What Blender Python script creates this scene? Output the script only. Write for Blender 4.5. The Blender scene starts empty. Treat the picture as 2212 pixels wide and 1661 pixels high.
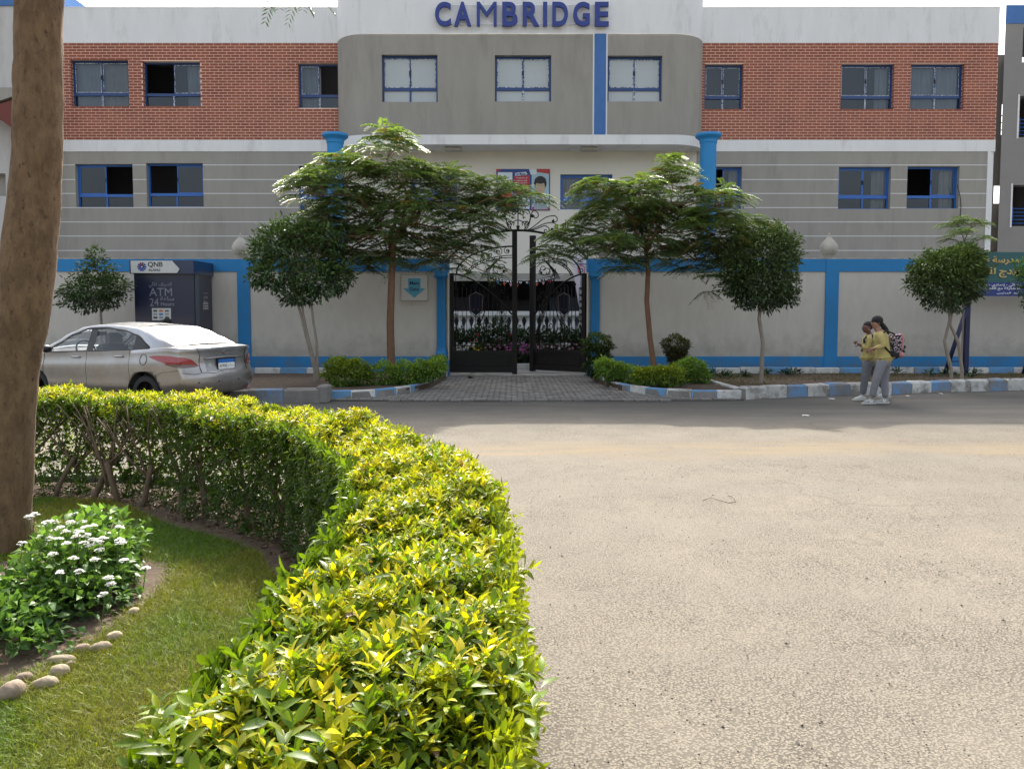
import bpy, bmesh, math, random
import numpy as np
from mathutils import Vector, Matrix, noise as mnoise
R = math.radians
random.seed(7); RNG = np.random.default_rng(11)
sc = bpy.context.scene
C = sc.collection

# ------------------------------------------------------------ camera, sky, sun, exposure
PITCH = R(3.3); CAMZ = 1.6
cd = bpy.data.cameras.new('camera'); cam = bpy.data.objects.new('camera', cd); C.objects.link(cam)
cam.location = (0, 0, CAMZ); cam.rotation_euler = (R(90) - PITCH, 0, 0)
cd.sensor_width = 36; cd.lens = 36 * 1661 / 2212; cd.shift_y = -(830.6 - 772.8) / 2212
cd.clip_start = 0.05; cd.clip_end = 900
sc.camera = cam
SUN_EL, SUN_AZ = R(40), R(-9)
w = bpy.data.worlds.new('World'); sc.world = w; w.use_nodes = True
nt = w.node_tree; nt.nodes.clear()
sky = nt.nodes.new('ShaderNodeTexSky'); sky.sky_type = 'NISHITA'; sky.sun_disc = False
sky.sun_elevation = SUN_EL; sky.sun_rotation = SUN_AZ; sky.air_density = 1.0; sky.dust_density = 6.0; sky.ozone_density = 1.0
bg = nt.nodes.new('ShaderNodeBackground'); bg.inputs[1].default_value = 0.15
wo = nt.nodes.new('ShaderNodeOutputWorld')
hz = nt.nodes.new('ShaderNodeHueSaturation'); hz.inputs['Saturation'].default_value = 0.45  # hazy, whitish sky
nt.links.new(sky.outputs[0], hz.inputs['Color']); nt.links.new(hz.outputs[0], bg.inputs[0]); nt.links.new(bg.outputs[0], wo.inputs[0])
sl = bpy.data.lights.new('sun', 'SUN'); sl.energy = 2.6; sl.angle = R(0.55); sl.color = (1.0, 0.92, 0.80)
so = bpy.data.objects.new('sun', sl); C.objects.link(so)
sd = Vector((math.sin(SUN_AZ) * math.cos(SUN_EL), math.cos(SUN_AZ) * math.cos(SUN_EL), math.sin(SUN_EL)))
so.rotation_euler = sd.to_track_quat('Z', 'Y').to_euler(); so.location = (-10, 60, 50)
sc.view_settings.view_transform = 'Standard'; sc.view_settings.look = 'None'
sc.view_settings.gamma = 1; sc.view_settings.use_curve_mapping = False
sc.view_settings.exposure = 1.6
sc.cycles.max_bounces = 6; sc.cycles.transparent_max_bounces = 12

# ------------------------------------------------------------ helpers
def at(px, py, Y):
    """point of the photograph (2212 wide) on the vertical plane at distance Y"""
    u = (px - 1106) / 1661; v = (772.8 - py) / 1661
    c, s = math.cos(PITCH), math.sin(PITCH)
    d = Vector((u, c + v * s, -s + v * c)); d *= Y / d.y
    return Vector((d.x, Y, CAMZ + d.z))
def gd(px, py, z=0.0):
    """point of the photograph on the level z"""
    u = (px - 1106) / 1661; v = (772.8 - py) / 1661
    c, s = math.cos(PITCH), math.sin(PITCH)
    d = Vector((u, c + v * s, -s + v * c)); d *= (z - CAMZ) / d.z
    return Vector((d.x, d.y, z))

MATS = {}
def N(t, ty, **kw):
    n = t.nodes.new(ty)
    for k, v in kw.items(): setattr(n, k, v)
    return n
def mat(name, col, rough=0.7, col2=None, scale=3.0, amt=0.5, bump=0.0, bscale=60.0, metal=0.0, coat=0.0, stretch=None,
        col3=None, scale3=0.7, lo3=0.5, hi3=0.7, spec=0.5, detail=5.0, dirt=None):
    if name in MATS: return MATS[name]
    m = bpy.data.materials.new(name); m.use_nodes = True; t = m.node_tree; b = t.nodes['Principled BSDF']
    b.inputs['Roughness'].default_value = rough; b.inputs['Metallic'].default_value = metal
    b.inputs['Coat Weight'].default_value = coat; b.inputs['Specular IOR Level'].default_value = spec
    b.inputs['Base Color'].default_value = (*col, 1)
    tc = N(t, 'ShaderNodeTexCoord'); mp = N(t, 'ShaderNodeMapping'); t.links.new(tc.outputs['Object'], mp.inputs[0])
    if stretch: mp.inputs['Scale'].default_value = stretch
    if col2 is not None:
        nz = N(t, 'ShaderNodeTexNoise'); nz.inputs['Scale'].default_value = scale; nz.inputs['Detail'].default_value = detail
        nz.inputs['Roughness'].default_value = 0.65
        t.links.new(mp.outputs[0], nz.inputs['Vector'])
        cr = N(t, 'ShaderNodeMapRange'); cr.inputs[1].default_value = 0.5 - 0.25 / max(amt, .01) * .5; cr.inputs[2].default_value = 0.5 + 0.25 / max(amt, .01) * .5
        t.links.new(nz.outputs[0], cr.inputs[0])
        mx = N(t, 'ShaderNodeMix', data_type='RGBA'); mx.inputs[6].default_value = (*col, 1); mx.inputs[7].default_value = (*col2, 1)
        t.links.new(cr.outputs[0], mx.inputs[0]); out = mx.outputs[2]
        if col3 is not None:
            n3 = N(t, 'ShaderNodeTexNoise'); n3.inputs['Scale'].default_value = scale3; n3.inputs['Detail'].default_value = 6
            n3.inputs['Roughness'].default_value = 0.7
            t.links.new(mp.outputs[0], n3.inputs['Vector'])
            c3 = N(t, 'ShaderNodeMapRange'); c3.inputs[1].default_value = lo3; c3.inputs[2].default_value = hi3
            t.links.new(n3.outputs[0], c3.inputs[0])
            m3 = N(t, 'ShaderNodeMix', data_type='RGBA'); m3.inputs[7].default_value = (*col3, 1)
            t.links.new(out, m3.inputs[6]); t.links.new(c3.outputs[0], m3.inputs[0]); out = m3.outputs[2]
        if dirt:   # splash dirt rising from the ground, broken up by noise
            sx = N(t, 'ShaderNodeSeparateXYZ'); t.links.new(tc.outputs['Object'], sx.inputs[0])
            dn = N(t, 'ShaderNodeTexNoise'); dn.inputs['Scale'].default_value = 2.6; dn.inputs['Detail'].default_value = 7; dn.inputs['Roughness'].default_value = .72; t.links.new(tc.outputs['Object'], dn.inputs['Vector'])
            a1 = N(t, 'ShaderNodeMath', operation='MULTIPLY_ADD'); a1.inputs[1].default_value = -1.7; t.links.new(dn.outputs[0], a1.inputs[0]); t.links.new(sx.outputs[2], a1.inputs[2])
            a2 = N(t, 'ShaderNodeMapRange'); a2.inputs[1].default_value = dirt[0]; a2.inputs[2].default_value = dirt[1]; a2.inputs[3].default_value = dirt[3]; a2.inputs[4].default_value = 0; t.links.new(a1.outputs[0], a2.inputs[0])
            m4 = N(t, 'ShaderNodeMix', data_type='RGBA'); m4.inputs[7].default_value = (*dirt[2], 1); t.links.new(out, m4.inputs[6]); t.links.new(a2.outputs[0], m4.inputs[0]); out = m4.outputs[2]
        t.links.new(out, b.inputs['Base Color'])
    if bump:
        nb = N(t, 'ShaderNodeTexNoise'); nb.inputs['Scale'].default_value = bscale; nb.inputs['Detail'].default_value = 4
        t.links.new(mp.outputs[0], nb.inputs['Vector'])
        bp = N(t, 'ShaderNodeBump'); bp.inputs['Strength'].default_value = bump; bp.inputs['Distance'].default_value = 0.01
        t.links.new(nb.outputs[0], bp.inputs['Height']); t.links.new(bp.outputs[0], b.inputs['Normal'])
    MATS[name] = m; return m
def leafmat(name, rough=0.45, trans=0.35, tcol=(1.0, 1.0, 0.5)):
    if name in MATS: return MATS[name]
    m = bpy.data.materials.new(name); m.use_nodes = True; t = m.node_tree; b = t.nodes['Principled BSDF']
    at_ = N(t, 'ShaderNodeAttribute', attribute_name='Col')
    t.links.new(at_.outputs['Color'], b.inputs['Base Color']); b.inputs['Roughness'].default_value = rough
    b.inputs['Specular IOR Level'].default_value = 0.28
    tr = N(t, 'ShaderNodeBsdfTranslucent')
    mm = N(t, 'ShaderNodeMix', data_type='RGBA', blend_type='MULTIPLY'); mm.inputs[0].default_value = 1
    mm.inputs[7].default_value = (*tcol, 1); t.links.new(at_.outputs['Color'], mm.inputs[6]); t.links.new(mm.outputs[2], tr.inputs['Color'])
    ms = N(t, 'ShaderNodeMixShader'); ms.inputs[0].default_value = trans
    t.links.new(b.outputs[0], ms.inputs[1]); t.links.new(tr.outputs[0], ms.inputs[2])
    t.links.new(ms.outputs[0], t.nodes['Material Output'].inputs[0])
    MATS[name] = m; return m
def glassmat(name, tint=(0.75, 0.82, 0.85), refl=0.5, rough=0.02):
    if name in MATS: return MATS[name]
    m = bpy.data.materials.new(name); m.use_nodes = True; t = m.node_tree; t.nodes.remove(t.nodes['Principled BSDF'])
    tp = N(t, 'ShaderNodeBsdfTransparent'); tp.inputs[0].default_value = (*tint, 1)
    gl = N(t, 'ShaderNodeBsdfGlossy'); gl.inputs['Roughness'].default_value = rough; gl.inputs[0].default_value = (.9, .95, 1, 1)
    fr = N(t, 'ShaderNodeFresnel'); fr.inputs[0].default_value = 1.5
    ad = N(t, 'ShaderNodeMath', operation='MULTIPLY_ADD'); ad.inputs[1].default_value = 0.7; ad.inputs[2].default_value = refl
    t.links.new(fr.outputs[0], ad.inputs[0])
    ms = N(t, 'ShaderNodeMixShader'); t.links.new(ad.outputs[0], ms.inputs[0]); t.links.new(tp.outputs[0], ms.inputs[1]); t.links.new(gl.outputs[0], ms.inputs[2])
    t.links.new(ms.outputs[0], t.nodes['Material Output'].inputs[0])
    MATS[name] = m; return m

def wl(o):
    v = Vector((0, 0, 0))
    while o is not None: v += o.location; o = o.parent
    return v
def tag(o, label=None, cat=None, group=None, kind=None):
    if label: o['label'] = label
    if cat: o['category'] = cat
    if group: o['group'] = group
    if kind: o['kind'] = kind
    return o
def thing(name, label, cat, loc=(0, 0, 0), group=None, rot=0.0, kind=None):
    o = bpy.data.objects.new(name, None); C.objects.link(o); o.location = loc; o.rotation_euler = (0, 0, rot)
    o.empty_display_size = 0.2
    return tag(o, label, cat, group, kind)
class MB:
    def __init__(s): s.v = []; s.f = []; s.m = []; s.mats = []; s.sm = []
    def mi(s, m):
        if m not in s.mats: s.mats.append(m)
        return s.mats.index(m)
    def add(s, vs, fs, m, smooth=False):
        n = len(s.v); s.v += [tuple(v) for v in vs]; k = s.mi(m)
        for f in fs: s.f.append(tuple(i + n for i in f)); s.m.append(k); s.sm.append(smooth)
        return s
    def box(s, a, b, m, mtx=None):
        x0, y0, z0 = a; x1, y1, z1 = b
        vs = [Vector(p) for p in ((x0, y0, z0), (x1, y0, z0), (x1, y1, z0), (x0, y1, z0), (x0, y0, z1), (x1, y0, z1), (x1, y1, z1), (x0, y1, z1))]
        if mtx: vs = [mtx @ v for v in vs]
        return s.add(vs, [(0, 3, 2, 1), (4, 5, 6, 7), (0, 1, 5, 4), (1, 2, 6, 5), (2, 3, 7, 6), (3, 0, 4, 7)], m)
    def bbox(s, a, b, m, bev=0.02, mtx=None, jit=0.0):
        """box with chamfered upper edges"""
        x0, y0, z0 = a; x1, y1, z1 = b; e = bev
        vs = [(x0, y0, z0), (x1, y0, z0), (x1, y1, z0), (x0, y1, z0), (x0, y0, z1 - e), (x1, y0, z1 - e), (x1, y1, z1 - e), (x0, y1, z1 - e),
              (x0 + e, y0 + e, z1), (x1 - e, y0 + e, z1), (x1 - e, y1 - e, z1), (x0 + e, y1 - e, z1)]
        vs = [Vector(v) + Vector([random.uniform(-jit, jit) for _ in range(3)]) for v in vs]
        if mtx: vs = [mtx @ v for v in vs]
        return s.add(vs, [(0, 3, 2, 1), (0, 1, 5, 4), (1, 2, 6, 5), (2, 3, 7, 6), (3, 0, 4, 7), (4, 5, 9, 8), (5, 6, 10, 9), (6, 7, 11, 10), (7, 4, 8, 11), (8, 9, 10, 11)], m)
    def quad(s, p, m): return s.add(p, [tuple(range(len(p)))], m)
    def tube(s, pts, r, m, n=6, cap=True):
        pts = [Vector(p) for p in pts]; k = len(pts)
        rs = r if isinstance(r, (list, tuple)) else [r] * k
        vs = []; fs = []; up = None
        for i, p in enumerate(pts):
            d = (pts[min(i + 1, k - 1)] - pts[max(i - 1, 0)])
            if d.length < 1e-9: d = Vector((0, 0, 1))
            d.normalize()
            if up is None: up = d.orthogonal().normalized()
            up = (up - d * up.dot(d))
            if up.length < 1e-6: up = d.orthogonal()
            up.normalize(); sd_ = d.cross(up)
            for j in range(n):
                a = 2 * math.pi * j / n; vs.append(p + (up * math.cos(a) + sd_ * math.sin(a)) * rs[i])
        for i in range(k - 1):
            for j in range(n): fs.append((i * n + j, i * n + (j + 1) % n, (i + 1) * n + (j + 1) % n, (i + 1) * n + j))
        if cap: fs.append(tuple(range(n - 1, -1, -1))); fs.append(tuple((k - 1) * n + j for j in range(n)))
        return s.add(vs, fs, m, True)
    def lathe(s, prof, c, m, n=20, fl=None, a0=0, a1=2 * math.pi):
        vs = []; fs = []; k = len(prof); full = abs(a1 - a0 - 2 * math.pi) < 1e-6; nn = n if full else n + 1
        for j in range(nn):
            a = a0 + (a1 - a0) * j / n
            for (r, z) in prof:
                rr = r * (fl(a) if fl else 1); vs.append((c[0] + rr * math.cos(a), c[1] + rr * math.sin(a), c[2] + z))
        for j in range(n):
            for i in range(k - 1):
                a_, b_ = j * k + i, ((j + 1) % nn) * k + i; fs.append((a_, b_, b_ + 1, a_ + 1))
        return s.add(vs, fs, m, True)
    def ell(s, c, r, m, nu=12, nv=8, mtx=None, noise=0.0):
        vs = []; fs = []
        for i in range(nv + 1):
            th = math.pi * i / nv
            for j in range(nu):
                ph = 2 * math.pi * j / nu
                d = Vector((math.sin(th) * math.cos(ph), math.sin(th) * math.sin(ph), math.cos(th)))
                k = 1 + (noise * mnoise.noise(d * 1.7 + Vector(c) * 3.1) if noise else 0)
                p = Vector((d.x * r[0], d.y * r[1], d.z * r[2])) * k
                if mtx: p = mtx @ p
                vs.append(Vector(c) + p)
        for i in range(nv):
            for j in range(nu): fs.append((i * nu + j, (i + 1) * nu + j, (i + 1) * nu + (j + 1) % nu, i * nu + (j + 1) % nu))
        return s.add(vs, fs, m, True)
    def extr(s, poly, y0, y1, m):
        """poly of (x, z) extruded from y0 to y1"""
        n = len(poly); vs = [(x, y0, z) for x, z in poly] + [(x, y1, z) for x, z in poly]
        return s.add(vs, [tuple(range(n)), tuple(range(2 * n - 1, n - 1, -1))] + [(i, i + n, (i + 1) % n + n, (i + 1) % n) for i in range(n)], m)
    def mesh(s, me, mtx, m):
        return s.add([mtx @ v.co for v in me.vertices], [tuple(p.vertices) for p in me.polygons], m)
    def build(s, name, parent=None, local=False, fixn=True, **tg):
        me = bpy.data.meshes.new(name); off = Vector((0, 0, 0)) if local or parent is None else wl(parent)
        me.from_pydata([(v[0] - off.x, v[1] - off.y, v[2] - off.z) for v in s.v], [], s.f)
        for m in s.mats: me.materials.append(m)
        me.polygons.foreach_set('material_index', s.m); me.polygons.foreach_set('use_smooth', s.sm); me.update()
        if fixn and len(s.f) < 60000:
            bm = bmesh.new(); bm.from_mesh(me); bmesh.ops.remove_doubles(bm, verts=bm.verts, dist=1e-5) if len(s.v) < 3000 and any(s.sm) else None
            bmesh.ops.recalc_face_normals(bm, faces=bm.faces); bm.to_mesh(me); bm.free()
        o = bpy.data.objects.new(name, me); C.objects.link(o); o.parent = parent
        tag(o, tg.get('label'), tg.get('cat'), tg.get('group'), tg.get('kind')); return o
def link(me, name, parent, loc, rot=(0, 0, 0), scale=(1, 1, 1)):
    o = bpy.data.objects.new(name, me); C.objects.link(o); o.parent = parent; o.location = loc; o.rotation_euler = rot; o.scale = scale; return o
_tc = {}
def textmesh(s, bold=0.0, extr=0.0, res=3, space=1.0):
    k = (s, bold, extr, res, space)
    if k in _tc: return _tc[k]
    c = bpy.data.curves.new('lettering', 'FONT'); c.body = s; c.offset = bold; c.extrude = extr; c.resolution_u = res; c.space_character = space
    c.align_x = 'CENTER'; c.align_y = 'CENTER'
    o = bpy.data.objects.new('lettering', c); C.objects.link(o); bpy.context.view_layer.update()
    me = bpy.data.meshes.new_from_object(o.evaluated_get(bpy.context.evaluated_depsgraph_get())); bpy.data.objects.remove(o); bpy.data.curves.remove(c)
    _tc[k] = me; return me
def put_text(mb, s, c, h, m, bold=0.0, extr=0.0, width=None, rz=0.0, res=3, space=1.0, local=None):
    """lettering facing -Y, centred at c, letter height h (width fitted if given)"""
    me = textmesh(s, bold, extr, res, space); xs = [v.co.x for v in me.vertices]; ys = [v.co.y for v in me.vertices]
    if not xs: return
    cx, cy = (max(xs) + min(xs)) / 2, (max(ys) + min(ys)) / 2; sy = h / max(max(ys) - min(ys), 1e-4); sx = width / (max(xs) - min(xs)) if width else sy
    M = Matrix.Translation(Vector(c)) @ Matrix.Rotation(rz, 4, 'Z') @ Matrix.Rotation(R(90), 4, 'X') @ Matrix.Diagonal((sx, sy, 1 if extr else sy, 1)) @ Matrix.Translation((-cx, -cy, 0))
    mb.mesh(me, M, m)
AR = {'ا': (0xFE8D, 2), 'أ': (0xFE83, 2), 'إ': (0xFE87, 2), 'آ': (0xFE81, 2), 'ب': (0xFE8F, 4), 'ة': (0xFE93, 2), 'ت': (0xFE95, 4), 'ث': (0xFE99, 4), 'ج': (0xFE9D, 4), 'د': (0xFEA9, 2),
      'ر': (0xFEAD, 2), 'س': (0xFEB1, 4), 'ش': (0xFEB5, 4), 'ص': (0xFEB9, 4), 'ط': (0xFEC1, 4), 'ع': (0xFEC9, 4), 'غ': (0xFECD, 4), 'ف': (0xFED1, 4), 'ق': (0xFED5, 4),
      'ك': (0xFED9, 4), 'ل': (0xFEDD, 4), 'م': (0xFEE1, 4), 'ن': (0xFEE5, 4), 'و': (0xFEED, 2), 'ي': (0xFEF1, 4), 'ئ': (0xFE89, 4), 'ء': (0xFE80, 1)}
def arabic(s):
    out = []; s = s.replace('لآ', '\u0001')
    def j(c): return c in AR or c == '\u0001'
    def fwd(c): return c in AR and AR[c][1] == 4
    for i, c in enumerate(s):
        p = i > 0 and fwd(s[i - 1]); n = i + 1 < len(s) and j(s[i + 1]) and s[i + 1] != 'ء'
        if c == '\u0001': out.append(chr(0xFEF6 if p else 0xFEF5)); continue
        if c not in AR: out.append(c); continue
        b, k = AR[c]
        if k == 1: out.append(chr(b))
        elif k == 2: out.append(chr(b + (1 if p else 0)))
        else: out.append(chr(b + (3 if p and n else 1 if p else 2 if n else 0)))
    return ''.join(reversed(out))

# ---- foliage built as numpy arrays
def npmesh(name, V, T, cols, m, parent=None, smooth=False, **tg):
    me = bpy.data.meshes.new(name); off = np.array(wl(parent)) if parent else np.zeros(3)
    V = (V - off).astype(np.float32); nT, k = T.shape
    me.vertices.add(len(V)); me.vertices.foreach_set('co', V.ravel())
    me.loops.add(nT * k); me.loops.foreach_set('vertex_index', T.astype(np.int32).ravel())
    me.polygons.add(nT); me.polygons.foreach_set('loop_start', np.arange(0, nT * k, k, dtype=np.int32)); me.polygons.foreach_set('loop_total', np.full(nT, k, dtype=np.int32))
    me.update()
    if smooth: me.polygons.foreach_set('use_smooth', np.ones(nT, dtype=bool))
    a = me.color_attributes.new('Col', 'FLOAT_COLOR', 'POINT'); cc = np.ones((len(V), 4), np.float32); cc[:, :3] = cols; a.data.foreach_set('color', cc.ravel())
    me.materials.append(m); o = bpy.data.objects.new(name, me); C.objects.link(o); o.parent = parent
    tag(o, tg.get('label'), tg.get('cat'), tg.get('group'), tg.get('kind')); return o
def nrm(a): return a / np.maximum(np.linalg.norm(a, axis=1, keepdims=True), 1e-9)
def leaves(P, D, U, L, W, col, hero=False, fold=0.18, droop=0.25):
    """P base, D direction, U approx up, L length, W width -> verts, tris, colours"""
    D = nrm(D); S = nrm(np.cross(D, U)); Nn = np.cross(S, D); L = L[:, None]; W = W[:, None]; n = len(P)
    if not hero:
        m = P + D * L * .5 - Nn * L * droop * .15; t = P + D * L - Nn * L * droop
        l = P + D * L * .45 + S * W * .5 + Nn * W * fold; r = P + D * L * .45 - S * W * .5 + Nn * W * fold
        V = np.stack([P, l, m, r, t], 1).reshape(-1, 3)
        T = (np.arange(n) * 5)[:, None, None] + np.array([[0, 1, 2], [0, 2, 3], [1, 4, 2], [2, 4, 3]])[None]
        return V, T.reshape(-1, 3), np.repeat(col, 5, 0)
    def pt(a, b): return P + D * L * a - Nn * L * droop * a * a + S * W * b + Nn * W * fold * abs(b) * 2
    V = np.stack([pt(0, 0), pt(.12, .12), pt(.12, 0), pt(.12, -.12), pt(.4, .46), pt(.4, 0), pt(.4, -.46), pt(.7, .40), pt(.72, 0), pt(.7, -.40), pt(.9, .14), pt(.9, 0), pt(.9, -.14), pt(1.0, 0)], 1).reshape(-1, 3)
    Q = [[0, 1, 2], [0, 2, 3]]
    for a in (1, 4, 7): Q += [[a, a + 3, a + 4], [a, a + 4, a + 1], [a + 1, a + 4, a + 5], [a + 1, a + 5, a + 2]]
    Q += [[10, 13, 11], [11, 13, 12]]
    T = (np.arange(n) * 14)[:, None, None] + np.array(Q)[None]
    return V, T.reshape(-1, 3), np.repeat(col, 14, 0)
def join(parts):
    Vs = []; Ts = []; Cs = []; o = 0
    for V, T, c in parts: Vs.append(V); Ts.append(T + o); Cs.append(c); o += len(V)
    return np.concatenate(Vs), np.concatenate(Ts), np.concatenate(Cs)
def rv(n, s=1.0): return RNG.normal(0, s, (n, 3))
def ball_leaves(blobs, n, L, W, c_top, c_low, shell=0.45, var=0.25, flat=0.0, out=1.0, yellow=None):
    """leaves through ellipsoids: blobs = (centre, radii)"""
    vol = np.array([b[1][0] * b[1][2] + b[1][0] * b[1][1] for b in blobs]); cnt = (vol / vol.sum() * n).astype(int) + 1; out_ = []
    zlo = min(b[0][2] - b[1][2] for b in blobs); zhi = max(b[0][2] + b[1][2] for b in blobs)
    for (c, r), k in zip(blobs, cnt):
        d = nrm(rv(k)); rad = (shell + (1 - shell) * RNG.random(k) ** .6)
        bump = 1 + .22 * np.sin(d[:, 0] * 5 + c[0] * 3) * np.cos(d[:, 2] * 6 + c[1]) + .10 * np.sin(d[:, 1] * 9 + c[2] * 5)
        P = np.array(c) + d * np.array(r) * (rad * bump)[:, None]
        D = d * out + rv(k, .55); D[:, 2] = D[:, 2] * (1 - flat) + .1
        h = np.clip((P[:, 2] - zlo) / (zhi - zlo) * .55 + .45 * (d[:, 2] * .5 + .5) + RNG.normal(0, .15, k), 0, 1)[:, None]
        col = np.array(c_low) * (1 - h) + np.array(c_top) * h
        if yellow is not None:
            ym = (RNG.random(k) < yellow[1] * h[:, 0] ** 2)[:, None]; col = np.where(ym, np.array(yellow[0]), col)
        col = col * (1 + RNG.normal(0, var, (k, 1)))
        s = RNG.uniform(.7, 1.25, k)
        out_.append(leaves(P, D, np.tile([0., .3, 1.], (k, 1)) + rv(k, .5), L * s, W * s, np.clip(col, .002, 1)))
    return join(out_)
def fronds(P, D, L, col, pairs=9, pin=.3, wid=.040):
    """feathery leaves: each frond a row of paired narrow leaflets, arching over"""
    n = len(P); D = nrm(D); up = np.tile([0., 0., 1.], (n, 1)); S = nrm(np.cross(D, up) + 1e-4); Nn = np.cross(S, D)
    Vs = []; Ts = []; Cs = []; off = 0
    for i in range(pairs):
        a = .15 + .85 * i / (pairs - 1); base = P + D * (L * a)[:, None] - up * (L * .45 * a * a)[:, None]
        ln = L * pin * (1.05 - .75 * abs(a - .45)) * RNG.uniform(.8, 1.1, n)
        for sgn in (-1, 1):
            dd = nrm(S * sgn + D * .55 - up * .25 + rv(n, .08)); wv = D * (L * wid)[:, None]
            t = base + dd * ln[:, None] - up * (ln * .12)[:, None]; mm = base + dd * (ln * .5)[:, None]
            V = np.stack([base - wv * .4, mm - wv + Nn * 0, t, mm + wv], 1).reshape(-1, 3)
            T = (np.arange(n) * 4)[:, None, None] + np.array([[0, 1, 2], [0, 2, 3]])[None]
            Vs.append(V); Ts.append(T.reshape(-1, 3) + off); off += n * 4; Cs.append(np.repeat(col * RNG.uniform(.85, 1.15, (n, 1)), 4, 0))
    return np.concatenate(Vs), np.concatenate(Ts), np.concatenate(Cs)

# ------------------------------------------------------------ materials
M_grey = mat('grey_render', (.33, .315, .275), .9, (.295, .28, .245), 1.3, .8, .25, 90, stretch=(1.8, 1, .40), col3=(.235, .22, .19), scale3=.9, lo3=.52, hi3=.80)
M_white = mat('white_render', (.77, .775, .76), .85, (.71, .715, .70), .9, .8, .15, 70, stretch=(1.8, 1, .45), col3=(.52, .51, .48), scale3=1.1, lo3=.54, hi3=.80)
M_whitel = mat('white_line_paint', (.70, .71, .70), .8)
M_cream = mat('cream_render', (.70, .67, .58), .9, (.66, .63, .54), 1.0, .6, .2, 70)
M_wallcream = mat('wall_cream', (.57, .54, .47), .92, (.52, .49, .43), 2.2, .8, .3, 45, stretch=(2.0, 2.0, .8), col3=(.32, .30, .26), scale3=1.0, lo3=.60, hi3=.88, dirt=(-.45, .25, (.24, .215, .175), .55))
M_blue = mat('wall_blue', (.015, .215, .50), .7, (.02, .19, .42), 2.5, .6, .3, 50, col3=(.035, .17, .34), scale3=1.9, lo3=.52, hi3=.8, dirt=(-.85, -.35, (.13, .13, .12), .6))
M_bluecol = mat('column_blue', (.02, .25, .56), .6, (.02, .22, .48), 2, .5)
M_stripe = mat('stripe_blue', (.06, .17, .42), .75, (.05, .145, .36), 3, .6)
M_mortar = mat('mortar', (.84, .60, .48), .9)
M_brick = mat('brick_red', (.34, .108, .062), .85, (.25, .073, .045), 1.6, 1.2, .2, 80)
M_frame = mat('window_frame_blue', (.012, .05, .17), .4)
M_framel = mat('window_frame_light_blue', (.02, .12, .42), .4)
M_film = mat('torn_film', (.02, .05, .15), .5, (.62, .66, .70), 26, 2.5)
M_glass = glassmat('window_glass', (.72, .76, .78), .0)
M_frost = mat('frosted_glass', (.42, .46, .455), .25, (.38, .42, .42), 1.0, .5)
M_curt = mat('curtain_cloth', (.46, .41, .38), .9, (.30, .27, .26), 1.5, .5)
M_curt2 = mat('sheer_curtain', (.42, .43, .45), .9, (.28, .29, .31), 1.2, .5)
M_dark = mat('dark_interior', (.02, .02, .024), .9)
M_iron = mat('black_iron', (.006, .0055, .005), .55, (.012, .009, .007), 8, .5, spec=.25)
M_road = None
M_white2 = mat('white_paint', (.78, .79, .78), .6)
M_stone = mat('cast_stone', (.47, .44, .38), .9, (.30, .28, .24), 4, .8, .3, 40)
M_trunkb = mat('brown_bark', (.20, .105, .055), .9, (.13, .07, .04), 9, .7, .6, 40, stretch=(3, 3, 1))
M_trunkg = mat('grey_bark', (.30, .25, .20), .9, (.20, .17, .13), 9, .7, .5, 40, stretch=(3, 3, 1))
M_soil = mat('soil', (.095, .062, .040), .97, (.06, .04, .026), 6, .8, .9, 30, col3=(.13, .095, .065), scale3=9)
M_leaf = leafmat('leaf'); M_leafd = leafmat('leaf_dark', .42, .18); M_leafg = leafmat('leaf_glossy', .40, .42, (1.0, 1.05, .4))
M_fl = leafmat('petal', .6, .3, (1, 1, 1))

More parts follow.
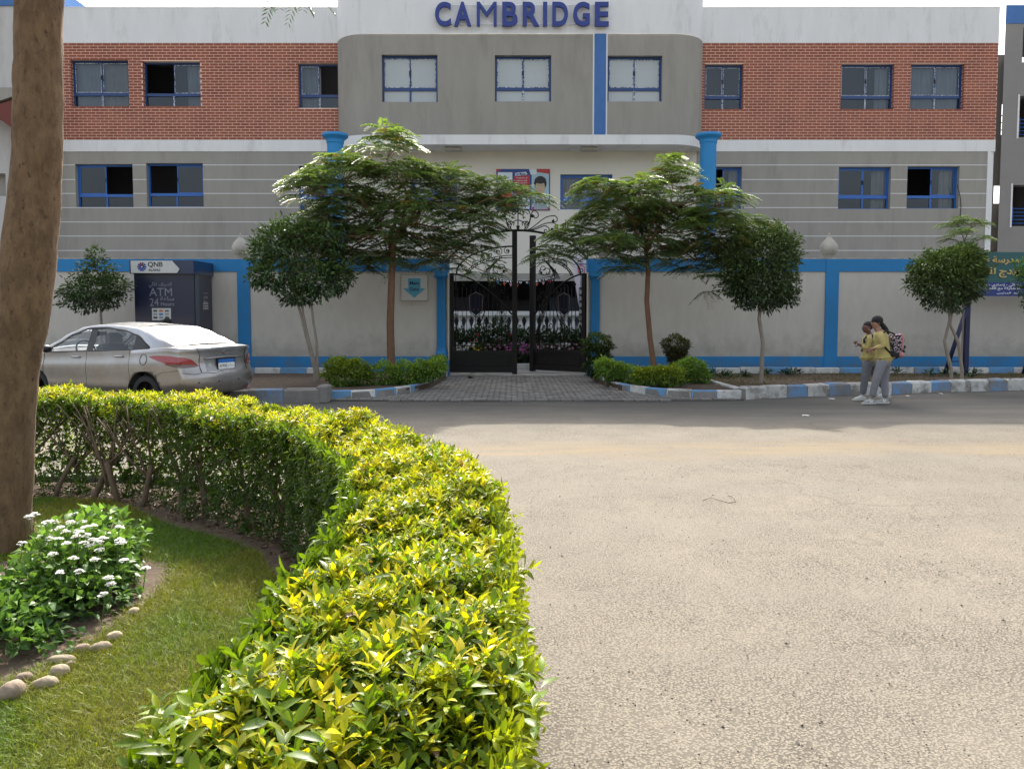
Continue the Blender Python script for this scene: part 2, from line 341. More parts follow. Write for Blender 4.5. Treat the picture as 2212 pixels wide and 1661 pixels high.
# ------------------------------------------------------------ ground, road
def roadmat():
    m = bpy.data.materials.new('dusty_asphalt'); m.use_nodes = True; t = m.node_tree; b = t.nodes['Principled BSDF']; b.inputs['Roughness'].default_value = .9
    b.inputs['Specular IOR Level'].default_value = .25
    tc = N(t, 'ShaderNodeTexCoord')
    def noise(s, d=5, r=.6, st=None):
        n = N(t, 'ShaderNodeTexNoise'); n.inputs['Scale'].default_value = s; n.inputs['Detail'].default_value = d; n.inputs['Roughness'].default_value = r
        if st:
            mp = N(t, 'ShaderNodeMapping'); mp.inputs['Scale'].default_value = st; t.links.new(tc.outputs['Object'], mp.inputs[0]); t.links.new(mp.outputs[0], n.inputs['Vector'])
        else: t.links.new(tc.outputs['Object'], n.inputs['Vector'])
        return n.outputs[0]
    def rng(x, a, b_, c=0, d=1):
        n = N(t, 'ShaderNodeMapRange'); n.inputs[1].default_value = a; n.inputs[2].default_value = b_; n.inputs[3].default_value = c; n.inputs[4].default_value = d; t.links.new(x, n.inputs[0]); return n.outputs[0]
    def mix(f, a, b_, bt='MIX'):
        n = N(t, 'ShaderNodeMix', data_type='RGBA', blend_type=bt)
        for k, v in ((0, f), (6, a), (7, b_)):
            if isinstance(v, tuple): n.inputs[k].default_value = (*v, 1)
            elif isinstance(v, float): n.inputs[k].default_value = v
            else: t.links.new(v, n.inputs[k])
        return n.outputs[2]
    base = mix(rng(noise(.55, 6, .6), .38, .62), (.212, .190, .152), (.236, .210, .166))
    base = mix(rng(noise(.28, 4, .6), .50, .72), base, (.188, .171, .140))
    base = mix(rng(noise(38, 3, .75), .35, .65, 0, .45), base, (.14, .124, .10))
    # aggregate: small stones and pits
    vo = N(t, 'ShaderNodeTexVoronoi'); vo.inputs['Scale'].default_value = 85; t.links.new(tc.outputs['Object'], vo.inputs['Vector'])
    pit = rng(vo.outputs['Distance'], .36, .62)
    pm = N(t, 'ShaderNodeMath', operation='MULTIPLY'); t.links.new(pit, pm.inputs[0]); t.links.new(rng(noise(1.3, 5, .7), .35, .68, .55, 1), pm.inputs[1])
    base = mix(pm.outputs[0], base, (.078, .068, .055))
    wh = N(t, 'ShaderNodeTexVoronoi'); wh.inputs['Scale'].default_value = 42; t.links.new(tc.outputs['Object'], wh.inputs['Vector'])
    base = mix(rng(wh.outputs['Distance'], .08, .16, .40, 0), base, (.30, .275, .225))
    # building shade painted into the far asphalt colour; drifted sand lies across the road
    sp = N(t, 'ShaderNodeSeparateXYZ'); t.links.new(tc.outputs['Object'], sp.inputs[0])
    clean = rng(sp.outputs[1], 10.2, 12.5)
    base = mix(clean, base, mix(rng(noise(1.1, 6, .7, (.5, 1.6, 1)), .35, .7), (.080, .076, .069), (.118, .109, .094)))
    # hairline cracks
    ce = N(t, 'ShaderNodeTexVoronoi', feature='DISTANCE_TO_EDGE'); ce.inputs['Scale'].default_value = .42
    wv = N(t, 'ShaderNodeVectorMath', operation='MULTIPLY_ADD'); nv = N(t, 'ShaderNodeTexNoise'); nv.inputs['Scale'].default_value = 1.6; nv.inputs['Detail'].default_value = 6
    t.links.new(tc.outputs['Object'], nv.inputs['Vector']); t.links.new(nv.outputs['Color'], wv.inputs[0]); wv.inputs[1].default_value = (.9, .9, 0); t.links.new(tc.outputs['Object'], wv.inputs[2]); t.links.new(wv.outputs[0], ce.inputs['Vector'])
    cm_ = N(t, 'ShaderNodeMath', operation='MULTIPLY'); t.links.new(rng(ce.outputs['Distance'], .0015, .0045, .45, 0), cm_.inputs[0]); t.links.new(rng(noise(.5, 3), .50, .58), cm_.inputs[1])
    base = mix(cm_.outputs[0], base, (.07, .06, .05))
    # faint tyre-polished lanes running along the road
    base = mix(rng(noise(1.0, 4, .55, (.05, 1.1, 1)), .50, .66, 0, .35), base, (.165, .150, .126))
    ds = N(t, 'ShaderNodeMath', operation='MULTIPLY_ADD'); ds.inputs[1].default_value = 1.9; t.links.new(noise(.7, 6, .65, (.5, 1, 1)), ds.inputs[0]); t.links.new(sp.outputs[1], ds.inputs[2])
    s1 = rng(ds.outputs[0], 9.4, 9.75); s2 = rng(ds.outputs[0], 10.75, 10.15)
    sm = N(t, 'ShaderNodeMath', operation='MULTIPLY'); t.links.new(s1, sm.inputs[0]); t.links.new(s2, sm.inputs[1])
    sm2 = N(t, 'ShaderNodeMath', operation='MULTIPLY'); t.links.new(sm.outputs[0], sm2.inputs[0]); t.links.new(rng(noise(2.2, 6, .7, (.35, 2.2, 1)), .38, .60, .10, .95), sm2.inputs[1])
    base = mix(sm2.outputs[0], base, mix(noise(9, 5, .7, (.5, 2, 1)), (.225, .180, .118), (.165, .128, .080)))
    t.links.new(base, b.inputs['Base Color'])
    bp = N(t, 'ShaderNodeBump'); bp.inputs['Strength'].default_value = .6; bp.inputs['Distance'].default_value = .004
    hh = N(t, 'ShaderNodeMath', operation='SUBTRACT'); t.links.new(noise(70, 4, .7), hh.inputs[0]); t.links.new(pm.outputs[0], hh.inputs[1])
    t.links.new(hh.outputs[0], bp.inputs['Height']); t.links.new(bp.outputs[0], b.inputs['Normal'])
    return m
M_road = roadmat()
mb = MB()
# gently uneven sheet near the camera, flat to the horizon
nx, ny = 120, 120; vs = []; fs = []
for j in range(ny + 1):
    for i in range(nx + 1):
        x = -14 + 28 * i / nx; y = -4 + 22 * j / ny
        e = min(1, min(x + 14, 14 - x, y + 4, 18 - y) / 2)
        vs.append((x, y, -.004 + e * (.012 * mnoise.noise(Vector((x * .5, y * .5, 0))) - .003)))
for j in range(ny):
    for i in range(nx): a = j * (nx + 1) + i; fs.append((a, a + 1, a + nx + 2, a + nx + 1))
mb.add(vs, fs, M_road, True)
for (x0, x1, y0, y1) in ((-300, -14, -300, 300), (14, 300, -300, 300), (-14, 14, -300, -4), (-14, 14, 18, 300)):
    mb.quad([(x0, y0, -.004), (x1, y0, -.004), (x1, y1, -.004), (x0, y1, -.004)], M_road)
mb.build('road', fixn=False, kind='structure')

# ------------------------------------------------------------ school building
YW = 26.0; YB = 24.95; SX0, SX1 = at(113, 300, YW).x, at(2150, 300, YW).x
def zz(py, Y): return at(1106, py, Y).z
def xx(px, Y): return at(px, 600, Y).x
BX0, BX1 = xx(737, YW), xx(1509, YW)
Z_PAR = zz(18, YW); Z_BT = zz(94, YW); Z_BB = zz(303, YW); Z_WB = zz(328, YW); Z_GF = zz(591, YW)
school = thing('school_building', 'grey and white three-storey school with red brick bands and blue window frames', 'building', (0, YW, 0))
def wallgrid(mb, x0, x1, z0, z1, Y, holes, m, depth=.22, mrev=None):
    xs = sorted({x0, x1} | {min(max(h[k], x0), x1) for h in holes for k in (0, 2)}); zs = sorted({z0, z1} | {min(max(h[k], z0), z1) for h in holes for k in (1, 3)})
    for a, b in zip(xs, xs[1:]):
        for c, d in zip(zs, zs[1:]):
            mx, mz = (a + b) / 2, (c + d) / 2
            if any(h[0] < mx < h[2] and h[1] < mz < h[3] for h in holes): continue
            mb.quad([(a, Y, c), (b, Y, c), (b, Y, d), (a, Y, d)], m)
    for h in holes:
        a, c, b, d = h; y2 = Y + depth; mr = mrev or m
        for q in (((a, Y, c), (a, y2, c), (a, y2, d), (a, Y, d)), ((b, Y, c), (b, Y, d), (b, y2, d), (b, y2, c)), ((a, Y, d), (a, y2, d), (b, y2, d), (b, Y, d)), ((a, Y, c), (b, Y, c), (b, y2, c), (a, y2, c))):
            mb.quad(list(q), mr)
def rect(p, Y): # pixel rect -> x0,z0,x1,z1
    a = at(p[0], p[3], Y); b = at(p[2], p[1], Y); return (a.x, a.z, b.x, b.z)
WIN = {  # px rect, left pane, right pane, frame, label
 'UL': [((155, 129, 277, 232), 'curt', 'curtl'), ((310, 133, 432, 232), 'open', 'half'), ((645, 137, 731, 234), 'curt', 'open')],
 'LL': [((165, 355, 286, 449), 'clear', 'open'), ((318, 353, 438, 447), 'open', 'clear'), ((647, 359, 722, 453), 'half', 'half')],
 'UR': [((1521, 139, 1606, 238), 'dark', 'dark'), ((1815, 138, 1933, 238), 'dark', 'half'), ((1965, 138, 2084, 237), 'curt', 'curt')],
 'LR': [((1524, 361, 1603, 452), 'open', 'half'), ((1810, 361, 1925, 452), 'dark', 'half'), ((1958, 360, 2073, 451), 'open', 'half')],
 'CU': [((825, 119, 945, 221), 'frost', 'frost'), ((1069, 120, 1191, 220), 'frost', 'frost'), ((1312, 121, 1431, 220), 'frost', 'frost')],
 'CL': [((1210, 377, 1323, 453), 'curtd', 'glass'), ((890, 377, 988, 453), 'frost', 'glass')]}
def hl(k, Y): return [rect(w_[0], Y) for w_ in WIN[k]]

# wings: brick bands, white bands, striped lower walls, parapets
def brickwork(x0, x1, z0, z1, Y, holes, side):
    """returns list of (x, z, w, h) cells"""
    P, H, g = .2835, (z1 - z0) / 34, .024; cells = []
    for r in range(34):
        z = z0 + r * H; x = x0 - (P / 2 if r % 2 else 0) - P * .3
        while x < x1:
            segs = [(max(x + g / 2, x0), min(x + P - g / 2, x1))]; x += P
            for h in holes:
                if h[1] < z + H * .5 < h[3]:
                    ns = []
                    for a, b in segs:
                        if b <= h[0] or a >= h[2]: ns.append((a, b))
                        else:
                            if a < h[0]: ns.append((a, h[0]))
                            if b > h[2]: ns.append((h[2], b))
                    segs = ns
            for a, b in segs:
                if b - a > .03: cells.append((a, z + g / 2, b - a, H - g))
    return cells
cells = []
for nm, x0, x1, ku, kl in (('l', SX0, BX0 + .6, 'UL', 'LL'), ('r', BX1 - .6, SX1, 'UR', 'LR')):
    up = hl(ku, YW); lo = hl(kl, YW)
    mb = MB(); wallgrid(mb, x0, x1, Z_BB, Z_BT, YW, up, M_mortar); mb.build('brick_band', school)
    cells += [c + (nm,) for c in brickwork(x0, x1, Z_BB, Z_BT, YW, up, nm)]
    for h in up:   # bricks returning into the window reveals
        H = (Z_BT - Z_BB) / 34; z = Z_BB; r = 0
        while z < h[3]:
            if z + H * .5 > h[1]:
                for xr in (h[0], h[2]): cells.append((xr, max(z + .01, h[1]), -(.2 if r % 2 else .11), H - .02, 'rev'))
            z += H; r += 1
    mb = MB(); wallgrid(mb, x0, x1, Z_BT, Z_PAR, YW - .012, [], M_white); mb.box((x0, YW - .02, Z_PAR), (x1, YW + .22, Z_PAR + .03), M_white)
    mb.box((x0, YW + .001, Z_BT), (x1, YW + .2, Z_PAR), M_white); mb.build('parapet', school)
    mb = MB(); mb.box((x0, YW - .02, Z_WB), (x1, YW + .1, Z_BB), M_white)
    xs0, xs1 = (SX0 - .0, xx(127, YW)) if nm == 'l' else (xx(2124, YW), SX1 - .12)
    mb.box((xs0, YW - .018, 0), (xs1, YW + .05, Z_WB), M_white); mb.build('white_band', school)
    a0, a1 = (xs1, BX0 + .25) if nm == 'l' else (BX1 - .12, xs0)
    mb = MB(); wallgrid(mb, a0, a1, 0, Z_WB, YW, lo, M_grey); mb.build('grey_wall', school)
    for py in (357, 388.5, 418.5, 449, 480, 510.5, 541.5, 573, 605):
        z = zz(py, YW); segs = [(a0, a1)]
        for h in lo:
            if h[1] < z < h[3]:
                segs = [s_ for a, b in segs for s_ in (((a, h[0]), (h[2], b)) if a < h[0] < b else ((a, b),)) if s_[1] - s_[0] > .02]
        for a, b in segs: mb = MB(); mb.box((a, YW - .005, z - .011), (b, YW + .01, z + .011), M_whitel); mb.build('stripe', school)
ub = MB(); ub.box((0, 0, 0), ((.2835 - .024), .02, 1), M_brick)
std = None; full = sorted([c for c in cells if c[4] != 'rev' and abs(c[2] - (.2835 - .024)) < .002], key=lambda c: abs(c[0]) + c[1] * .6)[:300]
fs_ = set(id(c) for c in full)
for c in full:
    if std is None: b_ = MB(); b_.bbox((0, 0, 0), (c[2], .02, c[3]), M_brick, .003); o = b_.build('brick', school, local=True); std = o.data; o.location = (c[0], -.014, c[1])
    else: link(std, 'brick', school, (c[0], -.014, c[1]))
mb = MB()
for c in cells:
    if id(c) in fs_: continue
    if c[4] == 'rev':
        s_ = .008; mb.box((c[0] - s_, YW + .005, c[1]), (c[0] + s_, YW - c[2], c[1] + c[3]), M_brick)
    else: mb.box((c[0], YW - .014, c[1]), (c[0] + c[2], YW + .004, c[1] + c[3]), M_brick)
mb.build('brickwork', school, fixn=False, kind='stuff')

# projecting centre bay with rounded corners
RX, RY = 1.15, YW - YB
def curve_pts(n=14):
    p = []
    for i in range(n + 1): a = math.pi / 2 * i / n; p.append((BX0 + RX - RX * math.cos(a), YW - RY * math.sin(a)))
    q = [(BX1 - RX + RX * math.sin(math.pi / 2 * i / n), YW - RY * math.cos(math.pi / 2 * i / n)) for i in range(n + 1)]
    return p, q
def bayband(mb, z0, z1, m, off=0.0, holes=()):
    p, q = curve_pts()
    for pts in (p, q):
        for (a, b) in zip(pts, pts[1:]): mb.add([(a[0], a[1] - off, z0), (b[0], b[1] - off, z0), (b[0], b[1] - off, z1), (a[0], a[1] - off, z1)], [(0, 1, 2, 3)], m, True)
    wallgrid(mb, BX0 + RX, BX1 - RX, z0, z1, YB - off, list(holes), m)
ZG0, ZG1, ZS0 = zz(292, YB), zz(74, YB), zz(313, YB)
mb = MB(); bayband(mb, ZG0, ZG1, M_grey, 0, hl('CU', YB)); mb.build('bay_wall', school, fixn=False)
mb = MB(); bayband(mb, ZG1, Z_PAR + .12, M_white, .012); mb.build('bay_parapet', school, fixn=False)
mb = MB(); bayband(mb, ZS0, ZG0, M_white, .03)
p, q = curve_pts(); pl = [(x, y - .03) for x, y in p + q]
mb.add([(x, y, ZS0) for x, y in pl], [tuple(range(len(pl)))], M_white); mb.build('bay_soffit', school, fixn=False)
mb = MB(); mb.add([(x, y, Z_PAR + .12) for x, y in pl] , [tuple(range(len(pl)))], M_white)
mb.box((SX0, YW + .22, Z_PAR - .9), (SX1, YW + 11, Z_PAR - .75), M_white); mb.box((SX0, YW + 11, 0), (SX1, YW + 11.2, Z_PAR), M_grey)
mb.box((SX0, YW + .06, 0), (SX0 + .2, YW + 11, Z_PAR), M_grey); mb.box((SX1 - .2, YW + .06, 0), (SX1, YW + 11, Z_PAR), M_white)
mb.box((SX0 + .2, YW + .3, zz(315, YW)), (SX1 - .2, YW + 11, zz(305, YW)), M_dark); mb.box((SX0 + .2, YW + .3, Z_GF + .02), (SX1 - .2, YW + 11, Z_GF + .2), M_cream)
mb.box((SX0 + .2, YW + 3.2, Z_GF + .2), (SX1 - .2, YW + 3.4, Z_PAR - .9), mat('room_wall', (.13, .13, .165), .9))
mb.build('roof', school)
mb = MB(); x0, x1 = xx(1281, YB), xx(1306, YB); mb.box((x0 - .045, YB - .012, ZG0), (x1 + .045, YB + .01, ZG1), M_whitel); mb.box((x0, YB - .02, ZG0), (x1, YB - .011, ZG1), M_stripe); mb.build('blue_stripe', school)
# white wall under the bay, open ground floor with dark porch
mb = MB(); wallgrid(mb, BX0 + .25, BX1 - .12, Z_GF, ZS0 + .3, YW + .004, hl('CL', YW + .004), M_cream); mb.build('white_wall', school)
mb = MB(); mb.box((BX0 + .25, YW + .01, Z_GF - .25), (BX1 - .12, YW + .3, Z_GF - .001), M_grey)
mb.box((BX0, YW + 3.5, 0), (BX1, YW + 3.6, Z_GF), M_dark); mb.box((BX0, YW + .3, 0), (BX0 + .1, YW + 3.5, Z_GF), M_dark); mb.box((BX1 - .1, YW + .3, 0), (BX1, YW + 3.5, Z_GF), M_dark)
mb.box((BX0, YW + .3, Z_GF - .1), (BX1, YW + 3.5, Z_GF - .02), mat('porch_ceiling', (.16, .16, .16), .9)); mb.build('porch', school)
for px in (980, 1273):
    mb = MB(); c = at(px, 320, YB + .45); mb.bbox((c.x - .27, YB + .28, ZS0 - .10), (c.x + .27, YB + .62, ZS0 - .002), mat('lamp_housing', (.42, .41, .36), .6), .02); mb.build('ceiling_lamp', school)
mb = MB(); b = at(1360, 457, YW - .15)
mb.bbox((b.x - .42, YW - .3, b.z - .52), (b.x + .42, YW, b.z), mat('unit_case', (.55, .55, .52), .6), .02); mb.tube([(b.x, YW - .305, b.z - .27 + .0001)] * 1 + [(b.x, YW - .31, b.z - .27)], .2, M_dark, 16); mb.build('air_conditioner', school)

def window(px, Y, lp, rp, light, film, rev=.15):
    x0, z0, x1, z1 = rect(px, Y); y = Y + rev; fm = M_framel if light else M_frame; t = .055
    zt = z0 + (z1 - z0) * .29; xm = (x0 + x1) / 2
    f = MB()
    f.box((x0, y, z0), (x0 + t, y + .07, z1), fm); f.box((x1 - t, y, z0), (x1, y + .07, z1), fm)
    f.box((x0 + t, y, z1 - t), (x1 - t, y + .07, z1), fm); f.box((x0 + t, y, z0), (x1 - t, y + .07, z0 + .035), fm)
    f.box((x0 + t, y - .012, zt - .045), (x1 - t, y + .07, zt + .045), fm); f.box((xm - .025, y, z0 + .035), (xm + .025, y + .06, zt - .045), M_film if film and random.random() < .6 else fm)
    wo_ = f.build('window', school)
    def pane(a, b, c, d, yy, m, nm='pane'): q = MB(); q.box((a, yy, c), (b, yy + .006, d), m); q.build(nm, wo_)
    def drape(a, b, c, d, m):
        q = MB(); n = max(6, int((b - a) / .03)); vs = []; fs = []
        for i in range(n + 1):
            x = a + (b - a) * i / n; yy = y + .18 + .035 * math.sin(i * 1.9) + .02 * math.sin(i * .7)
            vs += [(x, yy, c), (x, yy, d)]
        for i in range(n): fs.append((2 * i, 2 * i + 2, 2 * i + 3, 2 * i + 1))
        q.add(vs, fs, m, True); q.build('curtain', wo_, fixn=False)
    def inner(k, a, b):
        cm = M_curt2 if film else M_curt
        if k in ('curt', 'curtl'): drape(a, b - (.12 if k == 'curtl' else 0), z0, z1 - .08, cm if k == 'curt' else M_curt)
        if k == 'half': drape(a + (b - a) * .45, b - .03, z0, z1 - .08, cm)
        if k == 'curtd': drape(a, b, z0, z1 - .1, M_curt)
    for i, (k, a, b) in enumerate(((lp, x0 + t, xm), (rp, xm, x1 - t))):
        inner(k, a, b)
        if k == 'open': pane(a + .01, b, z0 + .035, zt - .045, y + .03, M_glass); continue
        # the sliding sash of this half
        yy = y + (.008 if i == 0 else .036); s = MB(); e = .038; A, B, Cz, D_ = a + .004, b - .002, zt + .046, z1 - t - .002
        sm = fm
        for q in (((A, yy, Cz), (A + e, yy + .026, D_)), ((B - e, yy, Cz), (B, yy + .026, D_)), ((A + e, yy, Cz), (B - e, yy + .026, Cz + e)), ((A + e, yy, D_ - e), (B - e, yy + .026, D_))): s.box(*q, sm)
        if film:
            g = .022
            for q in (((A + e - g, yy - .003, Cz + e - g), (A + e, yy, D_ - e + g)), ((B - e, yy - .003, Cz + e - g), (B - e + g, yy, D_ - e + g)), ((A + e, yy - .003, Cz + e - g), (B - e, yy, Cz + e)), ((A + e, yy - .003, D_ - e), (B - e, yy, D_ - e + g))): s.box(*q, M_film)
        s.build('sash', wo_)
        gm = M_frost if k == 'frost' else M_glass
        pane(A + e, B - e, Cz + e, D_ - e, yy + .01, gm); pane(a + (.0 if i == 0 else .03), b - (.03 if i == 0 else 0), z0 + .036, zt - .046, y + .03, gm)
        h = MB(); h.box((B - e * .8 if i == 0 else A + e * .2, yy - .018, (Cz + D_) / 2 - .07), (B - e * .3 if i == 0 else A + e * .7, yy - .004, (Cz + D_) / 2 + .07), M_iron); h.build('handle', wo_)
for k, Y, light, film in (('UL', YW, 0, 1), ('LL', YW, 1, 0), ('UR', YW, 0, 1), ('LR', YW, 1, 0), ('CU', YB, 0, 1), ('CL', YW + .004, 1, 0)):
    for px, lp, rp in WIN[k]: window(px, Y, lp, rp, light, film)

# sign letters on the parapet
sg = thing('rooftop_sign', 'large dark blue capital letters spelling CAMBRIDGE on the white parapet', 'sign', (0, YB, 9))
M_let = mat('sign_blue', (.012, .035, .22), .45)
LX = [(941, 975, 'C'), (987, 1031, 'A'), (1038, 1073, 'M'), (1086, 1118, 'B'), (1130, 1160, 'R'), (1172, 1184, 'I'), (1194, 1228, 'D'), (1240, 1279, 'G'), (1288, 1315, 'E')]
LX = [(940, 974, 'C'), (981, 1018, 'A'), (1030, 1073, 'M'), (1085, 1118, 'B'), (1129, 1165, 'R'), (1173, 1182, 'I'), (1193, 1227, 'D'), (1238, 1274, 'G'), (1285, 1315, 'E')]
for a, b, ch in LX:
    A = at(a, 58, YB - .16); B = at(b, 6, YB - .16); mb = MB()
    put_text(mb, ch, ((A.x + B.x) / 2, YB - .16, (A.z + B.z) / 2), B.z - A.z, M_let, bold=(0 if ch == 'M' else .028), extr=.05, width=B.x - A.x, res=6); mb.build('letter', sg, fixn=False)
for py in (12, 53):
    mb = MB(); A = at(945, py, YB - .08); B = at(1310, py, YB - .08); mb.tube([A, B], .012, M_white2, 5)
    for k in range(7): x = A.x + (B.x - A.x) * (k + .5) / 7; mb.tube([(x, YB - .08, A.z), (x, YB - .01, A.z)], .01, M_white2, 5)
    mb.build('rail', sg)
# poster under the bay
def poster():
    x0, z0, x1, z1 = rect((1072, 366, 1188, 455), YW); y = YW - .03
    t = thing('poster_board', 'large blue and red school poster with a dark-haired boy on its right half', 'poster', (0, YW, z0))
    b_ = MB(); b_.box((x0, y, z0), (x1, YW, z1), mat('poster_blue', (.02, .05, .22), .5)); b_.build('board', t)
    W = x1 - x0; H = z1 - z0; red = mat('poster_red', (.42, .03, .035), .5); wh = mat('poster_white', (.62, .70, .72), .5); sk = mat('poster_skin', (.47, .36, .24), .6); lb = mat('poster_pale_blue', (.36, .50, .56), .5)
    def P(u, v, k=1): return (x0 + u * W, y - .004 * k, z1 - v * H)
    g = MB()
    g.quad([P(0, 0), P(.11, 0), P(0, .08)], red); g.quad([P(.03, .08), P(.30, .08), P(.30, .52), P(.03, .52)], wh)
    g.quad([P(.35, .09), P(.55, .07), P(.58, .12), P(.55, .16), P(.35, .18)], wh); g.quad([P(.33, .17), P(.62, .15), P(.62, .60), P(.35, .60)], red)
    g.quad([P(.66, .02), P(.98, .02), P(.98, .98), P(.66, .98)], lb); g.quad([P(.61, 0, 2), P(.75, 0, 2), P(.75, .13, 2), P(.64, .14, 2)], wh)
    g.quad([P(.75, 0, 3), P(1, 0, 3), P(1, .12, 3), P(.75, .07, 3)], red); g.quad([P(.67, .92, 3), P(.82, .89, 3), P(.98, .92, 3), P(.98, .99, 3), P(.67, .99, 3)], red)
    g.quad([P(.04, .56), P(.30, .56), P(.30, .92), P(.04, .92)], red); g.quad([P(.36, .70), P(.62, .70), P(.62, .97), P(.36, .97)], wh)
    g.build('print', t, fixn=False)
    g = MB(); put_text(g, 'Our Mission', P(.455, .12, 3), .10, M_let, width=.35, bold=.02); put_text(g, 'To empower all', P(.47, .22, 3), .07, wh, width=.38)
    for k in range(5): put_text(g, ('students to think', 'create and grow', 'in a caring', 'community of', 'learners')[k], P(.48, .28 + .06 * k, 3), .055, wh, width=.36)
    put_text(g, 'Our Vision', P(.16, .2, 3), .07, M_let, width=.3)
    g.build('lettering', t, fixn=False)
    g = MB(); c = P(.82, .42, 4)
    def disc(cx, cz, rx, rz, m, k): g.add([(cx + rx * math.cos(a * math.pi / 12), y - .004 * k, cz + rz * math.sin(a * math.pi / 12)) for a in range(24)], [tuple(range(24))], m)
    g.quad([P(.70, .98, 4), P(.74, .70, 4), P(.90, .70, 4), P(.96, .98, 4)], mat('poster_shirt', (.30, .36, .42), .6))
    disc(c[0], c[2] + .10, .21, .24, mat('poster_hair', (.02, .018, .02), .6), 4); disc(c[0], c[2] - .04, .155, .24, sk, 5); disc(c[0], c[2] + .20, .19, .12, MATS['poster_hair'], 6)
    for s in (-1, 1): disc(c[0] + s * .06, c[2] + .03, .022, .010, MATS['poster_hair'], 6)
    disc(c[0], c[2] - .14, .05, .008, mat('poster_lip', (.35, .15, .12), .6), 6); g.build('portrait', t, fixn=False)
poster()
# free-standing blue columns in front of the bay
M_cap = M_bluecol
for px, lab in ((728, 'round blue column with wide capital behind the left acacia'), (1526, 'round blue column with wide capital behind the right acacia')):
    Y = 24.0; c = at(px, 600, Y); zt = zz(290, Y); t = thing('blue_column', lab, 'column', (c.x, Y, 0), 'blue columns before the centre bay')
    mb = MB(); mb.lathe([(0.27, 0), (.27, .15), (.245, .2), (.245, zt - .34), (.25, zt - .3)], (c.x, Y, 0), M_bluecol, 28); mb.build('shaft', t)
    mb = MB(); mb.lathe([(.25, zt - .30), (.27, zt - .28), (.27, zt - .25), (.25, zt - .24), (.31, zt - .16), (.36, zt - .12), (.40, zt - .085), (.40, zt - .05), (.385, zt - .04), (.385, zt - .005), (.36, zt), (0, zt)], (c.x, Y, 0), M_cap, 28); mb.build('capital', t)

# ------------------------------------------------------------ neighbours
M_nb = mat('neighbour_render', (.27, .255, .24), .9, (.24, .23, .215), 1.0, .6, .2, 60); M_nbd = mat('neighbour_dark_render', (.13, .125, .12), .9, (.11, .105, .10), 1.0, .6)
t = thing('neighbour_tower', 'tall grey building with blue top edge beyond the right end of the school', 'building', (0, 31, 0)); Y = 30.0
a = at(2163, 300, Y); X0 = a.x; X1 = X0 + 9; zt = zz(12, Y); zb = zz(52, Y)
hs = []
for (px, y0, y1) in ((2199, 208, 297), (2184, 400, 489), (2208, 60, 135)):
    q = at(px, y1, Y); q2 = at(px, y0, Y); hs.append((q.x, q.z, q.x + 1.5, q2.z))
hs[2] = (hs[2][0], hs[2][1], hs[2][0] + 1.2, hs[2][3])
mb = MB(); wallgrid(mb, X0, X1, 0, zb, Y, hs, M_nb, .5); wallgrid(mb, X0, X1, zb, zt, Y - .02, [], M_stripe)
mb.quad([(X0, Y, 0), (X0 + 6.8, Y + 10, 0), (X0 + 6.8, Y + 10, zt), (X0, Y, zt)], M_nb); mb.box((X0 + 4.4, Y + 6, 0), (X1, Y + 6.2, zt - .5), M_nbd)
mb.quad([(X0, Y, zt), (X1, Y, zt), (X1, Y + 6, zt), (X0 + 4.1, Y + 6, zt)], M_nb)
for h in hs:
    sp_ = [(X0 + .2, Y + .3), (X1, Y + .3), (X1, Y + 6), (X0 + 4.3, Y + 6)]
    mb.add([(p_[0], p_[1], h[1] - .2) for p_ in sp_] + [(p_[0], p_[1], h[1] - .01) for p_ in sp_], [(0, 3, 2, 1), (4, 5, 6, 7), (0, 1, 5, 4), (3, 0, 4, 7)], M_nbd)
mb.build('wall', t)
for i, h in enumerate(hs[:2]):
    mb = MB(); mb.box((h[0] - .06, Y - .03, h[1] - .05), (h[0], Y + .1, h[3] + .05), M_white); mb.build('trim', t)
    mb = MB()
    for k in range(5): mb.tube([(h[0] + .05, Y + .1, h[1] + .12 + k * .14), (h[2] + 2, Y + .1, h[1] + .12 + k * .14)], .018, M_framel, 5)
    for k in range(4): mb.tube([(h[0] + .1 + k * .5, Y + .1, h[1]), (h[0] + .1 + k * .5, Y + .1, h[1] + .75)], .02, M_framel, 5)
    mb.build('railing', t)
t = thing('link_building', 'narrow dark grey link block with open stair landings between school and tower', 'building', (0, 34, 0)); Y = 33.0
x0, x1 = xx(2130, Y), X0 + 2.6; mb = MB()
hs = [(xx(2151, Y), zz(292, Y), x1 - .3, zz(222, Y)), (xx(2140, Y), zz(440, Y), x1 - .3, zz(400, Y))]
wallgrid(mb, x0, x1, 0, zz(119, Y), Y, hs, M_nbd, .3); mb.box((x0, Y + 3, 0), (x1, Y + 3.1, zz(119, Y)), M_cream); mb.box((x0, Y + .3, zz(119, Y)), (x1, Y + 3, zz(119, Y) + .1), M_nbd); mb.build('wall', t)
mb = MB()
for k in range(3): mb.tube([(hs[0][0], Y, hs[0][1] + .2 + k * .3), (hs[0][2], Y, hs[0][1] + .2 + k * .3)], .025, M_iron, 5)
mb.build('railing', t)
t = thing('side_building', 'pale building with blue top and red sloping soffit at the left edge', 'building', (-17, 25.7, 0)); Y = 25.7
x1 = xx(104, Y); x0 = x1 - 8; mb = MB(); wallgrid(mb, x0, x1, 0, zz(14, Y), Y, [(xx(-90, Y), zz(424, Y), xx(20, Y), zz(375, Y))], mat('side_render', (.52, .51, .49), .9, (.46, .45, .43), 1.0, .8, .2, 60, stretch=(1.5, 1, .4), col3=(.36, .35, .33), scale3=.8, lo3=.5, hi3=.8), .3)
mb.box((x0, Y + .32, 0), (x1 - .02, Y + 9, zz(14, Y)), M_grey); mb.build('wall', t)
mb = MB(); mb.box((x0, Y - .05, zz(14, Y)), (x1, Y + 9, zz(-60, Y)), M_stripe); mb.build('roof_band', t)
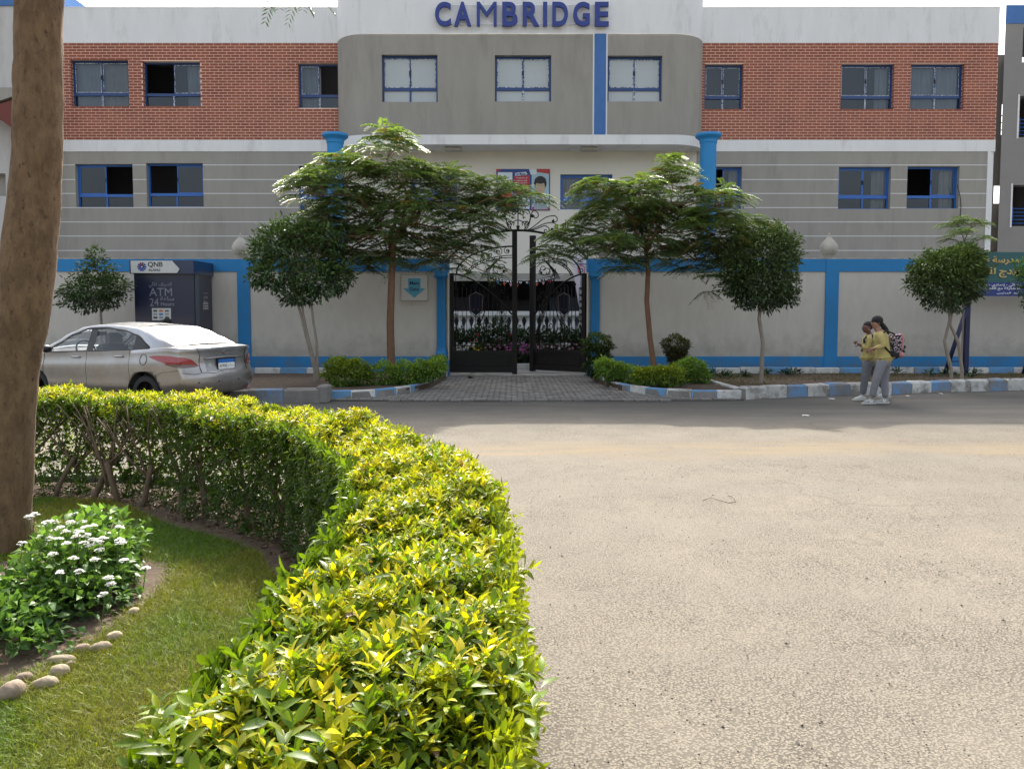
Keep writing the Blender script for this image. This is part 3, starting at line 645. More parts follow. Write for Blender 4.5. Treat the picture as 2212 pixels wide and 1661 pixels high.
mb = MB(); mb.box((xx(-60, Y), Y - .02, zz(65, Y)), (xx(21, Y), Y - .001, zz(20, Y)), M_cream); mb.build('panel', t)
mb = MB(); ys = Y - 1.2
mb.extr([(xx(p_[0], ys), zz(p_[1], ys)) for p_ in [(-60, 228), (10, 226), (52, 214), (52, 288), (10, 256), (-60, 232)]], ys, Y - .002, mat('soffit_red', (.16, .045, .035), .8)); mb.build('stair_soffit', t)
mb = MB(); mb.extr([(xx(p_[0], ys), zz(p_[1], ys)) for p_ in [(-60, 190), (52, 190), (52, 206), (10, 220), (-60, 220)]], ys - .02, Y - .002, M_grey); mb.build('landing', t)

# ------------------------------------------------------------ boundary wall and gate
YF = 19.4; ZT = zz(560, YF); zb1 = zz(587, YF); zb2 = zz(770, YF)
GX0, GX1 = xx(970, YF), xx(1268, YF)
def bwall(x0, x1, pill, gate_side, lab):
    t = thing('boundary_wall', lab, 'wall', ((x0 + x1) / 2, YF, 0))
    mb = MB(); mb.box((x0, YF, 0), (x1, YF + .22, ZT - .002), M_wallcream); mb.build('panel', t)
    mb = MB(); mb.box((x0, YF - .03, zb1), (x1, YF - .001, ZT), M_blue); mb.box((x0, YF - .03, ZT + .001), (x1, YF + .25, ZT + .03), M_stone); mb.build('top_band', t)
    mb = MB(); mb.box((x0, YF - .03, 0), (x1, YF - .001, zb2), M_blue); mb.build('base_band', t)
    for px in pill:
        a, b = xx(px[0], YF), xx(px[1], YF); mb = MB(); mb.box((a, YF - .045, 0), (b, YF - .002, ZT - .004), M_blue); mb.build('pillar', t)
    return t
wl_ = bwall(-16.0, GX0 - .03, [(513, 540), (28, 56)], 1, 'cream boundary wall with blue bands left of the black gate')
wr_ = bwall(GX1 + .03, 17.5, [(1783, 1811), (2296, 2324)], 0, 'cream boundary wall with blue bands right of the black gate')
# fluted pilasters beside the gate
for px0, px1, par, base in ((941, 965, wl_, 0), (1274, 1298, wr_, 0)):
    a, b = xx(px0, YF - .05), xx(px1, YF - .05); c = (a + b) / 2; r = (b - a) / 2 * .86; z0 = zz(752, YF); z1 = zz(603, YF)
    mb = MB()
    fl = lambda a_: 1 - .13 * (math.sin(a_ * 9) ** 4)
    mb.lathe([(r, z0), (r * .97, z1)], (c, YF - .03, 0), M_blue, 72, fl, math.pi, 2 * math.pi); mb.build('fluted_shaft', par)
    mb = MB(); mb.box((c - r * 1.12, YF - .19, zb2 - .25), (c + r * 1.12, YF - .032, zb2 + .04), M_blue); mb.lathe([(r * 1.2, zb2 + .04), (r * 1.25, zb2 + .08), (r * 1.2, zb2 + .12), (r * 1.05, zb2 + .13), (r * 1.1, zb2 + .17), (r, zb2 + .22)], (c, YF - .03, 0), M_blue, 24, None, math.pi, 2 * math.pi); mb.build('plinth', par)
    mb = MB(); mb.box((c - r * 1.25, YF - .2, z1 + .05), (c + r * 1.25, YF - .032, zb1 + .01), M_blue); mb.lathe([(r * .97, z1 - .02), (r * 1.1, z1), (r * 1.02, z1 + .03), (r * 1.15, z1 + .06)], (c, YF - .03, 0), M_blue, 24, None, math.pi, 2 * math.pi)
    for s in (-1, 1):
        pts = [(c + s * r * 1.05 + math.cos(k * .5) * (.06 - k * .003), YF - .21, z1 + .04 + math.sin(k * .5) * (.06 - k * .003)) for k in range(16)]; mb.tube(pts, .012, M_blue, 5)
    mb.build('capital', par)
    s = 1 if par is wl_ else -1; e0 = GX0 - .03 if s == 1 else GX1 + .03
    mb = MB(); mb.box((min(e0, e0 + s * .026), YF - .1, zb2 - .1), (max(e0, e0 + s * .026), YF + .3, zb1 - .02), M_wallcream); mb.box((min(e0 - s * .07, e0 + s * .03), YF - .12, 0), (max(e0 - s * .07, e0 + s * .03), YF + .3, zb2 - .1), M_blue)
    mb.box((min(e0 - s * .01, e0 + s * .024), YF - .06, zb1 - .02), (max(e0 - s * .01, e0 + s * .024), YF + .3, ZT), M_blue); mb.build('jamb', par)
# onion finials on the wall top
for px, lab in ((520, 'onion-shaped stone finial on the wall behind the multi-stemmed tree'), (1790, 'weathered onion-shaped stone finial on the wall above the right blue pillar'), (1303, 'onion-shaped stone finial mostly hidden by leaves right of the gate'), (940, 'onion-shaped stone finial hidden by leaves left of the gate')):
    c = at(px, 560, YF + .1); t = thing('stone_finial', lab, 'finial', (c.x, YF + .1, ZT), 'finials on the boundary wall'); k = .66 / .66
    pr = [(.10, .03), (.12, .05), (.11, .07), (.16, .12), (.205, .20), (.215, .28), (.20, .35), (.16, .42), (.11, .48), (.065, .53), (.035, .58), (.022, .62), (.012, .66), (0, .67)]
    mb = MB(); mb.lathe(pr, (c.x, YF + .1, ZT), M_stone, 22); mb.build('bulb', t)

# --- gate
gate_m = M_iron
def spiral(cx, cz, r, a0, turns, s=1, r1=.012, n=26):
    return [(cx + (r + (r1 - r) * (k / n) ** .8) * math.cos(a0 + s * turns * 2 * math.pi * k / n), cz + (r + (r1 - r) * (k / n) ** .8) * math.sin(a0 + s * turns * 2 * math.pi * k / n)) for k in range(n + 1)]
def arcp(cx, cz, rx, rz, a0, a1, n=20): return [(cx + rx * math.cos(R(a0 + (a1 - a0) * k / n)), cz + rz * math.sin(R(a0 + (a1 - a0) * k / n))) for k in range(n + 1)]
def bez(p0, p1, p2, p3, n=16):
    o = []
    for k in range(n + 1):
        t = k / n; o.append(tuple((1 - t) ** 3 * a + 3 * (1 - t) ** 2 * t * b + 3 * (1 - t) * t * t * c + t ** 3 * d for a, b, c, d in zip(p0, p1, p2, p3)))
    return o
ZB0 = .10; HW = (GX1 - GX0) / 2; GZ = zz(500, YF); HZ = zz(590, YF); GP = zz(758, YF)
def leaf(hx, sgn, rot, lab):
    """one gate leaf: u runs from the hinge to the meeting post"""
    t = thing('gate_leaf', lab, 'gate', (hx, YF + .12, 0), 'leaves of the main gate', rot=rot)
    L = HW - .03
    def T(pts, y=0): return [(sgn * u, y, z) for u, z in pts]
    def bld(mb, nm): return mb.build(nm, t, local=True)
    mb = MB(); mb.box(tuple(sorted((0, sgn * .10)))[0:1] + (-.05, ZB0), (max(0, sgn * .10), .05, HZ), gate_m); bld(mb, 'hinge_post')
    mb = MB(); mb.box((min(sgn * (L - .13), sgn * L), -.055, ZB0 - .04), (max(sgn * (L - .13), sgn * L), .055, GZ), gate_m); bld(mb, 'meeting_post')
    mb = MB(); a, b = sorted((sgn * .10, sgn * (L - .13))); mb.box((a, -.015, ZB0 + .02), (b, .015, GP), gate_m)
    for z0, z1 in ((ZB0, ZB0 + .12), (GP - .09, GP)): mb.box((a, -.04, z0), (b, .04, z1), gate_m)
    for (p0, p1) in (((a + .06, ZB0 + .18), (b - .06, ZB0 + .21)), ((a + .06, GP - .16), (b - .06, GP - .13)), ((a + .06, ZB0 + .21), (a + .09, GP - .16)), ((b - .09, ZB0 + .21), (b - .06, GP - .16))): mb.box((p0[0], -.03, p0[1]), (p1[0], -.015, p1[1]), gate_m)
    for k in range(7): mb.ell((a + (b - a) * (k + .9) / 7.8, -.02, (ZB0 + GP) / 2), (.022, .012, .012), gate_m, 8, 5)
    bld(mb, 'panel')
    u0, u1 = .10, L - .13; W = u1 - u0
    # upright bars
    def top_arc(u): # falling arc from the hinge top
        k = (u - u0) / W; return HZ - .02 - 1.02 * k ** 1.7
    for k in range(12):
        u = u0 + .10 + (W - .12) * k / 12.2; z1 = min(top_arc(u) + (.0 if k < 9 else .1), HZ - .35)
        mb = MB(); mb.tube(T([(u, GP), (u, max(z1, GP + .5))]), .010, gate_m, 4); bld(mb, 'bar')
    mb = MB(); mb.tube(T([(u0 + .05, GP), (u0 + .05, HZ - .03)]), .011, gate_m, 4)
    for k in range(9): z = GP + .25 + k * .165; mb.tube(T(arcp(u0 + .05, z, .028, .028, 0, 360, 10)), .011, gate_m, 4, False)
    bld(mb, 'ring_bar')
    mb = MB(); mb.tube(T([(u0, GP + .12), (u1, GP + .12)]), .011, gate_m, 4); bld(mb, 'rail')
    # arcs
    za = zz(530, YF); zr = za - HZ
    mb = MB(); mb.tube(T(arcp(u1 + .02, HZ - .02, W - .05, zr, 180, 90, 24)), .022, gate_m, 5); bld(mb, 'outer_arc')
    z2 = za - .30; mb = MB()
    for dz in (0, .055): mb.tube(T(arcp(u1 + .02, HZ - .12, W * .78 + dz, z2 - HZ + .12 + dz, 172, 90, 22)), .013, gate_m, 4)
    for k in range(8):
        a_ = R(105 + 9 * k); mb.tube(T(arcp(u1 + .02 + (W * .78 + .028) * math.cos(a_), HZ - .12 + (z2 - HZ + .148) * math.sin(a_), .027, .027, 0, 360, 8)), .014, gate_m, 4, False)
    bld(mb, 'ring_arc')
    mb = MB(); mb.tube(T([(u0 + W * k / 20, top_arc(u0 + W * k / 20)) for k in range(21)]), .022, gate_m, 5); bld(mb, 'falling_arc')
    mb = MB(); mb.tube(T(bez((u0 + .22, GP + .10), (u0 + .7, GP + .5), (u1 - .5, HZ - .6), (u1 - .62, HZ - .12))), .014, gate_m, 5)
    for k in range(4): mb.tube(T(bez((u1 - .04 - .02 * k, GP + .35), (u1 - .15 - .03 * k, GP + .8), (u1 - .30 - .06 * k, HZ - .7), (u1 - .42 - .08 * k, HZ - .15 + .1 * k))), .011, gate_m, 4)
    for k in range(5): mb.tube(T(bez((u1 - .62 - .04 * k, HZ - .12), (u1 - .6 - .03 * k, HZ + .06), (u1 - .5 - .03 * k, HZ + .2 - .02 * k), (u1 - .30 - .02 * k, z2 - .03 - .01 * k))), .011, gate_m, 4)
    bld(mb, 'fan_bars')
    sp = [(u1 - .29, HZ + .14, .27, 60, 1.6, 1), (u1 - .20, HZ + .06, .085, 120, 1.3, -1), (u1 - .40, HZ + .05, .15, 20, 1.1, 1), (u1 - .12, za - .13, .10, 90, 1.4, 1), (u1 - .34, za - .16, .10, 60, 1.4, -1), (u1 - .55, za - .22, .09, 60, 1.4, 1),
          (u1 - .75, za - .33, .09, 90, 1.4, -1), (u1 - .93, za - .47, .09, 120, 1.4, 1), (u1 - .25, HZ - .45, .10, 100, 1.3, -1), (u1 - .12, HZ - .62, .09, 60, 1.3, 1), (u1 - .70, HZ - .55, .12, 30, 1.4, 1), (u1 - .95, HZ - .35, .10, 200, 1.3, -1),
          (u0 + .25, HZ - .28, .07, 0, 1.3, 1), (u1 - .5, GP + .62, .12, 10, 1.3, -1), (u0 + .45, GP + .45, .10, 90, 1.3, 1), (u1 - .22, GP + .32, .09, 200, 1.3, 1), (u0 + .75, GP + .28, .09, 300, 1.2, -1)]
    for (cx, cz, r, a0, tn, s) in sp: mb = MB(); mb.tube(T(spiral(cx, cz, r, R(a0), tn, s)), .011, gate_m, 4); bld(mb, 'scroll')
    for (cx, cz, r) in ((u1 - .20, HZ + .06, .034), (u1 - .26, HZ - .98, .032), (u1 - .10, za - .14, .022), (u1 - .36, za - .05, .03), (u1 - .72, za - .2, .03)):
        mb = MB(); mb.ell((sgn * cx, 0, cz), (r, .02, r), gate_m, 10, 6); bld(mb, 'knob')
    # shield crest with letters
    cx, cz = u0 + .56, HZ - .80; sh = [(-.17, .24), (-.08, .27), (0, .32), (.08, .27), (.17, .24), (.16, .0), (.15, -.18), (.0, -.30), (-.15, -.18), (-.16, 0), (-.17, .24)]
    mb = MB(); mb.tube(T([(cx + a_, cz + b_) for a_, b_ in sh]), .014, mat('worn_gold', (.07, .055, .05), .5), 5)
    mb.extr([(sgn * (cx + a_ * .9), cz + b_ * .9) for a_, b_ in sh[:-1]][::(1 if sgn > 0 else -1)], .01, .014, mat('crest_navy', (.006, .008, .022), .6, spec=.2))
    for s_, ch in ((-1, 'C'), (1, 'S')): put_text(mb, ch, (sgn * cx + s_ * .055, -.006, cz - .12), .055, MATS['worn_gold'], bold=.02)
    bld(mb, 'crest')
    return t
leaf(GX0 + .01, 1, 0.0, 'left black wrought-iron gate leaf, closed, with scrolls and solid lower panel')
leaf(GX1 - .01, -1, R(-36), 'right black wrought-iron gate leaf, swung inward and standing ajar')
t = thing('gate_arch', 'black iron arch with scrolled crown and central spike over the gate', 'arch', (0, YF + .1, GZ)); gc = (GX0 + GX1) / 2; y = YF + .1
za = zz(497, YF); mb = MB()
mb.tube([(gc + u, y, z) for u, z in arcp(0, zb1 - .3, HW + .25, za - zb1 + .3, 158, 22, 30)], .032, gate_m, 6)
mb.build('arch_bar', t)
def S(pts, nm, r=.0125, both=True):
    for s in (1, -1) if both else (1,): mb = MB(); mb.tube([(gc + s * u, y, z) for u, z in pts], r, gate_m, 5); mb.build(nm, t)
e = .00169 * 1  # zoomed pixel to metre / 1.17
K = 1 / 504.
def z_(v): return za + (455 - v) * K
S([(0, za), (0, z_(230)), (0, z_(150))], 'spike', .014, False)
mb = MB(); mb.lathe([(0, z_(235)), (.025, z_(215)), (.012, z_(190)), (0, z_(150))], (gc, y, 0), gate_m, 8); mb.lathe([(.05, z_(450)), (.03, z_(430)), (.05, z_(400)), (.02, z_(395))], (gc, y, 0), gate_m, 10); mb.build('finial', t)
S([(a_ , b_) for a_, b_ in arcp(0, z_(420), 92 * K, 92 * K, -20, 90, 14)], 'inner_arc')
S(bez((75 * K, z_(450)), (190 * K, z_(330)), (180 * K, z_(190)), (75 * K, z_(190))) + spiral(58 * K, z_(235), 42 * K, R(85), 1.2, 1), 'scroll')
S(bez((95 * K, z_(450)), (170 * K, z_(400)), (150 * K, z_(200)), (205 * K, z_(208))) + spiral(215 * K, z_(275), 65 * K, R(90), .8, -1), 'scroll')
S(bez((120 * K, z_(448)), (230 * K, z_(420)), (300 * K, z_(270)), (450 * K, z_(272))) + spiral(460 * K, z_(325), 55 * K, R(90), .9, -1), 'scroll')
S(bez((140 * K, z_(450)), (230 * K, z_(440)), (300 * K, z_(355)), (440 * K, z_(358))) + spiral(440 * K, z_(440), 82 * K, R(90), 1.0, -1), 'scroll')
S(bez((150 * K, z_(455)), (240 * K, z_(455)), (300 * K, z_(390)), (360 * K, z_(400))) + spiral(355 * K, z_(460), 55 * K, R(90), 1.2, -1), 'scroll')
S(bez((60 * K, z_(395)), (30 * K, z_(340)), (90 * K, z_(340)), (110 * K, z_(350))), 'scroll'); S(spiral(105 * K, z_(365), 28 * K, R(90), 1.2, -1), 'scroll')
S(bez((400 * K, z_(520)), (480 * K, z_(480)), (520 * K, z_(560)), (640 * K, z_(560))), 'scroll'); S(spiral(820 * K, z_(650), 60 * K, R(40), 1.3, 1), 'scroll')
S([(605 * K, z_(500)), (605 * K, z_(320))], 'rod', .012)
for (u, v, r) in ((180, 275, 22), (445, 340, 18), (440, 450, 22), (70, 295, 14)):
    for s in (1, -1): mb = MB(); mb.ell((gc + s * u * K, y, z_(v)), (r * K, .02, r * K), gate_m, 10, 6); mb.build('knob', t)

# ------------------------------------------------------------ courtyard behind the gate
M_pav = mat('paver_grey', (.20, .185, .165), .9, (.15, .14, .125), 3, .7, .3, 60); M_joint = mat('paver_joint', (.075, .068, .058), .95)
yd = MB(); yd.box((-16, YF + .22, -.2), (17.5, YW + 3.5, .03), mat('yard_concrete', (.30, .29, .27), .9, (.24, .23, .21), 1.5, .6, .2, 50)); yd.build('yard', kind='structure')
YL = 23.0; t = thing('balustrade', 'white balustrade with turned balusters behind the gate', 'railing', (0, YL, 0)); zt, zm = zz(672.5, YL), zz(683, YL); zb = zz(722, YL)
mb = MB(); mb.box((-5.5, YL - .16, zm + .02), (6, YL + .16, zt), M_white2); mb.box((-5.5, YL - .12, zm - .02), (6, YL + .12, zm + .019), M_white2); mb.build('top_rail', t)
mb = MB(); mb.box((-5.5, YL - .14, 0), (6, YL + .14, zb), M_white2); mb.build('base_wall', t)
bal = None; prof = [(.07, 0), (.07, .05), (.045, .07), (.075, .16), (.08, .24), (.05, .36), (.035, .44), (.05, .48), (.065, .50), (.065, .56)]
for k in range(22):
    x = -2.45 + k * .225; H = zm - .02 - zb
    if bal is None: mb = MB(); mb.lathe([(r * 1.22, z * H / .56) for r, z in prof], (0, 0, 0), M_white2, 12); o = mb.build('baluster', t, local=True); bal = o.data; o.location = (x, 0, zb)
    else: link(bal, 'baluster', t, (x, 0, zb))
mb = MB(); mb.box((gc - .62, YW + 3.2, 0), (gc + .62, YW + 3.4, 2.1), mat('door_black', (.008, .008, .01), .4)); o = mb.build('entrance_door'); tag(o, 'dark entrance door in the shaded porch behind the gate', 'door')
for s, x in ((-1, gc - 2.3), (1, gc + 2.1)):
    mb = MB(); mb.box((x - .8, YW + 3.0, .9), (x + .8, YW + 3.1, 2.2), mat('porch_panel%d' % (s > 0), (.035, .03, .045) if s < 0 else (.03, .045, .07), .4)); tag(mb.build('porch_panel'), 'dark noticeboard panel in the porch %s the entrance door' % ('left of' if s < 0 else 'right of'), 'noticeboard')
# bunting
yb = 25.5; t = thing('bunting', 'black letter cards and coloured pennants strung across the porch reading WELCOME TO CAMBRIDGE', 'bunting', (0, yb, 2.5)); txt = 'WELCOME TO CAMBRIDGE'
bx0, bx1 = xx(1058, yb), xx(1198, yb)
def bz(k): return zz(598 + 12 * (1 - (2 * k - 1) ** 2), yb)
mb = MB(); mb.tube([(bx0 - .3 + (bx1 - bx0 + .6) * k / 20, yb, bz(k / 20) + .07) for k in range(21)], .006, M_white2, 4); mb.build('string', t)
pc = [(.55, .42, .03), (.03, .18, .42), (.5, .10, .03), (.5, .25, .3), (.4, .02, .03)]
for i, ch in enumerate(txt):
    if ch == ' ': continue
    k = (i + .5) / len(txt); x = bx0 + (bx1 - bx0) * k; z = bz(k); d = (bx1 - bx0) / len(txt) * .46
    mb = MB(); mb.box((x - d, yb - .004, z - .07), (x + d, yb + .004, z + .07), M_iron); put_text(mb, ch, (x, yb - .008, z), .075, M_white2, bold=.03); mb.build('letter_card', t, fixn=False)
    if i % 2 == 0:
        mb = MB(); m_ = mat('pennant%d' % (i // 2 % 5), pc[i // 2 % 5], .7); mb.quad([(x - d, yb, z - .07), (x + d, yb, z - .07), (x, yb, z - .17)], m_); mb.build('pennant', t, fixn=False)
# feather flag
yf = 21.2; t = thing('feather_flag', 'tall white feather flag with red and blue crest behind the right gate leaf', 'flag', (xx(1262, yf), yf, 0))
mb = MB(); fx = xx(1258, yf); zt = zz(556, yf)
pl = [(xx(1238, yf), zt - .02), (xx(1246, yf), zt + .06), (xx(1262, yf), zt), (xx(1272, yf), zt - .35), (xx(1275, yf), zz(640, yf)), (xx(1266, yf), zz(705, yf)), (xx(1258, yf), zz(705, yf)), (xx(1247, yf), zz(640, yf)), (xx(1239, yf), zz(590, yf))]
mb.extr(pl, yf - .004, yf + .004, mat('flag_cloth', (.68, .66, .74), .8)); mb.build('cloth', t)
mb = MB(); mb.tube([(xx(1275, yf), yf, .03), (xx(1275, yf), yf, zz(600, yf)), (xx(1270, yf), yf, zt - .1), (xx(1250, yf), yf, zt + .08)], .012, M_iron, 6); mb.build('pole', t)
mb = MB(); c = at(1256, 584, yf); put_text(mb, 'CAMBRIDGE', (c.x, yf - .01, zz(571, yf)), .05, M_let, width=.26, bold=.02)
mb.tube([(c.x + a_ * .55, yf - .01, c.z + b_ * .42) for a_, b_ in sh_] if False else [(c.x - .1, yf - .01, c.z + .08), (c.x, yf - .01, c.z + .13), (c.x + .1, yf - .01, c.z + .08), (c.x + .08, yf - .01, c.z - .06), (c.x, yf - .01, c.z - .14), (c.x - .08, yf - .01, c.z - .06), (c.x - .1, yf - .01, c.z + .08)], .012, mat('crest_red', (.5, .03, .05), .6), 5)
mb.tube([(c.x + .045 * math.cos(a_ * .5), yf - .012, c.z + .045 * math.sin(a_ * .5)) for a_ in range(14)], .011, M_let, 5); mb.build('crest', t)

# ------------------------------------------------------------ planters, kerbs, driveway pavers
M_kblue = mat('kerb_blue', (.12, .33, .58), .85, (.15, .26, .38), 4, .7, .3, 60, col3=(.26, .25, .22), scale3=2.2, lo3=.54, hi3=.66)
M_kwhite = mat('kerb_white', (.66, .66, .62), .85, (.44, .44, .41), 4, .7, .3, 60, col3=(.27, .255, .23), scale3=2.2, lo3=.52, hi3=.66)
M_kblued = mat('kerb_blue_worn', (.12, .28, .50), .9, (.19, .21, .24), 3, 1.0, .5, 40, col3=(.20, .185, .165), scale3=1.8, lo3=.44, hi3=.58)
M_kwhited = mat('kerb_white_worn', (.60, .60, .56), .9, (.40, .39, .36), 3, .9, .5, 40, col3=(.22, .205, .18), scale3=2.0, lo3=.48, hi3=.60)
M_kgrey = mat('kerb_concrete', (.24, .23, .21), .9, (.17, .16, .145), 3, .8, .5, 40)
def kerb(name, pts, seglen, h, wdt, cols, z0=0.0, rnd=.012, start=0):
    """row of kerb stones along a line of ground points"""
    pts = [Vector((p[0], p[1], 0)) for p in pts]; P = [pts[0]]
    base = MB()
    for a, b in zip(pts, pts[1:]):
        d = (b - a).normalized(); n = Vector((-d.y, d.x, 0)); base.add([a + Vector((0, 0, z0 - .1)), b + Vector((0, 0, z0 - .1)), b + n * wdt + Vector((0, 0, z0 - .1)), a + n * wdt + Vector((0, 0, z0 - .1)),
            a + n * .01 + Vector((0, 0, z0 + h * .8)), b + n * .01 + Vector((0, 0, z0 + h * .8)), b + n * (wdt - .01) + Vector((0, 0, z0 + h * .8)), a + n * (wdt - .01) + Vector((0, 0, z0 + h * .8))],
            [(0, 3, 2, 1), (4, 5, 6, 7), (0, 1, 5, 4), (1, 2, 6, 5), (2, 3, 7, 6), (3, 0, 4, 7)], M_kgrey)
    root = base.build(name, kind='structure')
    L = [0]
    for a, b in zip(pts, pts[1:]): L.append(L[-1] + (b - a).length)
    def pos(s):
        for i in range(len(pts) - 1):
            if s <= L[i + 1] or i == len(pts) - 2: return pts[i].lerp(pts[i + 1], (s - L[i]) / (L[i + 1] - L[i]))
    n = max(1, round(L[-1] / seglen)); sl_ = L[-1] / n
    for k in range(n):
        a, b = pos(k * sl_), pos((k + 1) * sl_); d = (b - a); ln = d.length; M = Matrix.Translation(a + Vector((0, 0, z0 - .03))) @ Matrix.Rotation(math.atan2(d.y, d.x) + random.uniform(-.008, .008), 4, 'Z')
        mb = MB(); mb.bbox((.008, 0, 0), (ln - .008, wdt, h + .03 + random.uniform(-.008, .008)), cols[(k + start) % len(cols)], rnd, M, rnd * .35); mb.build('kerb_stone', root)
def g2(px, py, z=0): p = gd(px, py, z); return (p.x, p.y)
LK = [g2(700, 863), g2(765, 863), g2(830, 858.5), g2(875, 853), g2(905, 846.5), g2(932, 838), g2(950, 828), g2(961, 818)] + [(GX0 - .04, YF - .15)]
RK = [(GX1 + .07, YF - .15)] + [g2(1278, 820), g2(1292, 829), g2(1312, 838), g2(1345, 847), g2(1400, 855), g2(1460, 860), g2(1520, 862), g2(1603, 861)]
kerb('planter_kerb', LK, .52, .165, .11, [M_kblue, M_kwhite]); kerb('planter_kerb', RK, .50, .165, .11, [M_kwhite, M_kblue], start=0)
RR = [g2(1610, 862.5), g2(1728, 857), g2(1960, 850), g2(2212, 842), (13.5, 17.0)]
kerb('road_kerb', RR, .47, .235, .22, [M_kwhited, M_kwhited, M_kblued, M_kwhited, M_kblued], rnd=.03)
kerb('road_kerb', [(-13.0, 13.4), g2(470, 871), g2(690, 869.5)], .62, .24, .22, [M_kblued, M_kgrey], rnd=.03, start=1)
mb = MB(); a = g2(681, 869); mb.bbox((a[0] + .03, a[1] - .02, 0), (a[0] + .22, a[1] + .35, .30), M_kgrey, .03); tag(mb.build('concrete_block'), 'rough grey concrete block where the left road kerb meets the planter', 'block')
kerb('wall_kerb', [(-14, YF - .55), (GX0 - 2.2, YF - .55)], .62, .27, .11, [M_kblue, M_kwhite], start=1)
kerb('wall_kerb', [(GX1 + 1.9, YF - .55), (16, YF - .55)], .62, .27, .11, [M_kwhite, M_kblue, M_kwhite])
kerb('planter_kerb', [g2(1597, 855), (g2(1530, 836)[0], 16.7)], .9, .17, .10, [M_kwhite])
def soil(name, poly, z, m=None):
    mb = MB(); n = len(poly); mb.add([(x, y, z) for x, y in poly] + [(x, y, -.05) for x, y in poly], [tuple(range(n))] + [(i, (i + 1) % n, (i + 1) % n + n, i + n) for i in range(n)], m or M_soil); return mb.build(name, kind='structure')
soil('planter_soil', [(p[0] + .02, p[1] + .08) for p in LK[:-1]] + [(GX0 - .08, YF - .05), (-15.5, YF - .05), (-15.5, 13.7), (LK[0][0] - 5, 14.0)], .13)
soil('planter_soil', [(GX1 + .1, YF - .05)] + [(p[0] - .02, p[1] + .08) for p in RK[1:]] + [(p[0], p[1] + .12) for p in RR] + [(16.8, YF - .05)], .13)
# driveway pavers
DR = LK[::-1] ; dp = MB(); poly = [g2(690, 866), g2(1350, 867), g2(1608, 865)] + [(p[0], p[1]) for p in RK[::-1][1:]] + [(p[0], p[1]) for p in LK[::-1]]
drv = soil('driveway', poly[:3] + poly[3:], .012, M_joint); 
def inside(x, y, P):
    c = False; j = len(P) - 1
    for i in range(len(P)):
        if (P[i][1] > y) != (P[j][1] > y) and x < (P[j][0] - P[i][0]) * (y - P[i][1]) / (P[j][1] - P[i][1]) + P[i][0]: c = not c
        j = i
    return c
pv = None; cnt = 0; rest = MB(); pw, ph = .225, .135
M_pavs = [M_pav, mat('paver_dark', (.165, .152, .137), .9, (.13, .12, .11), 3, .7), mat('paver_pale', (.235, .22, .195), .9, (.18, .17, .15), 3, .7)]
pm_ = []
for m_ in M_pavs:
    mb = MB(); x_, y_ = pw / 2 - .008, ph / 2 - .008; o6 = [(-x_, -y_ * .6), (-x_ * .75, -y_), (x_ * .75, -y_), (x_, -y_ * .6), (x_ * .85, 0), (x_, y_ * .6), (x_ * .75, y_), (-x_ * .75, y_), (-x_, y_ * .6), (-x_ * .85, 0)]
    mb.add([(a, b, 0) for a, b in o6] + [(a * .95, b * .95, .026) for a, b in o6], [tuple(range(10, 20))] + [(i, (i + 1) % 10, (i + 1) % 10 + 10, i + 10) for i in range(10)], m_); o = mb.build('paver', drv, local=True); pm_.append(o)
r = 0; y = 14.0
while y < YF + .9:
    x = -4.4 + (pw / 2 if r % 2 else 0)
    while x < 5.6:
        if inside(x, y, poly) or (GX0 + .1 < x < GX1 - .1 and YF - .4 < y):
            k = random.randrange(3); z = .004 + random.uniform(-.004, .004); tl = random.uniform(-.012, .012)
            if cnt < 300:
                if cnt < 3: pm_[cnt].location = (x, y, z)
                else: link(pm_[k].data, 'paver', drv, (x, y, z), (tl, tl * .5, random.uniform(-.01, .01)))
                cnt += 1
            else:
                M = Matrix.Translation((x, y, z)) @ Matrix.Rotation(tl, 4, 'X'); rest.mesh(pm_[k].data, M, M_pavs[k])
        x += pw
    y += ph; r += 1
rest.build('paver_field', drv, fixn=False, kind='stuff')
mb = MB(); mb.box((GX0, YF - .02, 0), (GX1, YF + .26, .055), M_stone); mb.build('threshold', kind='structure')
# back kerb of the flower bed behind the gate
kerb('bed_kerb', [(-5.4, 21.3), (6, 21.3)], .55, .2, .12, [M_kwhite, M_kblue])
soil('flower_bed', [(-5.5, 21.4), (6, 21.4), (6, 22.84), (-5.5, 22.84)], .18)

# ------------------------------------------------------------ Main Gate sign, ATM kiosk, school board
t = thing('gate_sign', 'small cream Main Gate sign with pale blue arrow on the wall', 'sign', (xx(895, YF), YF, 2)); x0, z0, x1, z1 = rect((867, 594, 923, 649), YF - .05)
mb = MB(); mb.box((x0, YF - .05, z0), (x1, YF - .035, z1), mat('sign_cream', (.52, .51, .47), .5)); mb.build('plate', t)
mb = MB(); e = .014; M_sg = mat('sign_edge', (.30, .28, .25), .5)
for q in (((x0 - e, z0 - e), (x1 + e, z0)), ((x0 - e, z1), (x1 + e, z1 + e)), ((x0 - e, z0), (x0, z1)), ((x1, z0), (x1 + e, z1))): mb.box((q[0][0], YF - .056, q[0][1]), (q[1][0], YF - .001, q[1][1]), M_sg)
mb.build('frame', t)
W_, H_ = x1 - x0, z1 - z0; mb = MB(); A = [(.27, .86), (.74, .86), (.74, .47), (.93, .47), (.5, .10), (.07, .47), (.27, .47)]
mb.extr([(x0 + a * W_, z0 + b * H_) for a, b in A], YF - .054, YF - .0505, mat('arrow_blue', (.07, .32, .45), .5)); mb.build('arrow', t)
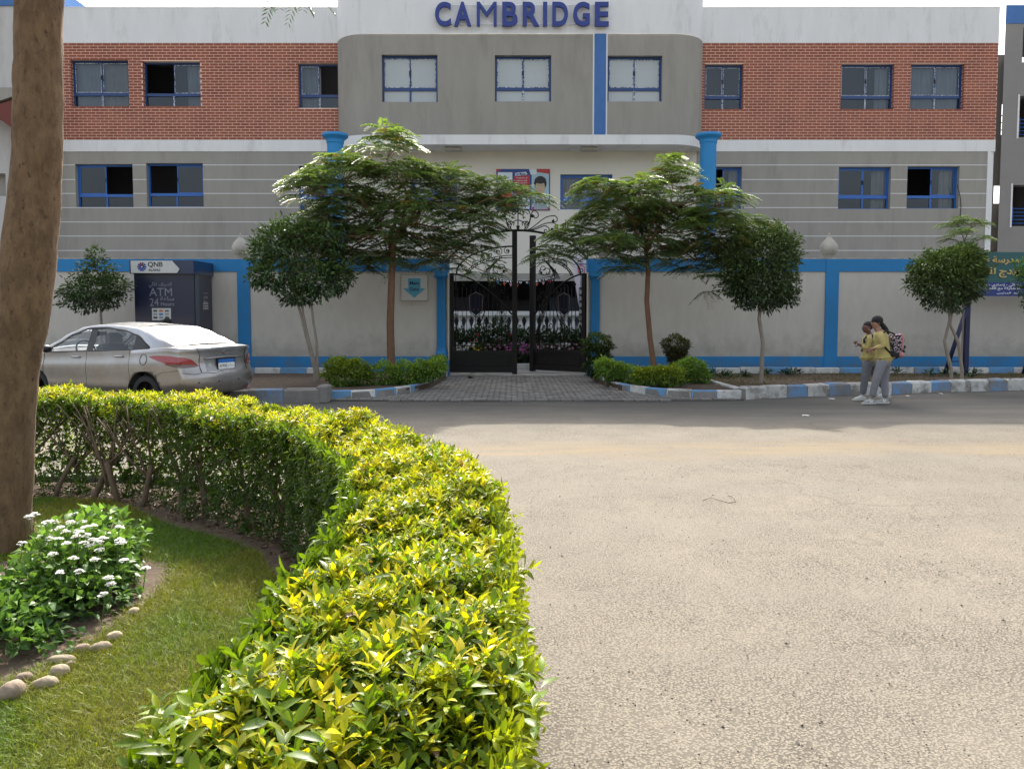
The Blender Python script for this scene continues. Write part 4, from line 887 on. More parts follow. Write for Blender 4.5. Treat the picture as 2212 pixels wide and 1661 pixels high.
mb = MB(); tm_ = mat('sign_navy', (.01, .03, .09), .5); put_text(mb, 'Main', (x0 + .5 * W_, YF - .057, z0 + .68 * H_), .13 * H_ * 1.1, tm_, bold=.02); put_text(mb, 'Gate', (x0 + .5 * W_, YF - .057, z0 + .44 * H_), .13 * H_ * 1.1, tm_, bold=.02); mb.build('lettering', t, fixn=False)

YA = 18.2; ax0, ax1 = xx(285, YA), xx(418, YA); az = zz(563, YA); azm = zz(592, YA); az2 = zz(718, YA)
M_navy = mat('kiosk_navy', (.012, .017, .045), .25, (.016, .022, .055), 1.2, .5, coat=.3); M_navy2 = mat('kiosk_head_navy', (.016, .026, .075), .25, coat=.4); M_pale = mat('kiosk_pale', (.55, .56, .53), .4)
t = thing('atm_kiosk', 'dark navy ATM kiosk with white bank sign standing against the wall behind the car', 'ATM', ((ax0 + ax1) / 2, YA, 0))
yb2 = YF - .06
mb = MB(); mb.box((ax0 + .02, YA + .06, .1), (ax1 - .02, yb2, azm), M_navy); mb.build('cabin', t)
mb = MB(); mb.box((ax0 - .02, YA - .06, azm), (ax1 + .03, yb2, az), M_navy2); mb.build('header', t)
mb = MB(); a, b = xx(283, YA - .1), xx(387, YA - .1); zs0, zs1 = zz(590, YA - .1), zz(563.5, YA - .1); h = zs1 - zs0; mb.extr([(a, zs0), (b - .05, zs0), (b, zs0 + .07), (b, zs0 + h * .36), (b - .17, zs1), (a, zs1)], YA - .1, YA - .062, M_pale); mb.build('sign_panel', t)
mb = MB(); cx, cz = at(306, 577, YA - .11).x, (zs0 + zs1) / 2
lb_, lp_ = mat('logo_blue', (.02, .05, .25), .4), mat('logo_purple', (.10, .02, .09), .4)
for k in range(10):
    a_ = k * math.pi / 5; r0, r1, w_ = .02, .105, .024; d = Vector((math.cos(a_), 0, math.sin(a_))); n = Vector((-math.sin(a_), 0, math.cos(a_))); c = Vector((cx, YA - .104, cz))
    mb.quad([c + d * r0 - n * .01, c + d * r1 - n * w_, c + d * r1 + n * w_, c + d * r0 + n * .01], lp_ if 2 <= k <= 4 else lb_)
mb.build('logo', t, fixn=False)
mb = MB(); x = at(335, 572, YA - .11).x; put_text(mb, 'QNB', (x, YA - .104, zz(573, YA)), .135, M_iron, width=.35, bold=.012); put_text(mb, 'ALAHLI', (x - .03, YA - .104, zz(584, YA)), .055, M_iron, width=.27, bold=.02); mb.build('lettering', t, fixn=False)
M_txt = mat('kiosk_letter', (.20, .23, .28), .5)
mb = MB(); yt = YA + .055; yk = YA + .02
put_text(mb, arabic('الصراف الآلي'), (at(346, 615, yt).x, yt, zz(616, yt)), .14, M_txt, width=.54, bold=.01)
put_text(mb, 'ATM', (at(347, 630, yt).x, yt, zz(631, yt)), .19, M_txt, width=.54)
put_text(mb, '24', (at(333, 652, yt).x, yt, zz(653, yt)), .18, M_txt, width=.21); put_text(mb, 'Hours', (at(362, 656, yt).x, yt, zz(657, yt)), .085, M_txt, width=.32, bold=.015)
put_text(mb, arabic('ساعة'), (at(361, 646, yt).x, yt, zz(645, yt)), .10, M_txt, width=.33, bold=.015); mb.build('lettering', t, fixn=False)
mb = MB(); s0, s1 = at(329, 692, yt), at(369, 666, yt); mb.box((s0.x, yt - .004, s0.z), (s1.x, yt + .004, s1.z), M_pale)
W_, H_ = s1.x - s0.x, s1.z - s0.z
cl = [mat('card%d' % i, c, .5) for i, c in enumerate([(.05, .06, .09), (.5, .12, .03), (.12, .10, .12), (.25, .3, .33), (.03, .2, .5), (.3, .3, .32), (.03, .03, .05), (.2, .25, .3), (.02, .02, .03)])]
for i in range(9): u, v = i % 3, i // 3; mb.box((s0.x + (.07 + u * .31) * W_, yt - .008, s0.z + (.70 - v * .28) * H_), (s0.x + (.07 + u * .31 + .2) * W_, yt - .003, s0.z + (.70 - v * .28 + .16) * H_), cl[i])
mb.build('card_sticker', t)
# right-hand side of the kiosk: glass strip and printed panel
mb = MB(); xs = ax1 - .018; mb.box((xs, YA + .1, .1), (xs + .012, YA + .32, azm - .02), mat('kiosk_glass_strip', (.05, .08, .10), .1)); mb.build('side_glass', t)
mb = MB()
for k, (s_, hh, ww) in enumerate(((arabic('الصراف الآلي'), .05, .26), ('ATM', .07, .24), ('24 Hours', .05, .24))): put_text(mb, s_, (xs + .004, YA + .72, zz(634 + k * 9, YA + .7)), hh, M_pale, width=ww, rz=R(90))
for u in range(4):
    for v in range(3): mb.box((xs, YA + .58 + u * .08, zz(668, YA) + v * .06), (xs + .004, YA + .635 + u * .08, zz(668, YA) + v * .06 + .035), M_pale)
mb.build('side_lettering', t, fixn=False)

# school board on blue posts
YS = 18.3; t = thing('school_board', 'large green and blue Arabic school sign board on dark blue posts', 'sign', (xx(2150, YS), YS, 0)); sx0, sx1 = xx(2100, YS), xx(2420, YS); s0, s1, s2 = zz(640, YS), zz(610, YS), zz(545, YS)
M_sgreen = mat('board_green', (.012, .11, .09), .5, (.012, .08, .10), .8, .6); M_sblue = mat('board_blue', (.012, .035, .19), .5); M_gold = mat('board_gold', (.50, .38, .14), .5); M_post = mat('post_navy', (.008, .012, .06), .5)
mb = MB(); mb.box((sx0, YS, s1), (sx1, YS + .06, s2), M_sgreen); mb.build('upper_panel', t)
mb = MB(); mb.box((sx0, YS, s0), (sx1, YS + .06, s1 - .002), M_sblue); mb.build('lower_panel', t)
mb = MB(); ye = YS - .012
put_text(mb, arabic('مدرسة'), (at(2173, 564, ye).x, ye, zz(563, ye)), .20, M_gold, width=.64, bold=.03, extr=.01); put_text(mb, arabic('كمبريدج للغات'), (at(2166, 590, ye).x, ye, zz(589, ye)), .24, M_gold, width=1.65, bold=.03, extr=.01)
for k in range(9): a_ = math.pi * k / 8; x_, z_c = at(2127, 564, ye).x, zz(564, ye); mb.box((x_ + .10 * math.cos(a_) - .015, ye, z_c + .12 * math.sin(a_) - .015), (x_ + .10 * math.cos(a_) + .015, YS, z_c + .12 * math.sin(a_) + .02), M_gold)
mb.lathe([(.075, 0), (.06, .02), (0, .03)], (x_, ye, z_c), M_gold, 12); mb.build('gold_lettering', t, fixn=False)
mb = MB(); 
put_text(mb, arabic('إبتدائي - إعدادي - ثانوي'), (at(2160, 609, ye).x, ye, zz(616.5, ye)), .085, M_white2, width=1.05, bold=.02)
put_text(mb, arabic('للمشاركة مع القطاع'), (at(2166, 623, ye).x, ye, zz(624, ye)), .088, M_white2, width=.88, bold=.02); put_text(mb, arabic('لبناء المدارس'), (at(2177, 634, ye).x, ye, zz(633.5, ye)), .06, M_white2, width=.52, bold=.015); mb.build('white_lettering', t, fixn=False)
for px in (2093, 2264):
    mb = MB(); x = xx(px, YS + .1); mb.box((x - .05, YS + .07, .1), (x + .05, YS + .17, s2 - .05), M_post); mb.build('post', t)
    mb = MB(); mb.tube([(x - .02, YS + .1, 1.75), (x - .5, YS + .1, .15)], .05, M_post, 4); mb.build('brace', t)
    mb = MB(); mb.tube([(x - .42, YS + .1, .45), (x, YS + .1, .45)], .015, M_post, 4); mb.build('tie', t)
for z in (s0 + .1, s2 - .12): mb = MB(); mb.box((xx(2093, YS), YS + .062, z), (sx1, YS + .12, z + .06), M_post); mb.build('beam', t)
# cable hanging down the right wing
mb = MB(); mb.tube([at(2068, 400 + k * 12, YW - .05) + Vector((.12 * math.sin(k * .4), 0, 0)) for k in range(9)] , .012, M_iron, 4); tag(mb.build('hanging_cable'), 'thin black cable hanging below the rightmost lower window', 'cable')

# ------------------------------------------------------------ street trees
def blob(px, py, rx, ry, Y, dz=None):
    """ellipsoid from an outline in the photograph; depth radius like its width"""
    c = at(px, py, Y); k = Y / 1661; return ((c.x, Y, c.z), (rx * k, (dz or rx * .8) * k, ry * k))
def branch(mb, a, b, r0, r1, m, wob=.12, n=7, sag=0.0):
    a, b = Vector(a), Vector(b); L = (b - a).length; pts = []
    for i in range(n + 1):
        t = i / n; p = a.lerp(b, t); q = mnoise.noise_vector(p * 1.9 + a) * wob * L * math.sin(math.pi * t); pts.append(p + q + Vector((0, 0, sag * L * t * (1 - t))))
    mb.tube(pts, [r0 + (r1 - r0) * i / n for i in range(n + 1)], m, 7 if r0 > .02 else 4); return pts
def acacia(name, label, Y, trunk, fork, blobs, nends, r0, seed, mt=M_trunkb, fl=.45, group='feathery street trees', topcol=(.22, .32, .085), lowcol=(.11, .165, .080), yellow=.05):
    random.seed(seed); base = gd(trunk[0][0], 800, .12); b0 = at(trunk[0][0], trunk[0][1], Y); t = thing(name, label, 'tree', (b0.x, Y, .1), group)
    mb = MB(); pts = [Vector((b0.x, Y, .08))] + [at(p[0], p[1], Y) for p in trunk]; n = len(pts)
    sm = []
    for i in range(n - 1):
        for k in range(4): sm.append(pts[i].lerp(pts[i + 1], k / 4))
    sm.append(pts[-1]); rr = [r0 * (1.25 if i == 0 else 1.0) * (1 - .35 * i / len(sm)) * (1 + .06 * mnoise.noise(p * 3)) for i, p in enumerate(sm)]
    mb.tube(sm, rr, mt, 10); mb.build('trunk', t)
    top = pts[-1]; bl = [blob(b[0], b[1] + b[3] * .12, b[2], b[3] * (1.28 if b[3] > 12 else 1), Y + random.uniform(-.6, .6)) for b in blobs]
    # limbs: from the fork to each clump, joined through a few main limbs
    fk = at(fork[0], fork[1], Y); mains = []
    for i, ang in enumerate((-150, -60, 20, 90, 200, 330)):
        d = Vector((math.cos(R(ang)), math.sin(R(ang)) * .8, .9)); L = random.uniform(.7, 1.1); q = fk + d * L * (blobs[0][2] / 60) * .8; mb = MB()
        mains.append(branch(mb, top, q, r0 * .55, r0 * .3, mt, .15)); mb.build('limb', t)
    ends = []
    for (c, r) in bl:
        c_ = Vector(c); m_ = min((p for ps in mains for p in ps[2:]), key=lambda p: (p - c_).length + max(0, p.z - c_.z) * 1.5); mb = MB()
        pp = branch(mb, m_, c_ - Vector((0, 0, r[2] * .4)), r0 * .26, r0 * .10, mt, .16, 7, .1); mb.build('branch', t); ends.append(pp[-1])
    vol = [b[1][0] * b[1][1] for b in bl]; tot = sum(vol); P = []; Dr = []; tw = MB()
    zlo = min(b[0][2] - b[1][2] for b in bl); zhi = max(b[0][2] + b[1][2] for b in bl); hcol = []
    for (c, r), v, e in zip(bl, vol, ends):
        k = max(4, int(nends * v / tot))
        for _ in range(k):
            while True:
                d = Vector((random.uniform(-1, 1), random.uniform(-1, 1), random.uniform(-1, 1)))
                if .25 < d.length < 1: break
            p = Vector(c) + Vector((d.x * r[0], d.y * r[1], (abs(d.z) * .9 if random.random() < .68 else -abs(d.z)) * r[2]))
            out = Vector((p.x - e.x, p.y - e.y, .25 * (p.z - e.z))); out = out.normalized() if out.length > .01 else Vector((1, 0, 0))
            if random.random() < .4: branch(tw, e, p, .009, .004, mt, .12, 4)
            nf = random.randint(5, 7); a0 = random.uniform(0, 6.28)
            for j in range(nf):
                a = a0 + j * 2 * math.pi / nf; h = Vector((math.cos(a), math.sin(a), random.uniform(-.05, .3))); P.append(p); Dr.append((h + out * .7))
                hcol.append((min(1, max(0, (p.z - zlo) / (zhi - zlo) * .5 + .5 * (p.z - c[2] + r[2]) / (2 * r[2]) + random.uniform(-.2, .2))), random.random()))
    tw.build('twigs', t, fixn=False, kind='stuff')
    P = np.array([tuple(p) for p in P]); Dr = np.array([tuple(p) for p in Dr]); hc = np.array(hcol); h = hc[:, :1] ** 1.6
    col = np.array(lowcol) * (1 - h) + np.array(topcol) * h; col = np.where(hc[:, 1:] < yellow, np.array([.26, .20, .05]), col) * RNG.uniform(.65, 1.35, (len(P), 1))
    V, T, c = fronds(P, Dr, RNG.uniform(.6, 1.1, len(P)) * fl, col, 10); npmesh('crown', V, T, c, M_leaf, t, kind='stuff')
    return t
acacia('acacia_tree', 'tall feathery tree left of the gate with straight reddish-brown trunk and spreading layered crown', 17.0, [(845, 790), (843, 700), (846, 600), (850, 530)], (850, 500),
    [(835, 318, 62, 42), (740, 372, 85, 34), (860, 385, 85, 42), (970, 395, 80, 42), (1075, 408, 62, 30), (1135, 432, 42, 22), (690, 405, 65, 32), (775, 445, 90, 38), (900, 465, 90, 45), (1010, 478, 60, 40),
     (725, 505, 70, 34), (840, 525, 80, 45), (955, 545, 62, 38), (1010, 530, 42, 30), (740, 560, 60, 28), (665, 515, 40, 30), (850, 570, 40, 26), (1055, 450, 50, 25), (700, 462, 55, 28), (690, 565, 52, 26), (640, 540, 34, 20), (1045, 575, 26, 18)], 660, .098, 3)
acacia('acacia_tree', 'feathery tree right of the gate with slender curved trunk and wide flat crown', 16.6, [(1413, 795), (1404, 730), (1397, 650), (1400, 590), (1396, 545)], (1392, 500),
    [(1452, 378, 46, 30), (1300, 418, 58, 28), (1385, 412, 62, 34), (1470, 425, 60, 38), (1545, 428, 50, 30), (1330, 468, 80, 38), (1430, 478, 85, 42), (1540, 485, 72, 36), (1610, 492, 48, 26), (1240, 508, 50, 24),
     (1310, 528, 62, 28), (1405, 535, 62, 24), (1505, 545, 70, 28), (1570, 560, 45, 22), (1195, 545, 36, 22), (1525, 598, 26, 26), (1340, 572, 30, 14), (1590, 520, 40, 25)], 500, .07, 9)
acacia('seedling_tree', 'thin young feathery tree rising above the right clipped round tree', 16.9, [(2082, 640), (2085, 560), (2083, 520)], (2083, 500),
    [(2085, 474, 30, 8), (2055, 485, 16, 7), (2118, 484, 22, 8), (2080, 500, 26, 8), (2112, 515, 22, 7), (2060, 515, 18, 8), (2080, 535, 25, 10)], 46, .018, 12, M_trunkg, .26)
def pruned(name, label, Y, trunks, blobs, n, L, W, top, low, r0, mt, group='street trees by the wall', yellow=None, shell=.5, mm=M_leafd):
    c0 = at(trunks[0][0][0], trunks[0][0][1], Y); t = thing(name, label, 'tree', (c0.x, Y, .1), group); bl = [blob(*b, Y) for b in blobs]
    for tr in trunks:
        mb = MB(); pts = [at(p[0], p[1], Y) for p in tr[:-1]] ; pts = [Vector((pts[0].x, Y, .08))] + pts[:]; q = at(tr[-1][0], tr[-1][1], Y); pts.append(q)
        sm = []
        for i in range(len(pts) - 1):
            for k in range(4): sm.append(pts[i].lerp(pts[i + 1], k / 4))
        sm.append(pts[-1]); mb.tube(sm, [r0 * (1.3 if i == 0 else 1) * (1 - .4 * i / len(sm)) * (1 + .1 * mnoise.noise(p * 4)) for i, p in enumerate(sm)], mt, 9); mb.build('trunk', t)
        for k in range(4):
            b = bl[random.randrange(len(bl))]; mb = MB(); branch(mb, q, Vector(b[0]) + Vector((random.uniform(-.5, .5) * b[1][0], random.uniform(-.5, .5) * b[1][1], random.uniform(-.2, .6) * b[1][2])), r0 * .45, r0 * .15, mt, .15); mb.build('branch', t)
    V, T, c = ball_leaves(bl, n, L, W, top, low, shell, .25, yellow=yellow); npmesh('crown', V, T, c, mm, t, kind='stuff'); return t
pruned('ficus_tree', 'dense dark green clipped ball tree right of the gate on one bare trunk', 16.0, [[(1645, 808), (1648, 740), (1640, 690), (1644, 640)]], [(1645, 578, 84, 84), (1640, 620, 76, 52), (1655, 540, 70, 50), (1600, 600, 42, 40), (1580, 560, 22, 20), (1700, 640, 26, 22), (1690, 520, 22, 20)], 13000, .085, .036, (.13, .19, .06), (.036, .060, .030), .05, M_trunkg)
pruned('ficus_tree', 'clipped ball tree at the right with two crossing pale trunks', 16.3, [[(2055, 800), (2040, 738), (2052, 690), (2048, 640)], [(2078, 800), (2070, 740), (2052, 700), (2062, 640)]], [(2045, 612, 74, 62), (2050, 575, 70, 40), (2085, 600, 46, 46), (2000, 595, 40, 36), (2075, 560, 50, 30)], 12000, .085, .036, (.16, .23, .06), (.040, .066, .032), .04, M_trunkg)
pruned('ficus_tree', 'small pointed dark shrub tree standing behind the silver car', 17.6, [[(219, 700), (217, 660)]], [(207, 556, 22, 22), (207, 590, 46, 30), (205, 625, 70, 30), (200, 650, 66, 22), (160, 632, 36, 16), (248, 618, 36, 26)], 4200, .09, .038, (.10, .16, .045), (.035, .06, .028), .035, M_trunkg, shell=.3)
pruned('multi_stem_tree', 'small leafy tree with three thin leaning pale stems left of the gate', 16.6, [[(684, 800), (668, 740), (655, 680), (648, 600)], [(686, 800), (684, 740), (676, 690), (668, 600)], [(680, 800), (662, 730), (645, 660), (630, 600)]],
    [(600, 520, 52, 44), (565, 550, 32, 36), (645, 505, 52, 34), (705, 515, 46, 34), (600, 590, 54, 40), (680, 600, 66, 44), (735, 600, 32, 36), (645, 640, 45, 20), (560, 600, 25, 25)], 6000, .11, .052, (.13, .21, .06), (.045, .080, .038), .035, M_trunkg, shell=.25)
pruned('leaning_tree', 'leafy branch tips of a tree at the right edge before the school board', 15.5, [[(2262, 800), (2252, 650)]], [(2222, 580, 30, 16), (2216, 602, 26, 18), (2235, 640, 30, 30), (2260, 600, 60, 60)], 1100, .11, .045, (.10, .20, .04), (.03, .07, .02), .04, M_trunkg, shell=.2, mm=M_leaf)
# clipped shrubs in the two gate planters
def shrub(label, Y, blobs, n, top, low, yellow=None, group='clipped shrubs by the gate', L=.065, W=.026):
    c = at(blobs[0][0], blobs[0][1], Y); t = thing('clipped_shrub', label, 'shrub', (c.x, Y, .1), group); bl = [blob(*b, Y) for b in blobs]
    bl = [(c_, (r[0], min(max(r[1], .25), .5), r[2])) for c_, r in bl]
    for k in range(5): mb = MB(); p = Vector((c.x + random.uniform(-.12, .12), Y + random.uniform(-.1, .1), .1)); b = bl[random.randrange(len(bl))]; branch(mb, p, Vector(b[0]), .018, .007, M_trunkg, .2); mb.build('stem', t)
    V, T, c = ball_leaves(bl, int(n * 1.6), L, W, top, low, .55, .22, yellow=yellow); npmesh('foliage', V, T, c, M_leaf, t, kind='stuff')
gt, gl = (.25, .40, .06), (.09, .17, .035); yt_ = (.36, .42, .03)
shrub('rounded yellow-green shrub at the left end of the left planter', 15.6, [(748, 808, 50, 32), (730, 790, 30, 20), (765, 795, 30, 20)], 3200, (.24, .32, .04), gl, (yt_, .4))
shrub('long low green shrub along the curved kerb left of the gate', 15.9, [(830, 812, 42, 28), (880, 808, 40, 26), (915, 802, 34, 24), (940, 795, 24, 22)], 4600, gt, gl, (yt_, .15))
shrub('small green shrub against the left gate pilaster', 18.2, [(948, 786, 18, 18)], 700, gt, gl)
shrub('tall trimmed square-topped shrub right beside the gate', 17.6, [(1292, 742, 32, 22), (1290, 765, 28, 22), (1287, 795, 24, 22)], 3000, (.08, .13, .03), (.02, .04, .015))
shrub('low green shrub behind the curved kerb right of the gate', 16.3, [(1320, 800, 34, 22), (1352, 808, 34, 22), (1305, 790, 20, 16)], 2800, gt, gl, (yt_, .12))
shrub('low yellow-tipped shrub in the front of the right planter', 15.4, [(1410, 812, 36, 20), (1445, 812, 36, 22), (1385, 812, 20, 18)], 3400, (.26, .34, .04), gl, (yt_, .5))
shrub('cube-topped reddish green shrub on a short neck in the right planter', 17.4, [(1460, 745, 30, 20), (1462, 765, 22, 12), (1468, 782, 24, 16)], 2300, (.09, .11, .035), (.035, .03, .016), ((.16, .09, .04), .3))
shrub('dark green bush at the right end of the right planter', 16.2, [(1495, 795, 32, 20), (1505, 812, 30, 18), (1475, 800, 25, 20)], 2600, gt, gl)
# small border plants along the foot of the wall, and dry grass on the verge
PLBL = ['small dark leafy plant at the foot of the right wall'] * 22
for i in range(22):
    px = random.choice([random.uniform(1500, 1620), random.uniform(1630, 1760), random.uniform(1790, 2200)]); Y = random.uniform(17.3, 18.6); x = (px - 1106) / 1661 * Y; t = thing('border_plant', PLBL[i], 'plant', (x, Y, .13), 'young plants along the right wall')
    k = 26; D = nrm(np.c_[RNG.normal(0, 1, (k, 2)), RNG.uniform(.4, 1.6, k)]); P = np.tile([x, Y, .13], (k, 1)) + D * RNG.uniform(.02, .14, (k, 1)); V, T, c = leaves(P, D, np.tile([0, 0, 1.], (k, 1)) + rv(k, .3), RNG.uniform(.09, .15, k), RNG.uniform(.03, .05, k), np.array([.03, .06, .022]) * RNG.uniform(.6, 1.6, (k, 1))); npmesh('foliage', V, T, c, M_leafd, t)
def grass(name, P, H, W, col, m, parent=None, lean=.5, **tg):
    n = len(P); a = RNG.uniform(0, 6.283, n); S = np.c_[np.cos(a), np.sin(a), np.zeros(n)]; Lr = np.c_[RNG.normal(0, lean, (n, 2)), np.ones(n)]; Lr = nrm(Lr); h = H[:, None]
    mid = P + Lr * h * .55; tip = P + Lr * h * .85 + np.c_[Lr[:, :2] * h * .8, h * .08]
    w_ = S * W[:, None]; V = np.stack([P - w_, P + w_, mid + w_ * .7, mid - w_ * .7, tip], 1).reshape(-1, 3)
    T = (np.arange(n) * 5)[:, None, None] + np.array([[0, 1, 2], [0, 2, 3], [3, 2, 4]])[None]
    return npmesh(name, V, T.reshape(-1, 3), np.repeat(col, 5, 0), m, parent, kind='stuff', **tg)
n = 16000; X = RNG.uniform(4.2, 13, n); Yg = RNG.uniform(15.6, 18.7, n); ok = (Yg > 15.2 + (X - 4.5) * .19) & (np.sin(X * 1.7) + np.sin(Yg * 3 + X) + RNG.normal(0, .8, n) > -.4); P = np.c_[X, Yg, np.full(n, .125)][ok]; k = len(P)
dry = RNG.random((k, 1)); grass('verge_grass', P, RNG.uniform(.03, .10, k), RNG.uniform(.003, .006, k), np.array([.10, .11, .035]) * dry + np.array([.16, .12, .06]) * (1 - dry), M_leaf, None, .7, label='patchy dry grass on the verge between wall and right kerb', cat='grass')
n = 2600; t_ = RNG.uniform(0, 1, n); X = 3.2 + 1.6 * t_; P = np.c_[X, 14.55 + RNG.normal(0, .09, n), np.zeros(n)]; grass('kerb_weeds', P, RNG.uniform(.02, .07, n), RNG.uniform(.002, .004, n), np.tile([.15, .11, .06], (n, 1)) * RNG.uniform(.6, 1.3, (n, 1)), M_leaf, None, .9, label='dry weeds along the foot of the right planter kerb', cat='weeds')

# flower bed and plants behind the gate
def clump(name, label, cat, cx, Y, z, r, h, n, L, W, top, low, flower=None, nf=0, group=None):
    t = thing(name, label, cat, (cx, Y, z), group); V, T, c = ball_leaves([((cx, Y, z + h * .5), (r, .35, h * .55))], n * 2, L, W, top, low, .3, .25); npmesh('foliage', V, T, c, M_leafd, t, kind='stuff')
    if flower:
        k = nf; P = np.c_[cx + RNG.normal(0, r * .55, k), Y + RNG.uniform(-.4, 0, k), z + h * RNG.uniform(.55, 1.05, k)]; q = 6; PP = np.repeat(P, q, 0); a = np.tile(np.arange(q) * 2 * np.pi / q, k)
        D = np.c_[np.cos(a), -np.ones(k * q) * .35, np.sin(a)]; V, T, c = leaves(PP, D, np.tile([0, -1., .3], (k * q, 1)), np.full(k * q, .045), np.full(k * q, .034), np.tile(flower, (k * q, 1)) * RNG.uniform(.8, 1.2, (k * q, 1))); npmesh('blossoms', V, T, c, M_fl, t, kind='stuff')
FL = [((.75, .75, .75), 'white'), ((.55, .12, .42), 'magenta'), ((.60, .42, .05), 'yellow'), ((.55, .30, .40), 'pink'), ((.50, .03, .06), 'red')]
for px, fi, nf in ((1000, 0, 34), (1040, 2, 12), (1068, 3, 16), (1098, 1, 18), (1132, 1, 22), (1160, 3, 16), (1192, 3, 16), (1222, 0, 24), (1250, 3, 10)):
    clump('flower_clump', 'low bed plant with %s blossoms seen through %s' % (FL[fi][1], 'the left edge of the left gate leaf|the left part of the left leaf|the middle of the left gate leaf|the right part of the left leaf|the gap between the gate leaves|the left edge of the right gate leaf|the middle of the right gate leaf|the right part of the right leaf|the right edge of the right gate leaf'.split('|')[round((px - 1000) / 31)]), 'flowers', xx(px, 21.7), 21.7, .18, .34, .55, 420, .07, .03, (.05, .09, .03), (.015, .03, .012), FL[fi][0], nf, 'flowers in the bed behind the gate')
for px, hh, fl_ in ((985, .95, None), (1030, 1.05, 4), (1075, 1.15, 4), (1125, 1.0, None), (1170, .95, None), (1215, .95, None), (1255, .9, None)):
    clump('bed_shrub', 'leafy %s shrub before the white balustrade, %s' % ('red-flowered' if fl_ else 'dark', {985: 'leftmost behind the gate', 1030: 'second from the left', 1075: 'tallest, third from the left', 1125: 'seen in the gap between the leaves', 1170: 'just right of the gap', 1215: 'behind the right gate leaf', 1255: 'rightmost behind the gate'}[px]), 'shrub', xx(px, 22.3), 22.3, .18, .42, hh, 700, .10, .05, (.045, .085, .028), (.012, .025, .01), FL[fl_][0] if fl_ else None, 3, 'shrubs before the balustrade')
for px in (1003, 1082, 1245):
    cx = xx(px, 21.9); t = thing('cycad', 'dark spiky palm-like plant in the bed behind the %s' % {1003: 'left side of the left gate leaf', 1082: 'right side of the left gate leaf', 1245: 'right gate leaf'}[px], 'plant', (cx, 21.9, .18), 'spiky plants behind the gate'); k = 26; P = np.tile([cx, 21.9, .5], (k, 1)); a = RNG.uniform(0, 6.28, k); D = np.c_[np.cos(a), np.sin(a) * .6, RNG.uniform(.3, 1.3, k)]
    V, T, c = fronds(P, D, np.full(k, .75), np.tile([.018, .035, .018], (k, 1)), 14, .22, .02); npmesh('fronds', V, T, c, M_leafd, t, kind='stuff')

# ------------------------------------------------------------ island: lawn, hedge, flowers, stones, near tree
OUT = [(-6.2, 7.05), (-5.2, 7.05), (-4.4, 7.0), (-3.6, 6.97), (-2.95, 6.85), (-2.4, 6.45), (-1.95, 6.0), (-1.42, 5.66), (-.98, 5.25), (-.52, 4.42), (-.20, 3.75), (-.06, 3.1), (-.02, 2.5), (0.0, 1.9), (0.0, 1.2), (0, .5)]
def offs(P, d):
    o = []
    for i, p in enumerate(P):
        a, b = P[max(0, i - 1)], P[min(len(P) - 1, i + 1)]; t = Vector((b[0] - a[0], b[1] - a[1])).normalized(); o.append((p[0] - (-t.y) * -d * -1 if False else p[0] + t.y * d, p[1] - t.x * d))
    return o
INN = offs(OUT, .62); MID = offs(OUT, .29)
soil('island_soil', [(p[0], p[1]) for p in offs(OUT, .02)] + [(-.9, .4), (-6.2, .4)], .075)
kerb('island_kerb', offs(OUT, -.06)[::-1], .6, .13, .12, [M_kgrey])
mb = MB(); lawn_poly = [(p[0], p[1]) for p in offs(OUT, .78)] + [(-6.2, .5)]; mb.add([(x, y, .09) for x, y in lawn_poly], [tuple(range(len(lawn_poly)))], mat('lawn_earth', (.07, .075, .025), .95, (.10, .085, .035), 7, .8, .6, 60)); mb.build('lawn', kind='structure')
n = 520000; X = RNG.uniform(-4.6, -.55, n); Yg = RNG.uniform(1.6, 6.5, n); d2 = RNG.random(n) < np.clip(1.25 - Yg * .12, .4, 1)
bedc = np.array([-2.62, 3.80])
def bed_d(X, Y): return (np.abs((X - bedc[0]) / .67) ** 3.4 + np.abs((Y - bedc[1]) / .84) ** 3.4) ** (1 / 3.4)
from functools import lru_cache
LP = np.array(lawn_poly)
def inpoly(X, Y, P):
    c = np.zeros(len(X), bool); j = len(P) - 1
    for i in range(len(P)):
        cond = ((P[i, 1] > Y) != (P[j, 1] > Y)) & (X < (P[j, 0] - P[i, 0]) * (Y - P[i, 1]) / (P[j, 1] - P[i, 1] + 1e-12) + P[i, 0]); c ^= cond; j = i
    return c
ok = inpoly(X, Yg, LP) & (bed_d(X, Yg) > 1.03 + RNG.normal(0, .04, n)) & d2; X, Yg = X[ok], Yg[ok]; k = len(X)
pat = np.array([mnoise.noise(Vector((x * 1.1, y * 1.1, 0))) + .5 * mnoise.noise(Vector((x * 3.1, y * 3.1, 4))) for x, y in zip(X, Yg)])
dd = np.clip(.45 + pat * .9 + RNG.normal(0, .22, k) + .35 * np.exp(-((bed_d(X, Yg) - 1.15) / .16) ** 2), 0, 1)[:, None]
col = np.array([.100, .205, .012]) * (1 - dd) + np.array([.235, .24, .030]) * dd
grass('lawn_grass', np.c_[X, Yg, np.full(k, .088)], RNG.uniform(.025, .055, k), RNG.uniform(.0012, .0024, k), col * RNG.uniform(.5, 1.45, (k, 1)), M_leaf, None, .75, label='short green and yellowish lawn grass inside the hedge', cat='grass')

